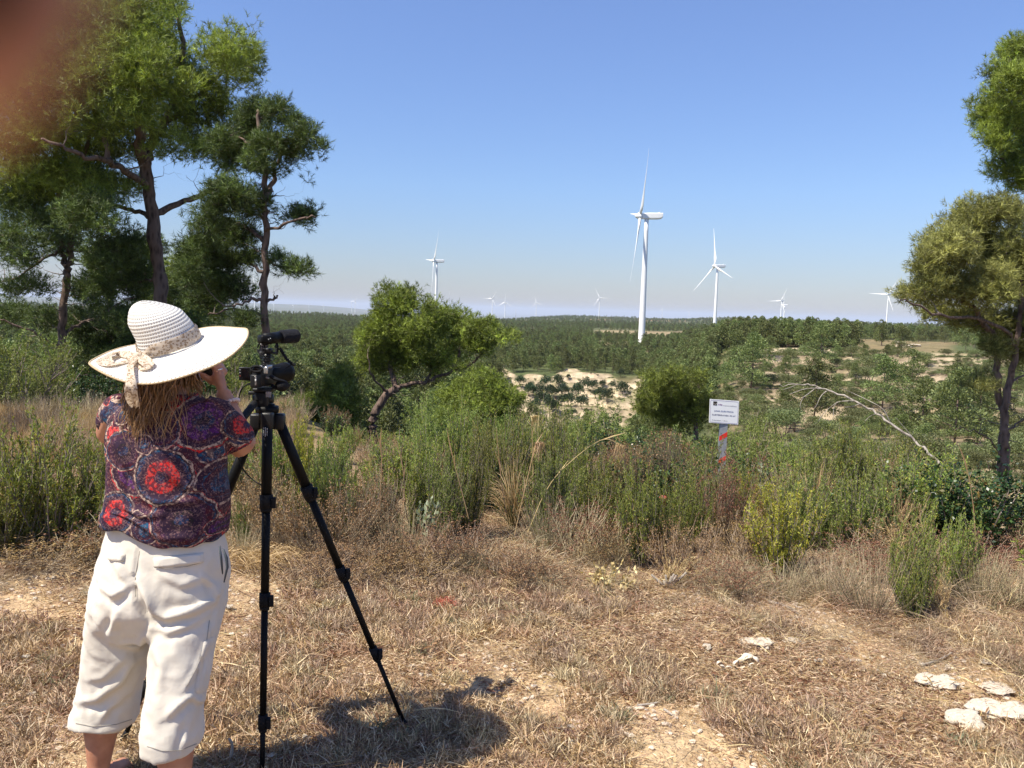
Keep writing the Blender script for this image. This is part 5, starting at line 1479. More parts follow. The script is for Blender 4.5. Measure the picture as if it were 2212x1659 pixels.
def loft(acc, secs, n=28, e=2.3, m=0):
    """secs: (row, xl, xr, y, half depth) -> closed body made of horizontal rings"""
    rings = []
    for s in secs:
        row, xl, xr, y, dp = s[:5]
        a = P(xl, row, y); b = P(xr, row, y); c = (a + b) / 2; hw = (b - a).length / 2
        ax = (b - a).normalized()
        for j in range(n):
            t = 2 * math.pi * j / n
            cs = abs(math.cos(t)) ** (2 / e) * math.copysign(1, math.cos(t)); sn = abs(math.sin(t)) ** (2 / e) * math.copysign(1, math.sin(t))
            q = c + ax * hw * cs + Vector((0, dp * sn, 0)); rings.append(q[:])
    k = len(secs); V = rings
    i = np.arange(k - 1)[:, None] * n; j = np.arange(n)[None]; j2 = (j + 1) % n
    Q = np.stack([i + j, i + j2, i + n + j2, i + n + j], -1).reshape(-1, 4)
    V = np.array(V); V = np.concatenate([V, V[:n].mean(0)[None], V[-n:].mean(0)[None]])
    jj = np.arange(n); jn = (jj + 1) % n
    T = np.concatenate([np.stack([jn, jj, np.full(n, k * n)], 1), np.stack([(k - 1) * n + jj, (k - 1) * n + jn, np.full(n, k * n + 1)], 1)])
    acc.add(V, Q, T, m)
def ell(acc, c, s, R=None, n=16, m=0):
    bm = bmesh.new(); bmesh.ops.create_uvsphere(bm, u_segments=n, v_segments=n // 2 + 2, radius=1)
    for v in bm.verts: v.co = Vector((v.co.x * s[0], v.co.y * s[1], v.co.z * s[2]))
    acc.addbm(bm, c, R, m)

# skin, cloth materials
m, nt, bs, out = new_mat('skin')
bs.inputs['Base Color'].default_value = (.46, .215, .125, 1); bs.inputs['Roughness'].default_value = .5
bs.inputs['Subsurface Weight'].default_value = .12; bs.inputs['Subsurface Radius'].default_value = (.012, .004, .002); bs.inputs['Subsurface Scale'].default_value = .6
tc = N(nt, 'ShaderNodeTexCoord'); nz = N(nt, 'ShaderNodeTexNoise'); nz.inputs['Scale'].default_value = 22; nz.inputs['Detail'].default_value = 5
nt.links.new(tc.outputs['Object'], nz.inputs[0])
nt.links.new(ramp(nt, nz.outputs[0], [(.3, (.40, .175, .10)), (.7, (.54, .27, .165))]), bs.inputs['Base Color'])
nb = N(nt, 'ShaderNodeTexNoise'); nb.inputs['Scale'].default_value = 260
nt.links.new(tc.outputs['Object'], nb.inputs[0]); bp = N(nt, 'ShaderNodeBump'); bp.inputs['Strength'].default_value = .25; bp.inputs['Distance'].default_value = .002
nt.links.new(nb.outputs[0], bp.inputs['Height']); nt.links.new(bp.outputs[0], bs.inputs['Normal'])
MAT['skin'] = m

m, nt, bs, out = new_mat('trouser_cotton')
tc = N(nt, 'ShaderNodeTexCoord')
nz = N(nt, 'ShaderNodeTexNoise'); nz.inputs['Scale'].default_value = 6; nz.inputs['Detail'].default_value = 6
nt.links.new(tc.outputs['Object'], nz.inputs[0])
nt.links.new(ramp(nt, nz.outputs[0], [(.3, (.58, .53, .44)), (.7, (.70, .645, .55))]), bs.inputs['Base Color'])
bs.inputs['Roughness'].default_value = .9; bs.inputs['Sheen Weight'].default_value = .15
n2 = N(nt, 'ShaderNodeTexNoise'); n2.inputs['Scale'].default_value = 34; n2.inputs['Detail'].default_value = 4; n2.inputs['Distortion'].default_value = .8
n3 = N(nt, 'ShaderNodeTexNoise'); n3.inputs['Scale'].default_value = 520
nt.links.new(tc.outputs['Object'], n2.inputs[0]); nt.links.new(tc.outputs['Object'], n3.inputs[0])
bp = N(nt, 'ShaderNodeBump'); bp.inputs['Strength'].default_value = .35; bp.inputs['Distance'].default_value = .004
nt.links.new(math_(nt, 'MULTIPLY_ADD', n3.outputs[0], .12, n2.outputs[0]), bp.inputs['Height']); nt.links.new(bp.outputs[0], bs.inputs['Normal'])
MAT['cotton'] = m

# blouse: printed medallions (object space), crochet-like rings
m, nt, bs, out = new_mat('blouse_print')
tc = N(nt, 'ShaderNodeTexCoord')
warp = N(nt, 'ShaderNodeTexNoise'); warp.inputs['Scale'].default_value = 28; warp.inputs['Detail'].default_value = 3
nt.links.new(tc.outputs['Object'], warp.inputs[0])
wv = N(nt, 'ShaderNodeVectorMath', operation='MULTIPLY_ADD')
nt.links.new(warp.outputs['Color'], wv.inputs[0]); wv.inputs[1].default_value = (.026, .026, .026); nt.links.new(tc.outputs['Object'], wv.inputs[2])
fl = N(nt, 'ShaderNodeVectorMath', operation='MULTIPLY'); fl.inputs[1].default_value = (1, .35, 1)
nt.links.new(wv.outputs[0], fl.inputs[0])
col = None
def rings(scale, seed_off, stops_sets, prev, cover):
    mp = N(nt, 'ShaderNodeVectorMath', operation='ADD'); mp.inputs[1].default_value = seed_off
    nt.links.new(fl.outputs[0], mp.inputs[0])
    vo = N(nt, 'ShaderNodeTexVoronoi'); vo.inputs['Scale'].default_value = scale; vo.inputs['Randomness'].default_value = .75
    nt.links.new(mp.outputs[0], vo.inputs[0])
    d = math_(nt, 'MULTIPLY', vo.outputs['Distance'], 1.0)
    sep = N(nt, 'ShaderNodeSeparateColor'); nt.links.new(vo.outputs['Color'], sep.inputs[0])
    a = ramp(nt, d, stops_sets[0], 'CONSTANT'); b = ramp(nt, d, stops_sets[1], 'CONSTANT'); c3 = ramp(nt, d, stops_sets[2], 'CONSTANT')
    k1 = math_(nt, 'GREATER_THAN', sep.outputs[0], .40); k2 = math_(nt, 'GREATER_THAN', sep.outputs[1], .6)
    c = mixc(nt, k1, a, b); c = mixc(nt, k2, c, c3)
    if prev is None: return c
    inside = math_(nt, 'LESS_THAN', d, cover)
    return mixc(nt, inside, prev, c)
pur = (.045, .010, .040); dkp = (.022, .008, .026); wine = (.060, .008, .018); red = (.50, .018, .016); cream = (.42, .31, .24); navy = (.012, .028, .075); teal = (.010, .065, .13); blk = (.012, .008, .012); viol = (.075, .012, .11)
s1 = [(0, dkp), (.10, viol), (.16, red), (.30, cream), (.325, blk), (.37, wine), (.43, cream), (.455, teal), (.485, navy), (.52, cream), (.545, wine), (.62, pur), (.70, cream), (.72, wine)]
s2 = [(0, blk), (.08, navy), (.17, wine), (.26, pur), (.36, cream), (.375, wine), (.43, teal), (.455, navy), (.49, cream), (.515, red), (.535, wine), (.64, pur), (.72, cream), (.74, dkp)]
s3 = [(0, navy), (.10, teal), (.20, dkp), (.28, cream), (.295, pur), (.40, viol), (.44, cream), (.465, navy), (.50, red), (.52, cream), (.54, wine), (.66, dkp), (.74, teal), (.80, wine)]
c = rings(6.2, (.11, 0, .07), (s1, s2, s3), None, 1)
t1 = [(0, blk), (.1, wine), (.22, red), (.25, cream), (.28, navy), (.33, viol), (.37, cream), (.40, pur)]
t2 = [(0, teal), (.12, navy), (.2, cream), (.23, wine), (.31, cream), (.34, pur), (.38, red), (.40, dkp)]
c = rings(13.0, (.5, .2, .3), (t1, t2, t1), c, .26)
# big medallions on the back, laid flat on the cloth
sxz = N(nt, 'ShaderNodeSeparateXYZ'); nt.links.new(wv.outputs[0], sxz.inputs[0])
TY = {'red': [(0, navy), (.12, pur), (.24, red), (.56, wine), (.62, dkp), (.76, navy), (.82, teal), (.86, blk), (.91, cream), (.97, wine)],
      'teal': [(0, navy), (.15, teal), (.42, dkp), (.55, wine), (.62, teal), (.66, dkp), (.86, cream), (.95, wine)],
      'dark': [(0, navy), (.2, blk), (.35, dkp), (.62, pur), (.72, wine), (.84, teal), (.88, dkp), (.92, cream), (.98, red)],
      'viol': [(0, blk), (.15, navy), (.3, viol), (.6, wine), (.7, dkp), (.84, cream), (.92, red), (.97, wine)]}
for (mx_, my_, mr_, ty_) in [(284, 1022, 56, 'viol'), (262, 975, 46, 'dark'), (421, 868, 46, 'dark'), (424, 915, 66, 'viol'), (320, 1140, 34, 'teal'), (467, 1051, 56, 'teal'), (393, 1122, 66, 'dark'), (351.5, 1029, 66, 'red'), (250, 1108, 50, 'red'), (498, 931, 42, 'red'), (247, 902, 24, 'teal'), (455, 1150, 22, 'viol'), (345, 930, 40, 'dark'), (310, 960, 24, 'teal')]:
    cw = P(mx_, my_, 2.48); rr_m = mr_ / FPX * 2.48
    dx_ = math_(nt, 'SUBTRACT', sxz.outputs[0], cw.x + .013); dz_ = math_(nt, 'SUBTRACT', sxz.outputs[2], cw.z + .013)
    dd_ = math_(nt, 'DIVIDE', math_(nt, 'SQRT', math_(nt, 'ADD', math_(nt, 'MULTIPLY', dx_, dx_), math_(nt, 'MULTIPLY', dz_, dz_))), rr_m)
    c = mixc(nt, math_(nt, 'LESS_THAN', dd_, 1.0), c, ramp(nt, dd_, TY[ty_], 'CONSTANT'))
# fine stitch squiggles
sq = N(nt, 'ShaderNodeTexVoronoi', feature='DISTANCE_TO_EDGE'); sq.inputs['Scale'].default_value = 120
nt.links.new(wv.outputs[0], sq.inputs[0])
nm = N(nt, 'ShaderNodeTexNoise'); nm.inputs['Scale'].default_value = 20; nt.links.new(tc.outputs['Object'], nm.inputs[0])
k = math_(nt, 'MULTIPLY', math_(nt, 'LESS_THAN', sq.outputs['Distance'], .07), math_(nt, 'MULTIPLY', math_(nt, 'GREATER_THAN', nm.outputs[0], .44), .45))
c = mixc(nt, k, c, (.26, .15, .13))
br = N(nt, 'ShaderNodeTexNoise'); br.inputs['Scale'].default_value = 95; br.inputs['Detail'].default_value = 3; nt.links.new(tc.outputs['Object'], br.inputs[0])
c = mixc(nt, math_(nt, 'MULTIPLY', math_(nt, 'GREATER_THAN', br.outputs[0], .50), .78), c, (.028, .010, .024))
br2 = N(nt, 'ShaderNodeTexNoise'); br2.inputs['Scale'].default_value = 150; nt.links.new(tc.outputs['Object'], br2.inputs[0])
c = mixc(nt, math_(nt, 'MULTIPLY', math_(nt, 'GREATER_THAN', br2.outputs[0], .61), .40), c, (.30, .16, .14))
nt.links.new(c, bs.inputs['Base Color']); bs.inputs['Roughness'].default_value = .8; bs.inputs['Specular IOR Level'].default_value = .25
bp = N(nt, 'ShaderNodeBump'); bp.inputs['Strength'].default_value = .5; bp.inputs['Distance'].default_value = .003
n2 = N(nt, 'ShaderNodeTexNoise'); n2.inputs['Scale'].default_value = 70; nt.links.new(tc.outputs['Object'], n2.inputs[0])
nt.links.new(n2.outputs[0], bp.inputs['Height']); nt.links.new(bp.outputs[0], bs.inputs['Normal'])
MAT['blouse'] = m

# hat straw with woven holes, follows UV (u round, v outwards)
m, nt, bs, out = new_mat('woven_white_straw')
uv = N(nt, 'ShaderNodeUVMap'); sp = N(nt, 'ShaderNodeSeparateXYZ'); nt.links.new(uv.outputs[0], sp.inputs[0])
vrow = math_(nt, 'MULTIPLY', sp.outputs[1], 1.0)
rowi = math_(nt, 'FLOOR', vrow)
fv = math_(nt, 'SUBTRACT', math_(nt, 'FRACT', vrow), .5)
fu = math_(nt, 'SUBTRACT', math_(nt, 'FRACT', math_(nt, 'ADD', sp.outputs[0], math_(nt, 'MULTIPLY', rowi, .5))), .5)
dist = math_(nt, 'SQRT', math_(nt, 'ADD', math_(nt, 'MULTIPLY', math_(nt, 'POWER', fu, 2.0), 1.6), math_(nt, 'MULTIPLY', math_(nt, 'POWER', fv, 2.0), 2.4)))
hole = math_(nt, 'LESS_THAN', dist, .25)
bs.inputs['Base Color'].default_value = (.80, .77, .70, 1); bs.inputs['Roughness'].default_value = .85
bp = N(nt, 'ShaderNodeBump'); bp.inputs['Strength'].default_value = .9; bp.inputs['Distance'].default_value = .003
nt.links.new(dist, bp.inputs['Height']); nt.links.new(bp.outputs[0], bs.inputs['Normal'])
tr = N(nt, 'ShaderNodeBsdfTransparent'); mx = N(nt, 'ShaderNodeMixShader')
nt.links.new(math_(nt, 'MULTIPLY', hole, .8), mx.inputs[0]); nt.links.new(bs.outputs[0], mx.inputs[1]); nt.links.new(tr.outputs[0], mx.inputs[2])
tl = N(nt, 'ShaderNodeBsdfTranslucent'); tl.inputs[0].default_value = (.6, .5, .36, 1); m2 = N(nt, 'ShaderNodeMixShader'); m2.inputs[0].default_value = .12
nt.links.new(mx.outputs[0], m2.inputs[1]); nt.links.new(tl.outputs[0], m2.inputs[2]); nt.links.new(m2.outputs[0], out.inputs[0])
MAT['hat'] = m
MAT['hat_edge'] = simple('straw_edging', (.50, .38, .22), .8, bump=.5, bscale=200)
# leopard scarf
m, nt, bs, out = new_mat('leopard_scarf')
tc = N(nt, 'ShaderNodeTexCoord')
vo = N(nt, 'ShaderNodeTexVoronoi'); vo.inputs['Scale'].default_value = 130; nt.links.new(tc.outputs['Object'], vo.inputs[0])
c = ramp(nt, vo.outputs['Distance'], [(0, (.50, .38, .25)), (.24, (.26, .16, .09)), (.40, (.66, .56, .44))], 'CONSTANT')
nt.links.new(c, bs.inputs['Base Color']); bs.inputs['Roughness'].default_value = .8
tl = N(nt, 'ShaderNodeBsdfTranslucent'); nt.links.new(c, tl.inputs[0]); mx = N(nt, 'ShaderNodeMixShader'); mx.inputs[0].default_value = .3
nt.links.new(bs.outputs[0], mx.inputs[1]); nt.links.new(tl.outputs[0], mx.inputs[2]); nt.links.new(mx.outputs[0], out.inputs[0])
MAT['scarf'] = m
# hair
m, nt, bs, out = new_mat('brown_hair')
geo = N(nt, 'ShaderNodeNewGeometry'); va = N(nt, 'ShaderNodeVertexColor', layer_name='Col')
c = ramp(nt, geo.outputs['Random Per Island'], [(0, (.07, .033, .014)), (.6, (.16, .078, .032)), (1, (.28, .15, .06))])
c = mixc(nt, va.outputs[0], c, (.50, .30, .12))
nt.links.new(c, bs.inputs['Base Color']); bs.inputs['Roughness'].default_value = .38; bs.inputs['Specular IOR Level'].default_value = .6
MAT['hair'] = m

YB = 2.60
fr_ = hit(372, 1790, 1.2, 6); fl_ = hit(205, 1775, 1.2, 6)
footR = Vector((P(372, 1700, 2.42).x, 2.44, gz(P(372, 1700, 2.42).x, 2.44)))
footL = Vector((P(205, 1700, 2.66).x + .01, 2.66, gz(P(205, 1700, 2.6).x, 2.66)))
PW = empty('person', ((footR.x + footL.x) / 2, 2.55, gz((footR.x + footL.x) / 2, 2.55)), 'woman seen from behind in white sun hat, dark red patterned blouse and off-white capri trousers', 'person')
OFF = PW.location.copy()
def plink(name, me, mats, label=None):
    o = link(name, me, mats, None)
    o.parent = PW; o.matrix_parent_inverse = Matrix.Translation(-OFF)
    if label: o['label'] = label
    return o

# --- body, one continuous surface
B = Acc()
hd = P(372, 768, 2.63)
ell(B, hd, (.078, .098, .115))
ell(B, hd + Vector((0, .035, -.06)), (.058, .07, .065))          # jaw
ell(B, hd + Vector((.004, .112, -.02)), (.013, .022, .026))      # nose
ell(B, hd + Vector((0, .098, -.062)), (.026, .014, .012))        # lips
for s in (-1, 1): ell(B, hd + Vector((s * .078, .0, -.015)), (.012, .022, .034))
B.tube([hd + Vector((0, -.005, -.06)), P(368, 850, 2.62), P(366, 890, 2.61)], [.056, .056, .075], 16)
loft(B, [(862, 315, 425, 2.61, .055), (885, 265, 470, 2.61, .085), (930, 250, 478, 2.60, .10), (1000, 252, 472, 2.60, .105), (1080, 258, 464, 2.60, .10), (1150, 256, 456, 2.60, .095), (1220, 248, 458, 2.60, .105), (1290, 242, 456, 2.60, .10), (1330, 240, 452, 2.6, .08)])
hipL = P(275, 1280, 2.62); hipR = P(408, 1280, 2.58)
kneeL = P(232, 1500, 2.70); kneeR = P(385, 1520, 2.50)
ankL = footL + Vector((0, 0, .085)); ankR = footR + Vector((0, 0, .085))
def lerp(a, b, t): return a + (b - a) * t
for h_, k_, an_, tw in ((hipL, kneeL, ankL, -1), (hipR, kneeR, ankR, 1)):
    B.tube([h_, lerp(h_, k_, .5), k_, lerp(k_, an_, .12) + Vector((0, -.008, 0)), lerp(k_, an_, .32) + Vector((0, -.018, 0)), lerp(k_, an_, .6) + Vector((0, -.008, 0)), lerp(k_, an_, .88), an_], [.070, .066, .054, .055, .060, .047, .036, .035], 18)
feet = []
for an_, yaw in ((ankL, math.radians(-12)), (ankR, math.radians(-14))):
    fd = Vector((-math.sin(yaw), math.cos(yaw), 0)); sd = Vector((fd.y, -fd.x, 0)); g = an_ - Vector((0, 0, .085))
    B.tube([g + fd * -.05 + Vector((0, 0, .045)), g + Vector((0, 0, .055)), g + fd * .07 + Vector((0, 0, .05)), g + fd * .135 + Vector((0, 0, .037))], [.030, .036, .034, .030], 12)
    B.tube([an_, g + Vector((0, 0, .05))], [.034, .034], 12)
    for k, (o_, L, rr) in enumerate(((-.030, .055, .013), (-.012, .050, .0095), (.003, .044, .009), (.017, .036, .0085), (.030, .028, .008))):
        b0 = g + fd * .13 + sd * (-o_ if an_ is ankR else o_) * (1 if an_ is ankL else 1) + Vector((0, 0, .03))
        B.tube([b0, b0 + fd * L * .6 + Vector((0, 0, .002)), b0 + fd * L + Vector((0, 0, -.006))], [rr, rr, rr * .85], 8)
    feet.append((g, fd, sd))
# arms
shR = P(462, 890, 2.60); elR = P(528, 968, 2.70); wrR = P(481, 846, 2.74)
shL = P(262, 892, 2.61); elL = P(236, 935, 2.80); wrL = P(330, 830, 2.86)
for s_, e_, w_ in ((shR, elR, wrR), (shL, elL, wrL)):
    B.tube([s_, lerp(s_, e_, .5), e_], [.056, .050, .043], 14)
    B.tube([e_, lerp(e_, w_, .25), lerp(e_, w_, .6), w_], [.042, .042, .033, .025], 14)
# right hand: palm, four bent fingers over the little camera, thumb under its rear
camC = P(440, 800, 2.80)
pal = lerp(wrR, P(469, 806, 2.76), .62)
B.tube([wrR, lerp(wrR, P(470, 806, 2.765), .45), P(471, 808, 2.765)], [.023, .031, .028], 12, flat=.62)
kn = [P(462, 793, 2.755), P(471, 791, 2.768), P(479, 796, 2.78), P(485, 804, 2.79)]
for i, q in enumerate(kn):
    a1 = q + Vector((-.006, .022, .016 - .004 * i)); a2 = a1 + Vector((-.026, .014, .002)); a3 = a2 + Vector((-.018, -.004, -.012))
    B.tube([P(473, 812, 2.765), q, a1, a2, a3], [.013, .0115, .0095, .0088, .0075], 8)
tb = P(455, 822, 2.755); B.tube([P(474, 826, 2.755), tb, P(440, 812, 2.745), P(426, 806, 2.75)], [.016, .0135, .011, .0085], 8)
# left hand: mirrored under the brim
B.tube([wrL, lerp(wrL, P(395, 812, 2.82), .5), P(402, 806, 2.83)], [.023, .03, .026], 12, flat=.62)
for i in range(4):
    q = P(403, 797 + 7 * i, 2.835); a1 = q + Vector((.012, .018, .004)); a2 = a1 + Vector((.022, .008, -.002)); a3 = a2 + Vector((.015, -.004, -.008))
    B.tube([P(398, 808, 2.825), q, a1, a2, a3], [.012, .011, .0095, .0085, .0075], 8)
B.tube([P(396, 818, 2.82), P(406, 818, 2.80), P(418, 814, 2.79)], [.014, .012, .009], 8)
body = remesh(B, 'body', .0060, 2, .5)
plink('body', body, MAT['skin'])
for s in (-1, 1):
    a = Acc(); ell(a, hd + Vector((s * .032, .090, .012)), (.013, .010, .009)); o = plink('eye', a.mesh('eye'), simple('eye_white', (.7, .68, .65), .2))
# nails on the right hand fingers
a = Acc()
for i, q in enumerate(kn):
    a3 = q + Vector((-.006, .022, .016 - .004 * i)) + Vector((-.026, .014, .002)) + Vector((-.018, -.004, -.012))
    ell(a, a3 + Vector((-.004, -.001, .006)), (.005, .005, .002), n=8)
nail_o = plink('fingernails', a.mesh('fingernails'), simple('nail', (.62, .36, .28), .3)); nail_o['kind'] = 'thing'
# ring and bracelet
a = Acc(); t = np.linspace(0, 2 * np.pi, 17); c0 = kn[1] + Vector((0, -.002, -.013))
a.tube([(c0.x + math.cos(q) * .0135, c0.y + math.sin(q) * .0135, c0.z + .004 * math.cos(q)) for q in t], .0024, 6, cap=False)
plink('ring', a.mesh('ring'), simple('silver_ring', (.85, .85, .83), .2, 1.0), 'broad silver ring on the right hand')
a = Acc(); ax = (elR - wrR).normalized(); e1 = ax.cross(Vector((0, 0, 1))).normalized(); e2 = ax.cross(e1); c0 = lerp(wrR, elR, .22)
for k in range(18):
    q = 2 * math.pi * k / 18; ell(a, c0 + (e1 * math.cos(q) + e2 * math.sin(q)) * .036, (.0075, .0075, .0065), n=8)
plink('bracelet', a.mesh('bracelet'), simple('pale_beads', (.72, .58, .55), .35), 'pale pink bead bracelet on the right wrist')

# --- blouse
B = Acc()
loft(B, [(852, 318, 420, 2.61, .062), (862, 290, 440, 2.61, .080), (880, 256, 470, 2.61, .10), (905, 244, 484, 2.61, .115), (950, 238, 488, 2.60, .125), (1000, 236, 487, 2.60, .13), (1050, 233, 489, 2.60, .132), (1080, 230, 490, 2.60, .138), (1120, 227, 489, 2.60, .148), (1148, 228, 487, 2.60, .152), (1160, 229, 486, 2.60, .152)], 36, 2.4)
B.tube([P(440, 885, 2.60), P(470, 893, 2.61), P(494, 925, 2.645), P(511, 955, 2.675)], [.055, .066, .064, .062], 20)
B.tube([P(280, 885, 2.61), P(256, 890, 2.62), P(243, 903, 2.68), P(238, 915, 2.73)], [.052, .056, .050, .046], 20)
B.tube([P(250, 880, 2.61), P(226, 893, 2.63), P(211, 900, 2.65)], [.040, .026, .008], 14)     # loose sleeve flare
me = remesh(B, 'blouse', .0062, 5)
V = getV(me); Nn = getN(me)
px, py = proj(V)
dz = np.zeros(len(V))
sag = sstep(950, 1190, py)
for i in range(len(V)):
    v = V[i]
    dz[i] = mnoise.noise(Vector((v[0] * 9, v[1] * 7, v[2] * 3.0))) * .016 + mnoise.noise(Vector((v[0] * 22 + v[2] * 9, v[1] * 14, v[2] * 7 + 5))) * .0065
    dz[i] += .0025 * sag[i] * math.sin(v[0] * 70 + v[1] * 40 + 2 * math.sin(v[2] * 14))
V = V + Nn * dz[:, None]
def fold(V, Nn, px, py, line, amp, w, asym=.5):
    """raise a ridge along a line; a hollow runs just below it"""
    L = np.array(line, float); best = np.full(len(px), 1e9); side = np.zeros(len(px)); along_ = np.zeros(len(px)); tot = 0
    seg = np.linalg.norm(np.diff(L, axis=0), axis=1); T = seg.sum(); acc_ = 0
    for (a, b, s) in zip(L[:-1], L[1:], seg):
        d = (b - a) / s; q = np.stack([px, py], 1) - a
        t = np.clip(q @ d, 0, s); c = q - t[:, None] * d; dist = np.linalg.norm(c, axis=1)
        k = dist < best; best[k] = dist[k]; side[k] = (d[0] * c[:, 1] - d[1] * c[:, 0])[k]; along_[k] = ((acc_ + t) / T)[k]; acc_ += s
    env = np.sin(np.clip(along_, .04, .96) * np.pi) ** .5
    sd = np.where(side > 0, best, -best)
    back = Nn[:, 1] < .1
    h = amp * np.exp(-(best / w) ** 2) - amp * asym * np.exp(-((sd - w * 1.5) / (w * 1.1)) ** 2)
    return V + Nn * (h * env * back)[:, None]
for ln, a_, w_ in [([(250, 1090), (300, 1120), (350, 1110)], .010, 9), ([(420, 900), (450, 960), (470, 1040)], .010, 9), ([(480, 905), (468, 960), (486, 1000)], .012, 7), ([(300, 1150), (350, 1165), (430, 1160)], .010, 9), ([(245, 940), (262, 1000), (255, 1060)], .009, 9), ([(330, 1000), (400, 1050), (460, 1060)], .008, 10), ([(270, 1060), (330, 1085), (400, 1085), (460, 1070)], .008, 9), ([(240, 1120), (280, 1140), (330, 1150)], .010, 8)]:
    V = fold(V, Nn, px, py, ln, a_, w_)
# curved hem: the left side rides up
V[:, 2] += np.where(py > 1095, (sstep(360, 235, px) if False else (1 - sstep(235, 360, px))) * .055 * sstep(1090, 1170, py), 0)
setV(me, V)
plink('blouse', me, MAT['blouse'])

# --- trousers
B = Acc()
loft(B, [(1105, 244, 468, 2.60, .112), (1150, 236, 475, 2.60, .126), (1215, 220, 486, 2.60, .148), (1260, 210, 486, 2.60, .155), (1300, 205, 482, 2.60, .15), (1340, 200, 478, 2.60, .12), (1365, 205, 470, 2.60, .09)], 36, 2.5)
loft(B, [(1290, 206, 330, 2.62, .115), (1340, 199, 332, 2.635, .112), (1400, 188, 327, 2.65, .108), (1450, 178, 312, 2.66, .105), (1495, 169, 301, 2.67, .102), (1530, 162, 296, 2.67, .10), (1548, 158, 294, 2.67, .10), (1556, 158, 293, 2.67, .099)], 30, 2.3)
loft(B, [(1290, 325, 483, 2.58, .125), (1350, 328, 474, 2.56, .118), (1400, 328, 463, 2.54, .112), (1450, 326, 455, 2.52, .106), (1500, 323, 447, 2.50, .102), (1545, 318, 440, 2.49, .10), (1585, 315, 436, 2.48, .10), (1606, 314, 434, 2.48, .10), (1614, 315, 433, 2.48, .099)], 30, 2.3)
me = remesh(B, 'trousers', .0074, 3)
V = getV(me); Nn = getN(me); px, py = proj(V)
dz = np.array([mnoise.noise(Vector((v[0] * 7, v[1] * 6, v[2] * 4))) * .012 + mnoise.noise(Vector((v[0] * 16 + v[2] * 10, v[1] * 10, v[2] * 9 + 3))) * .006 + (.5 - abs(mnoise.noise(Vector((v[0] * 20 + v[2] * 14, v[1] * 16, v[2] * 13 - v[0] * 12))))) * .006 for v in V])
V = V + Nn * dz[:, None]
for ln, a_, w_ in [([(297, 1262), (334, 1320), (361, 1333), (407, 1323), (456, 1300), (476, 1270)], .017, 11), ([(331, 1350), (364, 1364), (407, 1350), (452, 1325)], .011, 9), ([(224, 1268), (248, 1286), (275, 1268)], .013, 9),
                   ([(214, 1350), (240, 1382), (262, 1392), (297, 1396), (328, 1360)], .015, 10), ([(168, 1518), (208, 1512), (258, 1472), (285, 1430)], .014, 10), ([(398, 1490), (425, 1442), (444, 1390), (452, 1350)], .008, 6), ([(360, 1550), (389, 1520), (415, 1500)], .012, 9),
                   ([(302, 1176), (292, 1244), (294, 1299), (322, 1345)], -.006, 4), ([(345, 1240), (390, 1262), (440, 1250)], .007, 9), ([(300, 1255), (320, 1290), (332, 1330)], .012, 8), ([(255, 1320), (240, 1365), (262, 1388)], .010, 8), ([(215, 1560), (235, 1530), (262, 1515)], .008, 7),
                   ([(335, 1400), (352, 1440), (345, 1490)], .008, 9), ([(410, 1560), (400, 1600), (390, 1630)], .007, 7), ([(440, 1245), (462, 1265), (470, 1300)], .010, 7), ([(190, 1470), (225, 1462), (270, 1420)], .007, 8), ([(405, 1505), (430, 1515), (448, 1512)], .007, 6), ([(250, 1205), (262, 1240), (280, 1262)], .008, 7)]:
    V = fold(V, Nn, px, py, ln, a_, w_, .75)
setV(me, V)
tro = plink('trousers', me, MAT['cotton'])
bvh = BVHTree.FromPolygons([tuple(v) for v in V], [tuple(p.vertices) for p in me.polygons])
eye = Vector((0, 0, EYE))
def surf(px_, py_, off=.004):
    r = ray(px_, py_).normalized(); h = bvh.ray_cast(eye, r)
    if h[0] is None: return None
    return h[0] + h[1] * off
def patch_part(name, poly, off, mat, nu=14, nv=7, label=None):
    """cloth piece lying on the trousers: poly = 4 picture corners (tl,tr,br,bl)"""
    tl, tr, br, bl = [np.array(p, float) for p in poly]
    V_, ok = [], True
    for j in range(nv + 1):
        for i in range(nu + 1):
            u, v = i / nu, j / nv
            sag_ = 1 - .12 * v * (abs(u - .5) * 2) ** 4
            q = (tl * (1 - u) + tr * u) * (1 - v * sag_) + (bl * (1 - u) + br * u) * v * sag_
            edge_ = min(i, nu - i, j, nv - j) == 0
            s = surf(q[0], q[1], .0008 if edge_ else off + .0018 * math.sin(u * 17) * math.sin(v * 3))
            V_.append(s if s is not None else V_[-1])
    n = nu + 1
    Q = [[j * n + i, j * n + i + 1, (j + 1) * n + i + 1, (j + 1) * n + i] for j in range(nv) for i in range(nu)]
    me_ = make_mesh(name, [v[:] for v in V_], np.array(Q))
    return plink(name, me_, mat, label)
patch_part('pocket_flap', [(331, 1205), (440, 1193), (440, 1218), (334, 1229)], .009, MAT['cotton'], label='long creased right back pocket flap')
patch_part('pocket_flap', [(232, 1190), (272, 1197), (268, 1215), (235, 1212)], .009, MAT['cotton'], 9, 6, label='small left back pocket flap')
patch_part('side_pocket', [(440, 1385), (468, 1372), (448, 1495), (418, 1500)], .005, MAT['cotton'], 8, 14, label='loose cargo pocket on the right trouser leg')
seam = simple('seam_thread', (.30, .27, .22), .9)
def surf_line(name, pts, rad, mat, off=.001, label=None, step=6):
    out = []
    for a_, b_ in zip(pts[:-1], pts[1:]):
        k = max(2, int(math.hypot(b_[0] - a_[0], b_[1] - a_[1]) / step))
        for i in range(k):
            s = surf(a_[0] + (b_[0] - a_[0]) * i / k, a_[1] + (b_[1] - a_[1]) * i / k, off)
            if s is not None: out.append(s)
    a = Acc(); a.tube(out, rad, 5)
    return plink(name, a.mesh(name), mat, label)
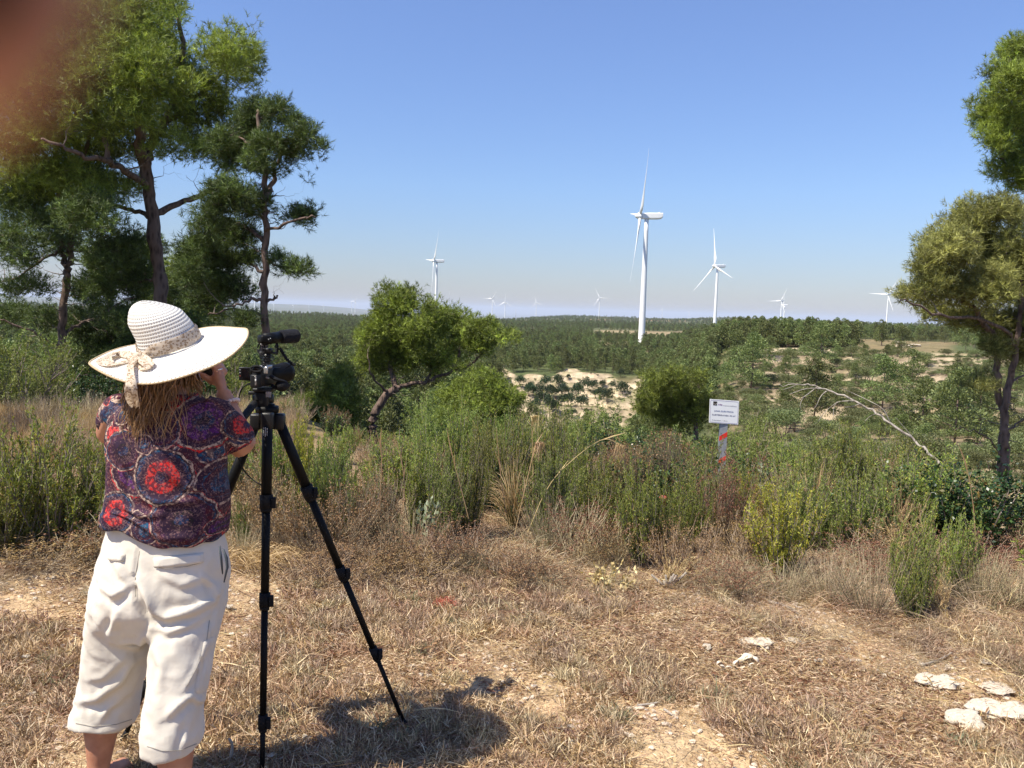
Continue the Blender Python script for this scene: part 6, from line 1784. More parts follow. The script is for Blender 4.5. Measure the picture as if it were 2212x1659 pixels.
surf_line('seam', [(302, 1190), (292, 1244), (293, 1296)], .0011, seam, .0)
surf_line('seam', [(164, 1562), (200, 1569), (250, 1565), (290, 1552)], .0012, seam)
surf_line('seam', [(318, 1612), (350, 1622), (390, 1620), (430, 1604)], .0012, seam)
surf_line('seam', [(452, 1340), (446, 1390), (425, 1442), (400, 1488)], .0011, seam)
surf_line('seam', [(334, 1223), (360, 1228), (400, 1224), (437, 1213)], .0009, seam, .006)
strap = simple('dark_cord', (.05, .06, .07), .7)
a = Acc(); a.tube([P(474, 1180, 2.50), P(478, 1208, 2.50), P(481, 1240, 2.51)], [.003, .004, .002], 6); plink('drawcord', a.mesh('drawcord'), strap)
a = Acc(); a.tube([P(482, 1186, 2.53), P(489, 1205, 2.53), P(491, 1225, 2.53), P(484, 1258, 2.53)], [.003, .005, .0045, .002], 6); plink('drawcord', a.mesh('drawcord'), strap)

# --- sandals under the feet
for g, fd, sd in feet:
    a = Acc()
    for k in range(10):
        pass
    R = Matrix((sd, fd, Vector((0, 0, 1)))).transposed()
    a.box(g + fd * .055 + Vector((0, 0, .006)), (.082, .27, .016), R, bev=.006)
    plink('sandal', a.mesh('sandal'), simple('sandal_sole', (.12, .07, .04), .7))

# --- hair: wavy strands falling below the brim
r = np.random.default_rng(61)
H = Acc(); cols = []
def strand(x0, y0row, x1, row1, yy, r0, wav, fringe=0.0):
    k = 16; pts = []
    ph = r.random() * 6.28; fq = r.uniform(1.0, 2.2)
    for i in range(k):
        t = i / (k - 1)
        x = x0 + (x1 - x0) * t + wav * math.sin(ph + t * fq * 6.28) * t ** .7
        row = y0row + (row1 - y0row) * t
        pts.append(P(x, row, yy - .045 * math.sin(min(1, t * 1.5) * 1.3) - .02 * t + .01 * math.cos(ph + t * 9)))
    n0 = H.n
    H.tube(pts, r0 * (np.sin(np.linspace(.7, 3.05, k)) * .9 + .1), 5)
    tt = np.repeat(np.linspace(0, 1, k), 5); tt = np.concatenate([tt, [0, 1]])
    cols.append(np.clip((tt - .45) * 1.5, 0, 1) * fringe)
for i in range(420):
    u = r.random()
    x0 = 292 + 100 * u; x1 = 266 + 96 * u + r.normal(0, 9)
    L = 868 + 78 * math.sin(math.pi * min(1, .15 + u * .95)) * r.random() ** .8 + (26 * r.random() if u < .3 else 0)
    strand(x0, 772 + r.uniform(-6, 6), x1, L, 2.555 + r.normal(0, .012), r.uniform(.0008, .0026), r.uniform(3, 9), fringe=r.choice([0, .25, .8], p=[.45, .3, .25]) * (1.2 if u < .35 else .8))
for i in range(40):        # separate locks at both sides and ends
    x0 = r.choice([300, 320, 365, 385]) + r.normal(0, 8)
    strand(x0, 790, x0 + r.normal(-12, 16), r.uniform(930, 975), 2.535 + r.normal(0, .01), r.uniform(.0009, .002), r.uniform(5, 12), fringe=.9)
for i in range(70):        # side hair near the cheek
    u = r.random(); strand(388 + 34 * u, 775, 395 + 46 * u + r.normal(0, 6), 835 + 24 * r.random(), 2.60 + .04 * u, r.uniform(.0015, .0035), r.uniform(1, 4), fringe=.3)
me = H.mesh('hair')
cc = np.concatenate(cols); a_ = me.color_attributes.new('Col', 'FLOAT_COLOR', 'POINT'); c4 = np.ones((len(cc), 4), dtype=np.float32); c4[:, :3] = cc[:, None]; a_.data.foreach_set('color', c4.ravel())
plink('hair', me, MAT['hair'])
a = Acc(); ell(a, hd + Vector((0, -.018, .006)), (.087, .100, .112)); 
a.tube([hd + Vector((0, -.05, -.03)), P(335, 850, 2.565), P(318, 900, 2.545)], [.085, .070, .030], 14, flat=.55)
hm_ = a.mesh('hair_cap'); plink('hair_cap', hm_, bark_mat('hair_base', (.035, .017, .008), (.11, .055, .024), 30))

# --- hat
HATP = P(368, 747, 2.575)
HR = Matrix.Rotation(math.radians(-15), 3, 'Y') @ Matrix.Rotation(math.radians(17), 3, 'X') @ Matrix.Rotation(math.radians(0), 3, 'Z')
def hatpt(rad, th, z):
    return (rad * math.cos(th), rad * math.sin(th), z)
prof = []   # (radius, height) from crown top to brim edge
for t in np.linspace(0, 1, 12): prof.append((.003 + .083 * t ** .95, .132 - .022 * t - .026 * t ** 3.2))
for t in np.linspace(.12, 1, 8): prof.append((.086 + .014 * t, .086 - .086 * t))
for t in np.linspace(.04, 1, 20): prof.append((.100 + .148 * t, -.004 - .006 * t - .016 * t ** 2.2))
prof = [(a * .92, (b * 1.17 if b > 0 else b)) for a, b in prof]
nth = 96; V = []; uvs = []
arc = 0; prev = None
for k, (rr, zz) in enumerate(prof):
    if prev: arc += math.hypot(rr - prev[0], zz - prev[1])
    prev = (rr, zz)
    for j in range(nth):
        th = 2 * math.pi * j / nth; bt = max(0, (rr - .092) / .136)
        w = .012 * math.sin(2 * th + .6) * bt + .010 * math.sin(3 * th + 2.0) * bt + .005 * math.sin(5 * th + 1) * bt
        w += .050 * bt ** 1.5 * math.exp(-((math.atan2(math.sin(th - 3.2), math.cos(th - 3.2))) / .9) ** 2) - .020 * bt ** 1.5 * math.exp(-((math.atan2(math.sin(th + .1), math.cos(th + .1))) / .7) ** 2)      # left side turned up, right tip lower
        ext = 1 + .05 * bt * math.exp(-((math.atan2(math.sin(th + .12), math.cos(th + .12))) / .35) ** 2)
        top = max(0, (.10 - rr) / .10) if zz > .05 else 0
        dx = -.018 * max(0, (zz - .05) / .08)
        pk = .010 * max(0, (zz - .08) / .05) * math.cos(th - math.pi) if zz > .08 else 0
        V.append((rr * ext * math.cos(th) + dx, rr * ext * math.sin(th), zz + w + pk * min(1, rr / .05)))
        uvs.append((th, arc))
i = np.arange(len(prof) - 1)[:, None] * nth; j = np.arange(nth)[None]; j2 = (j + 1) % nth
Q = np.stack([i + j, i + nth + j, i + nth + j2, i + j2], -1).reshape(-1, 4)
nV = len(V); V.append((-.018, 0, .1275)); T = np.stack([np.arange(nth), (np.arange(nth) + 1) % nth, np.full(nth, nV)], 1)
def hat_mesh(sel_rows, name, cap):
    a = Acc(); lo, hi = sel_rows
    q = Q[(Q[:, 0] // nth >= lo) & (Q[:, 0] // nth < hi)]
    me_ = make_mesh(name, np.array(V) @ np.array(HR).T + np.array(HATP[:]), [q, T] if cap else [q])
    uvl = me_.uv_layers.new(name='UVMap')
    li = np.empty(len(me_.loops), dtype=np.int32); me_.loops.foreach_get('vertex_index', li)
    pl = np.repeat(np.arange(len(me_.polygons)), [len(p.vertices) for p in me_.polygons])
    U = np.zeros((len(li), 2)); vi = np.minimum(li, nV - 1)
    th_ = (vi % nth) / nth; rowk = vi // nth
    # fix wrap
    mx_ = np.zeros(len(me_.polygons)); np.maximum.at(mx_, pl, th_)
    th_ = np.where((mx_[pl] > .6) & (th_ < .2), th_ + 1, th_)
    arcs = np.array([uvs[k * nth][1] for k in range(len(prof))])
    radk = np.array([p[0] for p in prof])
    cnt_ = 64 if lo < 12 else 120
    U[:, 0] = th_ * cnt_; U[:, 1] = arcs[rowk] / .0105
    uvl.data.foreach_set('uv', U.astype(np.float32).ravel())
    # drop unused verts
    bm = bmesh.new(); bm.from_mesh(me_); bmesh.ops.delete(bm, geom=[v for v in bm.verts if not v.link_faces], context='VERTS'); bm.to_mesh(me_); bm.free()
    me_.polygons.foreach_set('use_smooth', [True] * len(me_.polygons))
    return me_
HAT = empty('sun_hat', HATP)
HAT.parent = PW; HAT.matrix_parent_inverse = Matrix.Translation(-OFF)
bpy.context.view_layer.update()
def hlink(name, me, mats, label=None):
    o = link(name, me, mats); o.parent = HAT; o.matrix_parent_inverse = Matrix.Translation(-HATP)
    if label: o['label'] = label
    return o
hlink('hat_crown', hat_mesh((0, 19), 'hat_crown', True), MAT['hat'])
hlink('hat_brim', hat_mesh((19, 40), 'hat_brim', False), MAT['hat'])
Vw = np.array(V) @ np.array(HR).T + np.array(HATP[:])
a = Acc(); ed = Vw[(len(prof) - 1) * nth:len(prof) * nth]; a.tube(np.concatenate([ed, ed[:2]]), .0030, 6, cap=False)
hlink('brim_edging', a.mesh('brim_edging'), MAT['hat_edge'])
def hw_(x, y, z): return Vector(HATP) + HR @ Vector((x, y, z))
# scarf band round the crown with pleats
n_ = 120; V_ = []
for j in range(n_):
    th = 2 * math.pi * j / n_
    for k, (zz, rr) in enumerate(((.000, .0965), (.004, .0975), (.011, .0957), (.017, .0965), (.024, .0940), (.030, .0947), (.038, .0905))):
        q = 1 + .010 * math.sin(th * 9 + k * 2.1)
        squeeze = 1 - .55 * math.exp(-((math.atan2(math.sin(th - 4.05), math.cos(th - 4.05))) / .35) ** 2)
        V_.append(hw_(rr * q * math.cos(th), rr * q * math.sin(th), .003 + zz * squeeze)[:])
Q_ = [[j * 7 + k, ((j + 1) % n_) * 7 + k, ((j + 1) % n_) * 7 + k + 1, j * 7 + k + 1] for j in range(n_) for k in range(6)]
hlink('scarf_band', make_mesh('scarf_band', V_, np.array(Q_)), MAT['scarf'])
kp = hw_(.105 * math.cos(3.95), .105 * math.sin(3.95), .006)
a = Acc(); ell(a, kp, (.016, .012, .017)); me_ = a.mesh('knot')
hlink('scarf_knot', me_, MAT['scarf'])
def ribbon(name, pts, widths, mat, side=None, ruf=.004):
    pts = smooth_path(np.array([tuple(p) for p in pts]), 2); k = len(pts)
    w = np.interp(np.linspace(0, 1, k), np.linspace(0, 1, len(widths)), widths)
    t = np.gradient(pts, axis=0); t /= np.linalg.norm(t, axis=1)[:, None]
    s = np.cross(t, np.array(side if side is not None else (0, 1, 0), float)); s /= np.linalg.norm(s, axis=1)[:, None] + 1e-9
    nn = np.cross(t, s); m_ = 6; V_ = []
    for i in range(k):
        for j in range(m_ + 1):
            u = j / m_ - .5
            V_.append(pts[i] + s[i] * u * w[i] + nn[i] * ruf * math.sin(u * 11 + i * .35))
    Q_ = [[i * (m_ + 1) + j, i * (m_ + 1) + j + 1, (i + 1) * (m_ + 1) + j + 1, (i + 1) * (m_ + 1) + j] for i in range(k - 1) for j in range(m_)]
    return hlink(name, make_mesh(name, np.array(V_), np.array(Q_)), mat)
HB_ = BVHTree.FromPolygons([tuple(v) for v in Vw], [tuple(q) for q in Q])
def onbrim(px_, py_, up=.008):
    """point just above the brim seen at a picture point (brim treated as its tilted plane)"""
    h = HB_.ray_cast(eye, ray(px_, py_).normalized())
    n = HR @ Vector((0, 0, 1))
    if h[0] is None:
        o = hw_(0, 0, -.012); r = ray(px_, py_); return eye + r * ((o - eye).dot(n) / r.dot(n)) + n * up
    return h[0] + n * up
nrm = HR @ Vector((0, 0, 1))
ribbon('scarf_loop', [kp, onbrim(268, 768, .012), onbrim(243, 772, .012), onbrim(224, 783, .010), onbrim(236, 792, .004), onbrim(262, 786, .003), kp], [.014, .038, .048, .045, .040, .030, .014], MAT['scarf'], nrm)
ribbon('scarf_loop', [kp, onbrim(300, 775, .016), onbrim(313, 786, .016), onbrim(327, 797, .010), onbrim(314, 799, .004), onbrim(300, 790, .004), kp], [.012, .026, .034, .034, .028, .02, .012], MAT['scarf'], nrm)
ribbon('scarf_tail', [kp, onbrim(285, 795, .010), onbrim(282, 815, .010), P(281, 835, 2.345), P(283, 858, 2.37), P(294, 880, 2.41)], [.014, .030, .036, .036, .036, .022], MAT['scarf'], (0, 1, 0), .005)

# --- compact camera she holds
a = Acc(); a.box((0, 0, 0), (.105, .026, .062), bev=.006)
cc_ = camC
K = empty('compact_camera', cc_, 'small black compact camera held to her face under the hat brim', 'camera')
mb = simple('black_plastic', (.012, .012, .013), .42, bump=.1, bscale=300)
link('camera_body', a.mesh('camera_body'), mb, K)
a = Acc(); a.lathe([(0, .03), (.019, .03), (.022, .0), (.022, -.0)], 20, R=Matrix.Rotation(math.radians(-90), 3, 'X'), c=(-.008, .012, 0)); link('lens', a.mesh('lens'), mb, K)
a = Acc(); a.box((-.012, -.0142, 0), (.062, .002, .044)); link('screen', a.mesh('screen', False), simple('dark_glass', (.008, .009, .011), .08), K)
a = Acc(); a.lathe([(0, .006), (.006, .006), (.007, 0)], 12, c=(.034, 0, .031)); link('shutter_button', a.mesh('shutter_button'), simple('button_grey', (.3, .3, .3), .3, .8), K)
# ------------------------------------------------------------------ tripod, video camera, microphone
MB = simple('black_anodised', (.006, .006, .006), .5, spec=.14, bump=.08, bscale=400)
MR = simple('black_rubber', (.008, .008, .009), .75, spec=.25, bump=.3, bscale=250)
MD = simple('dark_plastic', (.012, .012, .013), .42, spec=.35, bump=.08, bscale=400)
MSV = simple('silver_plastic', (.45, .43, .42), .25, .6)
MG = simple('screen_glass', (.006, .006, .008), .06)
MW = simple('white_print', (.65, .65, .62), .5)
Y0 = 3.0
AP = P(577, 893, Y0)
c0 = Vector((AP.x, AP.y, gz(AP.x, AP.y)))
f1 = hit(566, 1693, 1.5, 6); f2 = hit(878, 1583, 1.5, 6)
f3 = c0 * 3 - f1 - f2; f3.z = gz(f3.x, f3.y)
TR = empty('tripod', c0, 'black aluminium tripod standing right of the woman, carrying the video camera', 'tripod')
def tl(name, acc, mat, label=None, parent=None, smooth=True):
    o = link(name, acc.mesh(name, smooth), mat); o.parent = parent or TR
    par = o.parent; base = TR.location if parent is None else parent['_org']
    o.matrix_parent_inverse = Matrix.Translation(-Vector(base))
    if label: o['label'] = label
    return o
def cyl(acc, a_, b_, r0, r1=None, n=16, m=0): acc.tube([a_, b_], [r0, r0 if r1 is None else r1], n, m=m)
for k, (ft, rows, topx, lab) in enumerate(((f1, (1085, 1297, 1560), (578, 900, 2.955), 'front leg, upright in view with white lettering'), (f2, (1064, 1238, 1412), (600, 903, 3.01), 'right leg, slanting out to the right'), (f3, None, (557, 903, 3.03), 'left leg, passing behind the woman'))):
    top = P(*topx)
    a = Acc()
    ts = [0, .36, .60, .83, 1]
    if rows:
        ts = [0]
        for rw in rows:
            tt = min(np.linspace(0, 1, 400), key=lambda t: abs(proj(np.array(lerp(top, ft, t)))[1] - rw)); ts.append(tt)
        ts.append(1)
    rad = [.0185, .0148, .0120, .0088]
    for i in range(4):
        cyl(a, lerp(top, ft, ts[i]), lerp(top, ft, ts[i + 1] + (.01 if i < 3 else -.012)), rad[i], n=18)
    leg = tl('leg', a, MB, lab)
    leg['_org'] = TR.location[:]
    for i in (1, 2, 3):
        b = Acc(); c_ = lerp(top, ft, ts[i]); d_ = (ft - top).normalized()
        cyl(b, c_ - d_ * .026, c_ + d_ * .022, rad[i - 1] + .0050, rad[i - 1] + .0045, 18)
        cyl(b, c_ + d_ * .020, c_ + d_ * .034, rad[i] + .0065, rad[i] + .004, 18)
        R = Matrix.Rotation(.3, 3, 'Z')
        b.box(c_ + Vector((rad[i] + .012, -.004, 0)), (.016, .022, .038), R, bev=.003)
        o = link('leg_lock', b.mesh('leg_lock'), MR); o.parent = leg
    b = Acc(); ell(b, ft + Vector((0, 0, .010)), (.013, .013, .014)); cyl(b, lerp(top, ft, .965), ft + Vector((0, 0, .008)), .0095, .0125, 12)
    o = link('rubber_foot', b.mesh('rubber_foot'), MR); o.parent = leg
    b = Acc(); b.box(lerp(top, ft, .010), (.041, .040, .058), bev=.008)
    o = link('leg_hinge', b.mesh('leg_hinge'), MD); o.parent = leg
    if k == 0:
        # rows of tiny white print, too small to read
        d_ = (ft - top).normalized(); s_ = Vector((1, 0, 0)); nv = s_.cross(d_).normalized(); nv = nv if nv.y < 0 else -nv
        rp = random.Random(3); base = lerp(top, ft, .030); RT = Matrix((s_, nv, d_)).transposed()
        for dx, hgt, t0, t1 in ((-.0085, .0014, 0, .030), (-.002, .0030, 0, .030), (.0045, .0022, .002, .028)):
            b = Acc(); t = t0
            while t < t1:
                L = rp.uniform(.0012, .0034); b.box(base + d_ * (t + L / 2) + s_ * dx + nv * (.0188 - (abs(dx) / .0185) ** 2 * .0095), (hgt * rp.uniform(.6, 1), .0006, L), RT); t += L + rp.uniform(.0006, .0014)
            o = link('print_line', b.mesh('print_line', False), MW); o.parent = leg; o['kind'] = 'stuff'
b = Acc(); cyl(b, P(577, 912, Y0), P(577, 872, Y0), .030, .027, 20); b.lathe([(.0, .012), (.040, .012), (.042, 0), (.040, -.012), (0, -.012)], 24, c=P(577, 884, Y0)[:])
cyl(b, P(577, 1010, Y0), P(577, 890, Y0), .013, n=14)
tl('centre_column', b, MB)
b = Acc(); b.box(P(569, 862, Y0), (.052, .055, .058), bev=.008); cyl(b, P(569, 876, Y0), P(569, 850, Y0), .026, n=18)
cyl(b, P(548, 861, Y0), P(590, 861, Y0), .016, n=14); b.box(P(572, 841, Y0), (.066, .080, .012), bev=.003); b.box(P(545, 849, Y0 - .02), (.028, .012, .012), bev=.003)
tl('pan_head', b, MD)
b = Acc(); b.box(P(580, 852, Y0 - .045), (.018, .004, .020)); tl('maker_plate', b, MSV, smooth=False)
h0, h1, h2 = P(556, 864, Y0 - .02), P(549, 872, Y0 - .06), P(521, 908, Y0 - .24)
b = Acc(); cyl(b, h0, h1, .006, n=10); tl('pan_handle', b, MB)
b = Acc(); n_ = 22
pts = [lerp(h1, h2, i / n_) for i in range(n_ + 1)]; b.tube(pts, [.0125 + .0012 * math.sin(i * 2.4) for i in range(n_ + 1)], 14); tl('handle_grip', b, MR)

VC = empty('video_camera', P(575, 836, Y0), 'black camcorder on the tripod with its side screen folded out to the left', 'video camera')
VO = P(575, 836, Y0)
RZ = Matrix.Rotation(math.radians(-16), 3, 'Z')
def vl(name, acc, mat, label=None, smooth=True, parent=None):
    o = link(name, acc.mesh(name, smooth), mat); o.parent = parent or VC
    if parent is None: o.matrix_parent_inverse = Matrix.Translation(-VO)
    if label: o['label'] = label
    return o
def VP(px, py, dy=0.0): return P(px, py, Y0 + dy)
b = Acc(); b.box(VP(577, 812, .02), (.050, .125, .066), RZ, bev=.010); b.box(VP(566, 812, -.03), (.026, .05, .060), RZ, bev=.005)
vl('camera_body', b, MD)
b = Acc(); b.lathe([(0, -.055), (.030, -.055), (.034, -.045), (.034, .05), (.038, .055), (.038, .078), (.030, .080), (.028, .06)], 28, c=VP(594, 807, .07)[:], R=(RZ @ Matrix.Rotation(math.radians(-90), 3, 'X')))
vl('lens_barrel', b, MB)
b = Acc(); b.box(VP(530, 807.5, -.02), (.044, .009, .048), Matrix.Rotation(math.radians(8), 3, 'Z'), bev=.003); scr = vl('side_screen', b, MD)
b = Acc(); b.box(VP(532.5, 806, -.0275), (.034, .002, .035), Matrix.Rotation(math.radians(8), 3, 'Z')); vl('screen_glass', b, MG, parent=scr, smooth=False)
for yy, c_ in ((799, (.7, .7, .7)), (805, (.7, .7, .7)), (812, (.6, .08, .03))):
    b = Acc(); ell(b, VP(518.6, yy, -.027), (.0016, .0012, .0016), n=8); vl('screen_button', b, simple('button', c_, .4), parent=scr)
b = Acc(); b.box(VP(547, 806, -.01), (.014, .02, .03), RZ, bev=.003); vl('screen_hinge', b, MD)
b = Acc(); b.box(VP(554, 799, -.055), (.036, .03, .018), RZ, bev=.005)
t = np.linspace(0, 2 * np.pi, 25); ec = VP(554, 797, -.075)
b.tube([(ec.x + .019 * math.cos(q), ec.y, ec.z + .010 * math.sin(q)) for q in t], .0040, 8, cap=False); vl('eyepiece', b, MR)
b = Acc(); ell(b, VP(554, 797.5, -.072), (.014, .003, .007), n=12); vl('eyepiece_glass', b, MG)
b = Acc(); b.box(VP(553.5, 823, -.06), (.028, .034, .046), RZ, bev=.004); bat = vl('battery', b, MD)
b = Acc(); b.box(VP(552.2, 823, -.080), (.0050, .002, .030), bev=.0008); vl('battery_label', b, MSV, parent=bat)
b = Acc(); b.box(VP(552.2, 822, -.0815), (.0046, .002, .008)); vl('battery_print', b, MW, parent=bat)
b = Acc(); b.box(VP(571, 793, -.02), (.026, .070, .014), RZ, bev=.005); b.box(VP(574.5, 800, -.052), (.014, .010, .026), RZ, bev=.004); vl('silver_trim', b, MSV)
b = Acc(); cyl(b, VP(571, 790, -.05), VP(571, 787, -.05), .008, .007); vl('zoom_button', b, MB)
gpts = [VP(584, 812, -.03), VP(598, 820, -.035), VP(612, 824, -.02), VP(621, 832, .0), VP(616, 842, .01), VP(600, 840, 0), VP(586, 832, 0)]
b = Acc(); b.tube(smooth_path([tuple(q) for q in gpts], 2), [.006] + [.012] * (len(smooth_path([tuple(q) for q in gpts], 2)) - 2) + [.006], 10, flat=.5)
ell(b, VP(609, 833, -.012), (.024, .028, .022)); vl('grip_strap', b, MR)
b = Acc(); b.box(VP(578, 816, -.045), (.012, .003, .005), Matrix.Rotation(.3, 3, 'Y')); vl('strap_buckle', b, MSV, smooth=False)
cab = smooth_path([tuple(q) for q in (VP(545, 829, -.05), VP(534, 830.5, -.06), VP(525, 836, -.06), VP(518, 848, -.05), VP(514, 870, -.05), VP(509, 905, -.06), VP(508, 960, -.03), VP(520, 1010, 0), VP(548, 1040, .02), VP(570, 1050, -.02))], 3)
b = Acc(); b.tube(cab, .0024, 7); b.box(VP(538, 829.8, -.056), (.014, .006, .006), bev=.001)
tag(link('power_cable', b.mesh('power_cable'), MR), label='thin black cable looping down from the left side of the camcorder', cat='cable')

MC = empty('microphone', VP(585, 775), 'black shotgun microphone with foam windshield on a shock mount above the camcorder', 'microphone')
MO = VP(585, 775)
def ml(name, acc, mat, smooth=True):
    o = link(name, acc.mesh(name, smooth), mat); o.parent = MC; o.matrix_parent_inverse = Matrix.Translation(-MO); return o
b = Acc(); b.box(VP(577, 784), (.022, .028, .008), bev=.002); cyl(b, VP(577, 786), VP(577, 764), .012, .013, 16)
for k in range(3): b.lathe([(0, .002), (.018, .002), (.019, 0), (.018, -.002), (0, -.002)], 20, c=VP(577, 768 + 5 * k)[:])
b.box(VP(579, 757), (.030, .030, .016), bev=.004); b.box(VP(579, 762), (.070, .016, .006), bev=.002)
ml('shoe_mount', b, MD)
m0, m1, m2 = VP(571, 733, -.05), VP(603, 728, .04), VP(647, 725, .11)
axm = (m2 - m0).normalized()
b = Acc(); cyl(b, m0, m1, .021, .020, 18); b.box(lerp(m0, m1, .02) + Vector((0, 0, .0)), (.040, .050, .030), Matrix.Rotation(math.radians(35), 3, 'Z'), bev=.008)
ml('microphone_body', b, MB)
b = Acc(); px_ = []
N_ = 14
for i in range(N_ + 1):
    t = i / N_; px_.append(.0255 * min(1, (t * 9 + .25) ** .5) * min(1, ((1 - t) * 6 + .02) ** .5))
b.tube([lerp(m1, m2, i / N_) for i in range(N_ + 1)], px_, 24)
MF = simple('foam', (.008, .008, .014), .95, bump=1.0, bscale=600)
ml('foam_windshield', b, MF)
for (cx_, cy_, dy) in ((564.5, 753, -.03), (598, 753, .03)):
    c_ = VP(cx_, cy_, dy); t = np.linspace(0, 2 * np.pi, 29); R = 0.021
    s_ = Vector((.8, -.6, 0)) if cx_ < 580 else Vector((.45, -.9, 0))
    for rr in (R, R * .45):
        b = Acc(); b.tube([c_ + s_ * (math.cos(q) * rr) + Vector((0, 0, math.sin(q) * rr)) for q in t], .0028 if rr == R else .002, 7, cap=False)
        if rr == R:
            for k in range(4):
                q = k * math.pi / 2 + .5; cyl(b, c_ + s_ * (math.cos(q) * R) + Vector((0, 0, math.sin(q) * R)), c_ + s_ * (math.cos(q) * R * .42) + Vector((0, 0, math.sin(q) * R * .42)), .0013, n=5)
        ml('shock_mount_ring', b, MR)
b = Acc()
for (x, y) in ((566, 738), (571, 736), (568, 741), (575, 737), (580, 733), (563, 743), (584, 731)):
    b.box(VP(x, y, -.0745 + (x - 563) * .0005), (.0032, .001, .0022), Matrix.Rotation(.5, 3, 'Y'))
ml('printed_marks', b, MW, False)
pts = smooth_path([tuple(q) for q in (VP(604, 752, .02), VP(611, 762, .02), VP(618, 775, .02), VP(628, 784, .02), VP(637, 789, .02))], 3)
n_ = len(pts); b = Acc(); b.tube(densify(pts, np.full(n_, .006), .0022)[0], [.0055 + .0012 * math.sin(i * 1.8) for i in range(len(densify(pts, np.full(n_, .006), .0022)[0]))], 10)
b.tube(smooth_path([tuple(q) for q in (VP(632, 787, .02), VP(622, 792, .02), VP(614, 799, .0), VP(610, 806, -.01))], 2), .0017, 6); ml('coiled_lead', b, MR)
for o in bpy.data.objects:
    if '_org' in o: del o['_org']
# ------------------------------------------------------------------ sign
dS = 9.5
bc = [P(1533.3, 861.9, dS - .02), P(1596.5, 866, dS + .02), P(1593.9, 917.8, dS + .02), P(1531.9, 913, dS - .02)]
ctr = sum(bc, Vector()) / 4
ex = ((bc[1] - bc[0]) + (bc[2] - bc[3])).normalized(); ez = ((bc[0] - bc[3]) + (bc[1] - bc[2])).normalized(); en = ex.cross(ez).normalized()
if en.y > 0: en = -en
WB = (bc[1] - bc[0]).length; HB = (bc[0] - bc[3]).length
pt_, pb_ = P(1564.3, 916, dS), P(1557, 1040, dS)
gzS = gz(pb_.x, pb_.y)
SG = empty('marker_sign', (pb_.x, pb_.y, gzS), 'white underground cable sign on a leaning grey post with two red stripes', 'sign')
so_ = SG.location.copy()
def sgl(name, acc_or_me, mat, label=None, smooth=False):
    me = acc_or_me.mesh(name, smooth) if isinstance(acc_or_me, Acc) else acc_or_me
    o = link(name, me, mat); o.parent = SG; o.matrix_parent_inverse = Matrix.Translation(-so_)
    if label: o['label'] = label
    return o
RB = Matrix((ex, -en, ez)).transposed()
a = Acc(); a.box(ctr, (WB, .006, HB), RB, bev=.0015)
board = sgl('board', a, simple('sign_white', (.82, .82, .80), .35))
def on_board(me, x, z, lift=.0042):
    V = getV(me); W = np.array([(ctr + ex * (x + v[0]) + ez * (z + v[1]) + en * (lift + v[2]))[:] for v in V]); setV(me, W); return me
SX = WB / 430.0      # board is 430 zoomed pixels wide
def bxy(X, Y): return (X - 497) * SX, -(Y - 523) * SX
for txt, X, Y, size, mat, bold in (('edp', 405, 432, .0235, (.22, .07, .24), .0003), ('renovables', 478, 440, .0215, (.42, .40, .42), .0), ('LINIA ELÈCTRICA', 350, 526, .0225, (.16, .18, .34), .0003), ('SUBTERRANEA 30 kV', 320, 582, .0225, (.18, .17, .24), .0003), ('Profundidad : 1.20 m', 322, 655, .0150, (.22, .21, .21), .0)):
    me = text_mesh(txt, size, .0002, bold=bold); x_, z_ = bxy(X, Y)
    V = getV(me)
    tw = {'edp': 62, 'renovables': 195, 'LINIA ELÈCTRICA': 285, 'SUBTERRANEA 30 kV': 345, 'Profundidad : 1.20 m': 225}[txt] * SX
    V[:, 0] *= tw / (V[:, 0].max() - V[:, 0].min()); setV(me, V)
    sgl('lettering', on_board(me, x_, z_ + (-.0 if True else 0)), simple('print_' + txt[:3].strip().lower(), mat, .5))
x_, z_ = bxy(361, 411); a = Acc(); a.box(ctr + ex * x_ + ez * z_ + en * .0038, (.045, .0016, .045), RB, bev=.0006); sgl('emblem', a, simple('emblem_dark', (.03, .02, .015), .5))
a = Acc(); c_ = ctr + ex * x_ + ez * (z_ + .002) + en * .0052
a.tube([c_ + ex * (.016 * math.cos(t)) + ez * (.013 * math.sin(t)) for t in np.linspace(math.radians(190), math.radians(355), 12)], .0030, 5, flat=.3); sgl('emblem_smile', a, simple('emblem_white', (.8, .8, .78), .5))
brd = simple('border_line', (.16, .10, .22), .5)
a = Acc(); hw2, hh2, rc = WB / 2 - .010, HB / 2 - .010, .014
pts = []
for (sx, sz, a0) in ((1, 1, 0), (-1, 1, 90), (-1, -1, 180), (1, -1, 270)):
    for k in range(5):
        q = math.radians(a0 + k * 22.5); pts.append(ctr + ex * (sx * (hw2 - rc) + rc * math.cos(q)) + ez * (sz * (hh2 - rc) + rc * math.sin(q)) + en * .0036)
pts.append(pts[0]); a.tube(pts, .0011, 4, cap=False); sgl('border', a, brd)
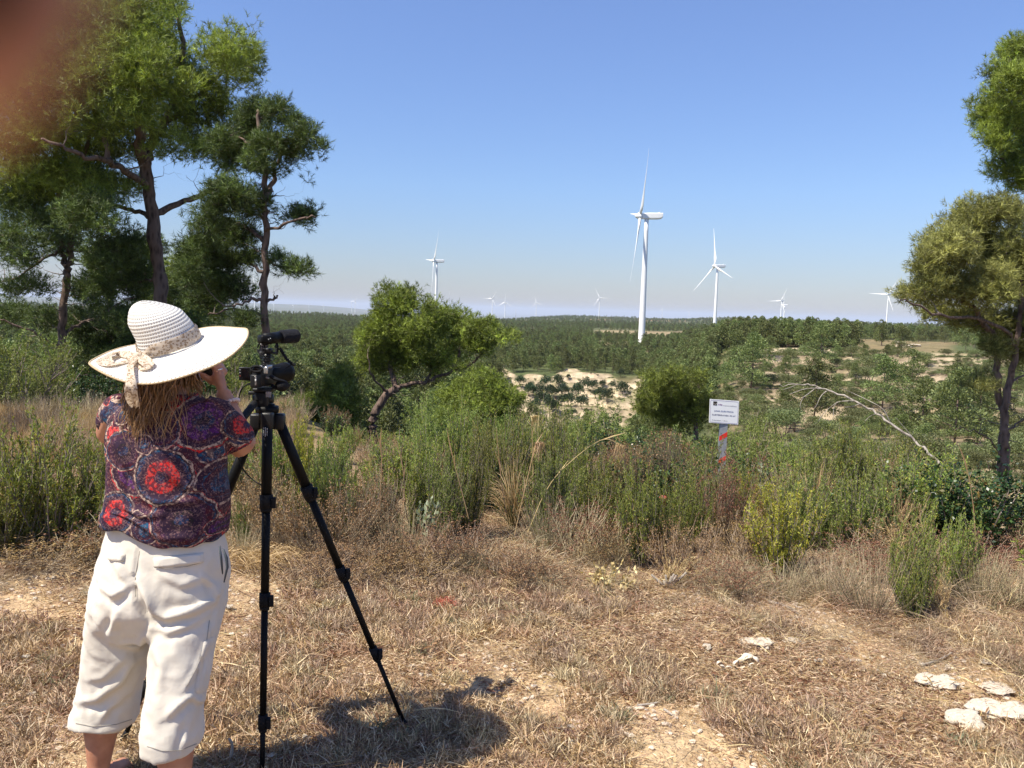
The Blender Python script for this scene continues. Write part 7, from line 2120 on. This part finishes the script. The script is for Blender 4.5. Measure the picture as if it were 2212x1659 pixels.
# post: folded steel channel
pax = (pt_ - Vector((pb_.x, pb_.y, pb_.z))).normalized()
foot = pb_ - pax * ((pb_.z - gzS) / pax.z + .05)
topp = pt_ + pax * .16
pw = 16.8 / FPX * dS
RP = Matrix((pax.cross(Vector((0, 1, 0))).normalized() * -1, Vector((0, 1, 0)), pax)).transposed()
ex2 = Vector((1, 0, 0)); ex2 = (ex2 - pax * ex2.dot(pax)).normalized(); ey2 = pax.cross(ex2); ey2 = ey2 if ey2.y > 0 else -ey2
RP = Matrix((ex2, ey2, pax)).transposed()
a = Acc(); L = (topp - foot).length; mid = (topp + foot) / 2 + ey2 * .012
a.box(mid, (pw, .004, L), RP); a.box(mid + ex2 * (pw / 2 - .002) + ey2 * .020, (.004, .040, L), RP); a.box(mid - ex2 * (pw / 2 - .002) + ey2 * .020, (.004, .040, L), RP)
sgl('post', a, simple('galvanised_steel', (.36, .38, .40), .45, .5, noise=(25, .15)))
for y0, y1 in ((812, 950), (1165, 1295)):
    def prow(Y): return 813 + .147 * Y
    def pt_on(u, row):
        t = min(np.linspace(0, 1, 600), key=lambda t: abs(proj(np.array(lerp(foot, topp, t)))[1] - row)); return lerp(foot, topp, t) + ex2 * (u * pw) + ey2 * .0088
    s = 35
    q = [pt_on(-.5, prow(y0 + 75)), pt_on(.5, prow(y0)), pt_on(.5, prow(y1 - 65)), pt_on(-.5, prow(y1 + 3))]
    V = [v[:] for v in q] + [(v + ey2 * .001)[:] for v in q]
    sgl('red_stripe', make_mesh('red_stripe', V, np.array([[0, 1, 2, 3], [7, 6, 5, 4], [0, 4, 5, 1], [1, 5, 6, 2], [2, 6, 7, 3], [3, 7, 4, 0]]), False), simple('stripe_red', (.62, .03, .02), .4))
for X, Y in ((454, 842), (440, 1100), (504, 1106), (482, 1268)):
    px_ = 1491 + .147 * X; row = 813 + .147 * Y
    a = Acc(); ell(a, P(px_, row, dS) + Vector((0, .0, 0)), (.0065, .004, .0065), n=8); sgl('bolt', a, simple('bolt_dark', (.06, .06, .07), .5), smooth=True)

# red cap half hidden in the bushes
q = P(1432, 1082, 6.35); g_ = gz(q.x, q.y)
a = Acc(); h_ = q.z - g_ + .03
a.lathe([(0, h_ + .012), (.020, h_ + .010), (.030, h_), (.031, h_ - .02), (.027, h_ - .022), (.026, 0)], 20)
link('red_marker', a.mesh('red_marker'), simple('faded_red', (.50, .11, .09), .6, noise=(30, .3)), loc=(q.x, q.y, g_), label='faded red marker stake cap half hidden behind the forward rosemary', cat='marker stake')

# dead branch
D0 = 9.8
def DB(x, y, dy=0): return P(x, y, D0 + dy)
mainb = [DB(2040, 1010, -.3), DB(2005, 980, -.2), DB(1973, 951, -.1), DB(1923, 914), DB(1891, 890, .1), DB(1843, 864, .2), DB(1790, 845, .3), DB(1764, 836, .35), DB(1732, 831, .4), DB(1682, 831, .5)]
org = Vector((mainb[0].x, mainb[0].y, gz(mainb[0].x, mainb[0].y)))
a = Acc(); mp_ = smooth_path([tuple(org + Vector((.25, 0, -.1)))] + [tuple(p) for p in mainb], 2)
mp_[3:-2] += rng.normal(0, .012, (len(mp_) - 5, 3))
a.tube(mp_ - np.array(org), np.interp(np.linspace(0, 1, len(mp_)), [0, .4, .8, 1], [.017, .014, .009, .003]), 9, jit=.06)
DBR = empty('dead_branch', org, 'long bleached dead branch arching over the bushes, right of the sign', 'branch')
link('main_limb', a.mesh('main_limb'), MAT['deadwood'], DBR)
tw_ = [[(1764, 837), (1752, 846), (1736, 858), (1722, 864)], [(1785, 845), (1772, 856), (1764, 876), (1758, 884)], [(1843, 866), (1826, 866), (1809, 868), (1790, 882), (1775, 898)], [(1923, 914), (1915, 895), (1905, 880), (1870, 862), (1833, 845), (1815, 838)], [(1976, 950), (1955, 925), (1935, 902)], [(1860, 872), (1840, 878), (1825, 880)], [(1720, 832), (1704, 838), (1690, 842)], [(1740, 832), (1712, 828), (1696, 826)], [(1809, 868), (1800, 880), (1800, 905)], [(1736, 858), (1728, 872), (1730, 886)], [(1775, 898), (1768, 912), (1760, 916)], [(1895, 893), (1880, 898), (1868, 910)], [(1772, 840), (1752, 838), (1730, 842), (1705, 852)]]
for k, t in enumerate(tw_):
    a = Acc(); p = smooth_path([tuple(DB(x, y, .3 + rng.normal(0, .05) * i - (.3 if x > 1880 else 0) - (.15 if 1820 < x <= 1880 else 0))) for i, (x, y) in enumerate(t)], 2)
    a.tube(p - np.array(org), np.linspace(.007 if len(t) > 3 or x > 1900 else .005, .0018, len(p)), 6)
    link('side_twig', a.mesh('side_twig'), MAT['deadwood'], DBR)

# weathered stake far left
g_ = P(16, 905, 12.0); gg = gz(g_.x, g_.y)
a = Acc(); tpz = P(14, 848, 12.0).z - gg
a.tube([(0, 0, -.1), (.005, 0, tpz * .5), (.0, 0, tpz * .96), (-.01, 0, tpz)], [.052, .048, .046, .036], 10, jit=.08)
link('wooden_stake', a.mesh('wooden_stake'), MAT['deadwood'], loc=(g_.x, g_.y, gg), label='weathered pale wooden stake in the dry grass at the far left', cat='stake')

# stone ruin and slabs on the slope's crest
q = hit(1944, 752, 60, 400); dq = math.hypot(q.x, q.y); u_px = dq / FPX
RU = empty('stone_ruin', q, 'small stone shelter with a flat lintel on the crest of the terraced slope', 'ruin')
RU.rotation_euler = (0, 0, -math.atan2(q.x, q.y))
rs_ = random.Random(8)
W_, H_ = 15 * u_px, 12 * u_px
st_m = [rock_mesh(20 + i, 2, .8, .3) for i in range(3)]
for side in (-1, 1):
    for row in range(5):
        for k in range(2):
            o = bpy.data.objects.new('stone', st_m[rs_.randrange(3)]); COL.objects.link(o); o.parent = RU
            o.location = (side * W_ * (.36 + .04 * rs_.random()), k * .8, H_ * (.1 + .17 * row)); o.scale = (W_ * .30, .9, H_ * .26); o.rotation_euler = (0, 0, rs_.uniform(-.3, .3) + 3.14 * (row % 2))
a = Acc(); a.box((0, .4, H_ * .98), (W_ * 1.25, 1.6, H_ * .18), bev=.05); link('lintel_slab', a.mesh('lintel'), MAT['stone'], RU)
for k in range(3):
    o = bpy.data.objects.new('back_stone', st_m[k]); COL.objects.link(o); o.parent = RU; o.location = (0, 1.4, H_ * (.2 + .28 * k)); o.scale = (W_ * .8, .8, H_ * .4)
ROCKS = [rock_mesh(40 + i, 4, f, .75) for i, f in enumerate((.5, .35, .75, .6, .45))]
def rock(px, row, wpx, hs=1.0, label='', k=None, cat='rock', dmin=1.2, dmax=12, grp='pale stones lying in the clearing', sink=.2):
    q = hit(px, row + wpx * .12, dmin, dmax); d = math.hypot(q.x, q.y); w = wpx / FPX * d
    o = bpy.data.objects.new('rock', ROCKS[rb.randrange(5) if k is None else k]); COL.objects.link(o)
    o.location = q + Vector((0, w * .2, w * .13 * hs + .010 + (.012 if wpx < 26 else 0))); o.scale = (w * .98, w * .8, w * hs); o.rotation_euler = (rb.uniform(-.1, .1), rb.uniform(-.1, .1), rb.uniform(-.5, .5))
    return tag(o, label, cat, grp)
rock(1960, 748, 22, .8, 'tilted pale slab right of the stone shelter', 1, dmin=60, dmax=400, grp=None)
rock(1976, 746, 22, .6, 'long low pale rock right of the stone shelter', 0, dmin=60, dmax=400, grp=None)
rock(1972, 764, 14, .7, 'whitest rock below the stone shelter', 3, dmin=60, dmax=400, grp=None)
for px, row, w, hs, k, lab in [
    (1634, 1392, 58, .55, 3, 'lumpy white rock in the right clearing, left of the flat sliver'), (1713, 1385, 40, .35, 1, 'flat white sliver of rock right of the lumpy white rock'), (1528, 1407, 18, .9, 2, 'small round white stone left of the lumpy white rock'),
    (2032, 1477, 68, .5, 0, 'smooth oblong pale rock in the right clearing'), (2166, 1434, 27, .5, 3, 'small white stone near the right frame edge, upper one'), (2159, 1490, 58, .35, 4, 'flat pale rock at the right frame edge'),
    (2091, 1566, 66, .85, 2, 'blocky pitted limestone with shadowed hollows, lower right'), (2172, 1545, 92, .5, 0, 'broad pale rock behind the blocky limestone, at the frame edge'), (1768, 1436, 14, .6, 3, 'little white stone in the grass between the lumpy and the oblong rock'),
    (2130, 1439, 20, .5, 4, 'little white stone left of the upper frame-edge stone'), (1157, 1332, 32, .6, 3, 'flat round pale stone in the middle of the clearing'), (1337, 1298, 19, .6, 1, 'white stone under the pale dry leaves at the bushes'),
    (1047, 1572, 34, .85, 2, 'pale stone right of the hat shadow'), (1041, 1650, 10, 1.2, 3, 'tiny upright white stone at the bottom edge'), (1240, 1615, 13, .9, 0, 'small white stone below the middle of the clearing'), (1206, 1586, 18, .5, 4, 'flat pale stone with a twin, lower middle'), (1232, 1586, 13, .6, 3, 'smaller twin of the flat pale stone, lower middle'),
    (492, 1318, 18, .6, 3, 'white stone between trousers and front tripod leg'), (1409, 1338, 9, .8, 2, 'tiny pale stone before the chopped stump'), (595, 1500, 18, .5, 0, 'pale stone right of the front tripod leg'), (657, 1609, 11, .8, 2, 'small grey-white stone lying in the hat shadow'), (585, 1652, 20, .6, 4, 'pale stones by the front tripod foot, left one'), (604, 1655, 13, .7, 3, 'pale stones by the front tripod foot, right one'),
    (888, 1460, 12, .6, 3, 'small white stone left of the slanting leg lock'), (909, 1480, 11, .8, 2, 'small white stone under the slanting leg lock'), (735, 1380, 13, .5, 0, 'pale stone between the two tripod legs'), (66, 1503, 14, .6, 3, 'pale stone left of the brown wood splinter'), (95, 1466, 12, .5, 4, 'pale stone above the brown wood splinter'), (62, 1390, 16, .4, 1, 'flat pale stone on the left beside the trousers'), (54, 1432, 14, .5, 3, 'pale stone at the left, below the flat one'),
    (508, 1655, 18, .6, 3, 'pale stone in shadow at the bottom, right of the trouser leg')]:
    rock(px, row, w, hs, lab, k)
# white husks in a row
for k, (x, y, w, tilt_) in enumerate([(1552, 1432, 9, .3), (1560, 1443, 14, -.9), (1573, 1444, 12, .1), (1588, 1438, 14, 1.2), (1598, 1434, 15, 1.3), (1612, 1428, 24, .4), (1632, 1430, 14, -.7), (1604, 1446, 10, .9), (1622, 1442, 12, 1.0)]):
    q = hit(x, y + 6, 1.2, 12); d = math.hypot(q.x, q.y); w = 1.35 * w / FPX * d
    a = Acc(); V_ = []; n_ = 9; m_ = 6
    for i in range(n_):
        t = i / (n_ - 1); hw = math.sin(t * math.pi) ** .7 * w * .28 + .0006
        for j in range(m_):
            u = j / (m_ - 1) * 2 - 1; V_.append(((t - .5) * w, u * hw, w * .30 * math.sin(t * math.pi) - u * u * w * .12))
    Q_ = [[i * m_ + j, i * m_ + j + 1, (i + 1) * m_ + j + 1, (i + 1) * m_ + j] for i in range(n_ - 1) for j in range(m_ - 1)]
    a.add(V_, Q_)
    o = link('dry_husk', a.mesh('dry_husk'), MAT.setdefault('husk', simple('husk', (.62, .54, .42), .8, noise=(60, .15))), loc=q + Vector((0, 0, .030)), label='pale curled dry husk in a row of bleached husks left of the lumpy white rock', cat='husk', group='row of bleached curled husks')
    o.rotation_euler = (rb.uniform(-.4, .4), -tilt_, rb.uniform(-.6, .6))
# wood splinter
q = hit(130, 1535, 1.2, 8); a = Acc()
for k in range(9):
    y_ = (k - 4) * .0045; L0, L1 = -.055 - .012 * rb.random(), .055 + .012 * rb.random()
    a.tube([(L0, y_ - .01, .004), (0, y_, .014 + .004 * rb.random()), (L1, y_ + .006, .02)], [.003, .006, .0035], 5, flat=.6)
o = link('wood_splinter', a.mesh('wood_splinter'), bark_mat('orange_wood', (.16, .055, .02), (.50, .20, .07), 30), loc=q, label='splintered orange-brown piece of wood lying left of the trouser hem', cat='wood'); o.rotation_euler = (0, 0, .25)
# orange tuft
q = hit(960, 1315, 2, 9); r = np.random.default_rng(71); a = Acc()
for k in range(260):
    an = r.random() * 6.28; el_ = r.uniform(.1, 1.3); L = r.uniform(.03, .085); s = r.normal(0, .022, 2)
    t = np.linspace(0, 1, 5); b_ = r.normal(0, 1.2)
    p = np.stack([s[0] + L * t * math.cos(el_) * np.cos(an + b_ * t), s[1] + L * t * math.cos(el_) * np.sin(an + b_ * t), L * np.sin(t * 2.2) * math.sin(el_)], 1); a.tube(p, .0011, 3, cap=False)
link('orange_tuft', mk(a, 'orange_tuft', 'rust'), None, loc=q, label='tangled orange-red dry tuft on the clearing, right of the tripod', cat='dry tuft')
a.V and None
bpy.data.objects['orange_tuft'].data.materials.clear(); bpy.data.objects['orange_tuft'].data.materials.append(leaf_mat('orange_fibres', [(0, (.36, .09, .04)), (1, (.62, .22, .12))], .05, .1))
# chopped stump with splayed stems
q = hit(1442, 1272, 2, 9); a = Acc(); r = np.random.default_rng(72)
stp = empty('chopped_stump', q, 'chopped shrub stump with splayed pale cut stems at the clearing edge', 'stump')
for k in range(9):
    an = -1.2 + k * .32 + r.normal(0, .1); L = r.uniform(.07, .14); e_ = r.uniform(.5, 1.1)
    b = Acc(); dx, dy = math.sin(an) , -.4 * math.cos(an * 1.3)
    b.tube([(0, 0, -.01), (dx * L * .5, dy * L * .5, L * .45 * e_), (dx * L, dy * L, L * e_)], [.010, .008, .007], 7); link('cut_stem', b.mesh('cut_stem'), MAT['deadwood'], stp)
b = Acc()
for k in range(60):
    an = r.normal(.5, .5); L = r.uniform(.1, .32); p = np.array([[0, .05, .02], [math.sin(an) * L * .5, .05 + r.normal(0, .04), L * .4 * abs(math.cos(an))], [math.sin(an) * L, .05 + r.normal(0, .06), L * .8 * abs(math.cos(an))]]); b.tube(p, [.002, .0015, .001], 4, cap=False)
    c_ = p[1] + (p[2] - p[1]) * r.random((14, 1)); V_, Q_ = leaf_quads(c_, rand_dirs(14, r) * .6 + np.array([math.sin(an), 0, .5]), .022, .003, r); b.add(V_, Q_)
link('dry_sprays', mk(b, 'dry_sprays', 'straw'), None, stp)
# pale dry leaf shrub
q = hit(1313, 1278, 2, 9); r = np.random.default_rng(73); S1, S2 = Acc(), Acc()
pths = shrub_stems(r, 26, .26, .34, k=5)
for p in pths: S1.tube(p, [.0025, .002, .0018, .0015, .001], 4, cap=False)
c_, d_ = along(pths, r, 9, .35); V_, Q_ = leaf_quads(c_, d_ * .3 + rand_dirs(len(c_), r), .034, .016, r); S2.add(V_, Q_)
o = empty('dry_leaf_shrub', q, 'small dead shrub with pale curled dry leaves at the clearing edge', 'bush'); link('stems', mk(S1, 'ds', 'twig'), None, o); link('foliage', mk(S2, 'dl', 'straw'), None, o)
# silver sprigs
def sprig(px, d, top, label, seed, n=7, spread_=.18):
    q = at(px, d); a_, e_ = azel(px, top); h = EYE + e_ * d - q.z; r = np.random.default_rng(seed); S1, S2 = Acc(), Acc()
    pths = [p * np.array([spread_ / .4, spread_ / .4, h]) for p in shrub_stems(r, n, 1, .8, k=6)]
    for p in pths: S1.tube(p, np.linspace(.004, .002, len(p)), 5, cap=False)
    c_, d_ = along(pths, r, 20, .62); V_, Q_ = leaf_quads(c_, d_ * .6 + rand_dirs(len(c_), r) * .7, .045, .022, r); S2.add(V_, Q_)
    o = empty('silver_shrub', q, label, 'bush'); link('stems', mk(S1, 'ss', 'twig'), None, o); link('foliage', mk(S2, 'sf', 'silver'), None, o)
sprig(205, 5.6, 945, 'silver-leaved sprigs rising left of the blouse sleeve', 74, 5, .2)
sprig(925, 5.5, 1030, 'silver-leaved sprig in the brown scrub right of the tripod', 75, 5, .09)
sprig(1670, 7.6, 985, 'pale silvery shrub behind the dark twigs right of the sign', 76, 7, .25)
# reed stalks
plume_stalk('reed_stalk', [P(1111, 1157, 5.9), P(1128, 1080, 5.95), P(1145, 1010, 6.0), P(1156, 965, 6.0), P(1166, 958, 6.0)], 'straight straw stalk with drooping golden plume, in the middle')
plume_stalk('reed_stalk', [P(1140, 1150, 5.9), P(1183, 1046, 6.0), P(1238, 991, 6.1), P(1293, 950, 6.2), P(1320, 948, 6.2), P(1340, 966, 6.2)], 'long straw stalk arching right with a hanging plume')
plume_stalk('reed_stalk', [P(1012, 1120, 5.7), P(1000, 1070, 5.7), P(978, 990, 5.7), P(965, 925, 5.7)], 'bare straw stalk leaning left, right of the silver sprig', plume=False)
plume_stalk('reed_stalk', [P(1094, 1110, 6.0), P(1085, 1060, 6.0), P(1078, 990, 6.0), P(1072, 925, 6.0)], 'upright straw stalk left of the drooping plume', plume=False)
plume_stalk('reed_stalk', [P(1150, 1120, 6.2), P(1152, 1040, 6.5), P(1150, 960, 6.5), P(1148, 905, 6.5), P(1158, 900, 6.5)], 'rear straw stalk with a plume above the middle one')
plume_stalk('reed_stalk', [P(1432, 1110, 7.0), P(1437, 1020, 7.0), P(1448, 932, 7.0)], 'thin straw stalk crossing the grey dome bush', plume=False)
plume_stalk('reed_stalk', [P(2108, 1180, 5.6), P(2104, 1100, 5.6), P(2092, 1020, 5.6), P(2070, 960, 5.6)], 'tall thin straw stalk before the biggest dark shrub', plume=False)
plume_stalk('reed_stalk', [P(820, 1120, 5.5), P(822, 1050, 5.5), P(826, 980, 5.5), P(812, 930, 5.5)], 'golden stalk below the leaning black trunk', plume=False)
plume_stalk('reed_stalk', [P(872, 1100, 5.6), P(874, 1040, 5.6), P(866, 985, 5.6), P(852, 950, 5.6)], 'golden stalk right of the leaning black trunk', plume=False)
for k, pl in enumerate([[(1070, 1560), (1088, 1600), (1102, 1640), (1118, 1690)], [(1160, 1512), (1240, 1511), (1330, 1514)], [(1175, 1312), (1240, 1296), (1290, 1288)], [(860, 1278), (950, 1290), (1060, 1268)], [(495, 1265), (530, 1290), (600, 1300), (650, 1290)], [(700, 1300), (760, 1262), (806, 1210)], [(20, 1330), (110, 1318), (200, 1300)], [(560, 1330), (640, 1350), (690, 1352)], [(930, 1345), (1000, 1400), (1010, 1450)], [(720, 1408), (800, 1402), (900, 1400)], [(1870, 1495), (1960, 1510), (2060, 1520)], [(1800, 1375), (1860, 1384), (1900, 1388)], [(1190, 1270), (1240, 1290), (1280, 1330)], [(650, 1545), (690, 1560), (700, 1572)]]):
    pts = []
    for (x, y) in pl:
        q = hit(x, y, 1.2, 9); pts.append(q + Vector((0, 0, .012)))
    pts = smooth_path([tuple(p) for p in pts], 2); a = Acc(); a.tube(pts - pts[0], np.linspace(.0035, .0018, len(pts)), 5)
    lab = ['long pale straw running to the bottom edge right of the hat shadow', 'pale straw lying level in the lower middle', 'straw below the drooping plumes', 'long straw along the bush edge right of the tripod', 'curved straw at the tripod, beside the trousers', 'bent straw rising between the tripod legs', 'straw left of the trousers below the rosemary', 'straw crossing behind the front tripod leg', 'curved straw below the orange tuft', 'level straw crossing the slanting tripod leg', 'yellow stalk left of the oblong rock', 'thin straw under the forward green bush', 'straw angling down at the bush edge centre', 'short straw in the hat shadow'][k]
    o = link('straw_stalk', mk(a, 'straw_stalk', 'straw'), None, loc=pts[0], label=lab, cat='straw', group='loose straw stalks on the clearing')
# sticks
for (pl, rr, lab) in [([(490, 1662), (497, 1630), (503, 1602), (498, 1592)], .007, 'twisted grey stick standing up by the trouser leg'), ([(1660, 1310), (1700, 1320), (1725, 1334)], .010, 'short pinkish stick lying under the grey bushes on the right'), ([(1990, 1438), (2030, 1425), (2065, 1408)], .007, 'thin dark stick lying on the right of the clearing'), ([(1434, 1546), (1450, 1556), (1464, 1566)], .006, 'short pale stick in the lower middle'), ([(540, 1590), (570, 1600), (600, 1615), (620, 1625)], .007, 'pale stick crossing the front tripod leg near the ground'), ([(1376, 1533), (1400, 1531), (1425, 1528)], .006, 'pale stick lying level in the lower middle'), ([(455, 1560), (500, 1545), (540, 1532)], .005, 'grey stick between trousers and tripod leg')]:
    pts = [hit(x, y, 1.2, 9) + Vector((0, 0, .012 + (.11 * i if 'standing' in lab else 0))) for i, (x, y) in enumerate(pl)]
    if 'standing' in lab:
        b0 = hit(490, 1662, 1.2, 9); pts = [b0 + Vector((.0, 0, 0)), b0 + Vector((.012, .01, .04)), b0 + Vector((.018, .01, .085)), b0 + Vector((.008, .0, .11))]
    pts = smooth_path([tuple(p) for p in pts], 2); a = Acc(); a.tube(pts - pts[0], np.linspace(rr, rr * .6, len(pts)), 7, jit=.1)
    link('stick', a.mesh('stick'), MAT['deadwood'], loc=pts[0], label=lab, cat='stick')
# leaning dry spray on the right
q = hit(2050, 1352, 2, 9); r = np.random.default_rng(80)
o = empty('dry_branch', q, 'fallen feathery dry spray leaning left out of the grey bushes on the right', 'branch')
S1, S2 = Acc(), Acc()
for (tx, ty) in ((1915, 1115), (1950, 1100), (1935, 1160), (1985, 1090), (1960, 1200)):
    tp = P(tx, ty + 25, q.y + .25); p = smooth_path([tuple(q), tuple(lerp(q, tp, .4) + Vector((.03, 0, -.02))), tuple(tp)], 2) - np.array(q); S1.tube(p, np.linspace(.0055, .0012, len(p)), 5)
    sub = side_twigs([p], r, 44, .10, .25, .3)
    for s in sub: S1.tube(s, [.0014, .001, .0007], 3, cap=False)
    c_, d_ = along(sub, r, 12, .1); V_, Q_ = leaf_quads(c_, d_ + rand_dirs(len(c_), r) * .5, .018, .0035, r); S2.add(V_, Q_)
link('stems', mk(S1, 'dbs', 'straw'), None, o); link('foliage', mk(S2, 'dbf', 'straw'), None, o)

# fallen straw heap between woman and tripod
q = hit(530, 1232, 2, 9); r = np.random.default_rng(81); a = Acc()
for k in range(420):
    L = r.uniform(.12, .35); s = np.array([r.uniform(-.2, .2), r.uniform(-.1, .12), 0]); an = r.normal(.15, .5)
    t = np.linspace(0, 1, 5); p = s + np.stack([L * t * math.cos(an), .1 * t * r.normal(0, 1), r.uniform(.02, .16) * np.sin(t * 2.6 + .3)], 1)
    V_, Q_ = blade_strip(p, .004, r); a.add(V_, Q_)
link('straw_heap', mk(a, 'straw_heap', 'straw'), None, loc=q, label='flattened heap of pale straw between the white trousers and the tripod', cat='straw heap')

# photographer's fingertip at the lens edge (really there, far out of focus)
def cam_pt(px, py, dist):
    return Vector((0, 0, EYE)) + ray(px, py) * dist
tip = cam_pt(55, 45, .0095)
d1 = (-r_ * .75 + u_ * .62 + f_ * -.10).normalized()
fa = Acc()
root_ = tip + d1 * .055
pts = [tip + d1 * (.055 * i / 12) for i in range(13)]
fa.tube([p - root_ for p in pts], [.0008, .0042, .0058, .0068, .0074, .0078, .0080, .0080, .0081, .0084, .0086, .0085, .0084], 22)
fo_ = empty('person', root_, "photographer's blurred reddish-brown fingertip covering the top left corner of the lens", 'finger')
bpy.data.objects[fo_.name].name = 'fingertip'
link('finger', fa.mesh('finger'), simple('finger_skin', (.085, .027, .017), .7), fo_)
na = Acc(); ell(na, tip + d1 * .007 - f_ * -.0050 - root_, (.0045, .0016, .0050)); link('fingernail', na.mesh('fingernail'), simple('finger_nail', (.5, .25, .2), .35), fo_)
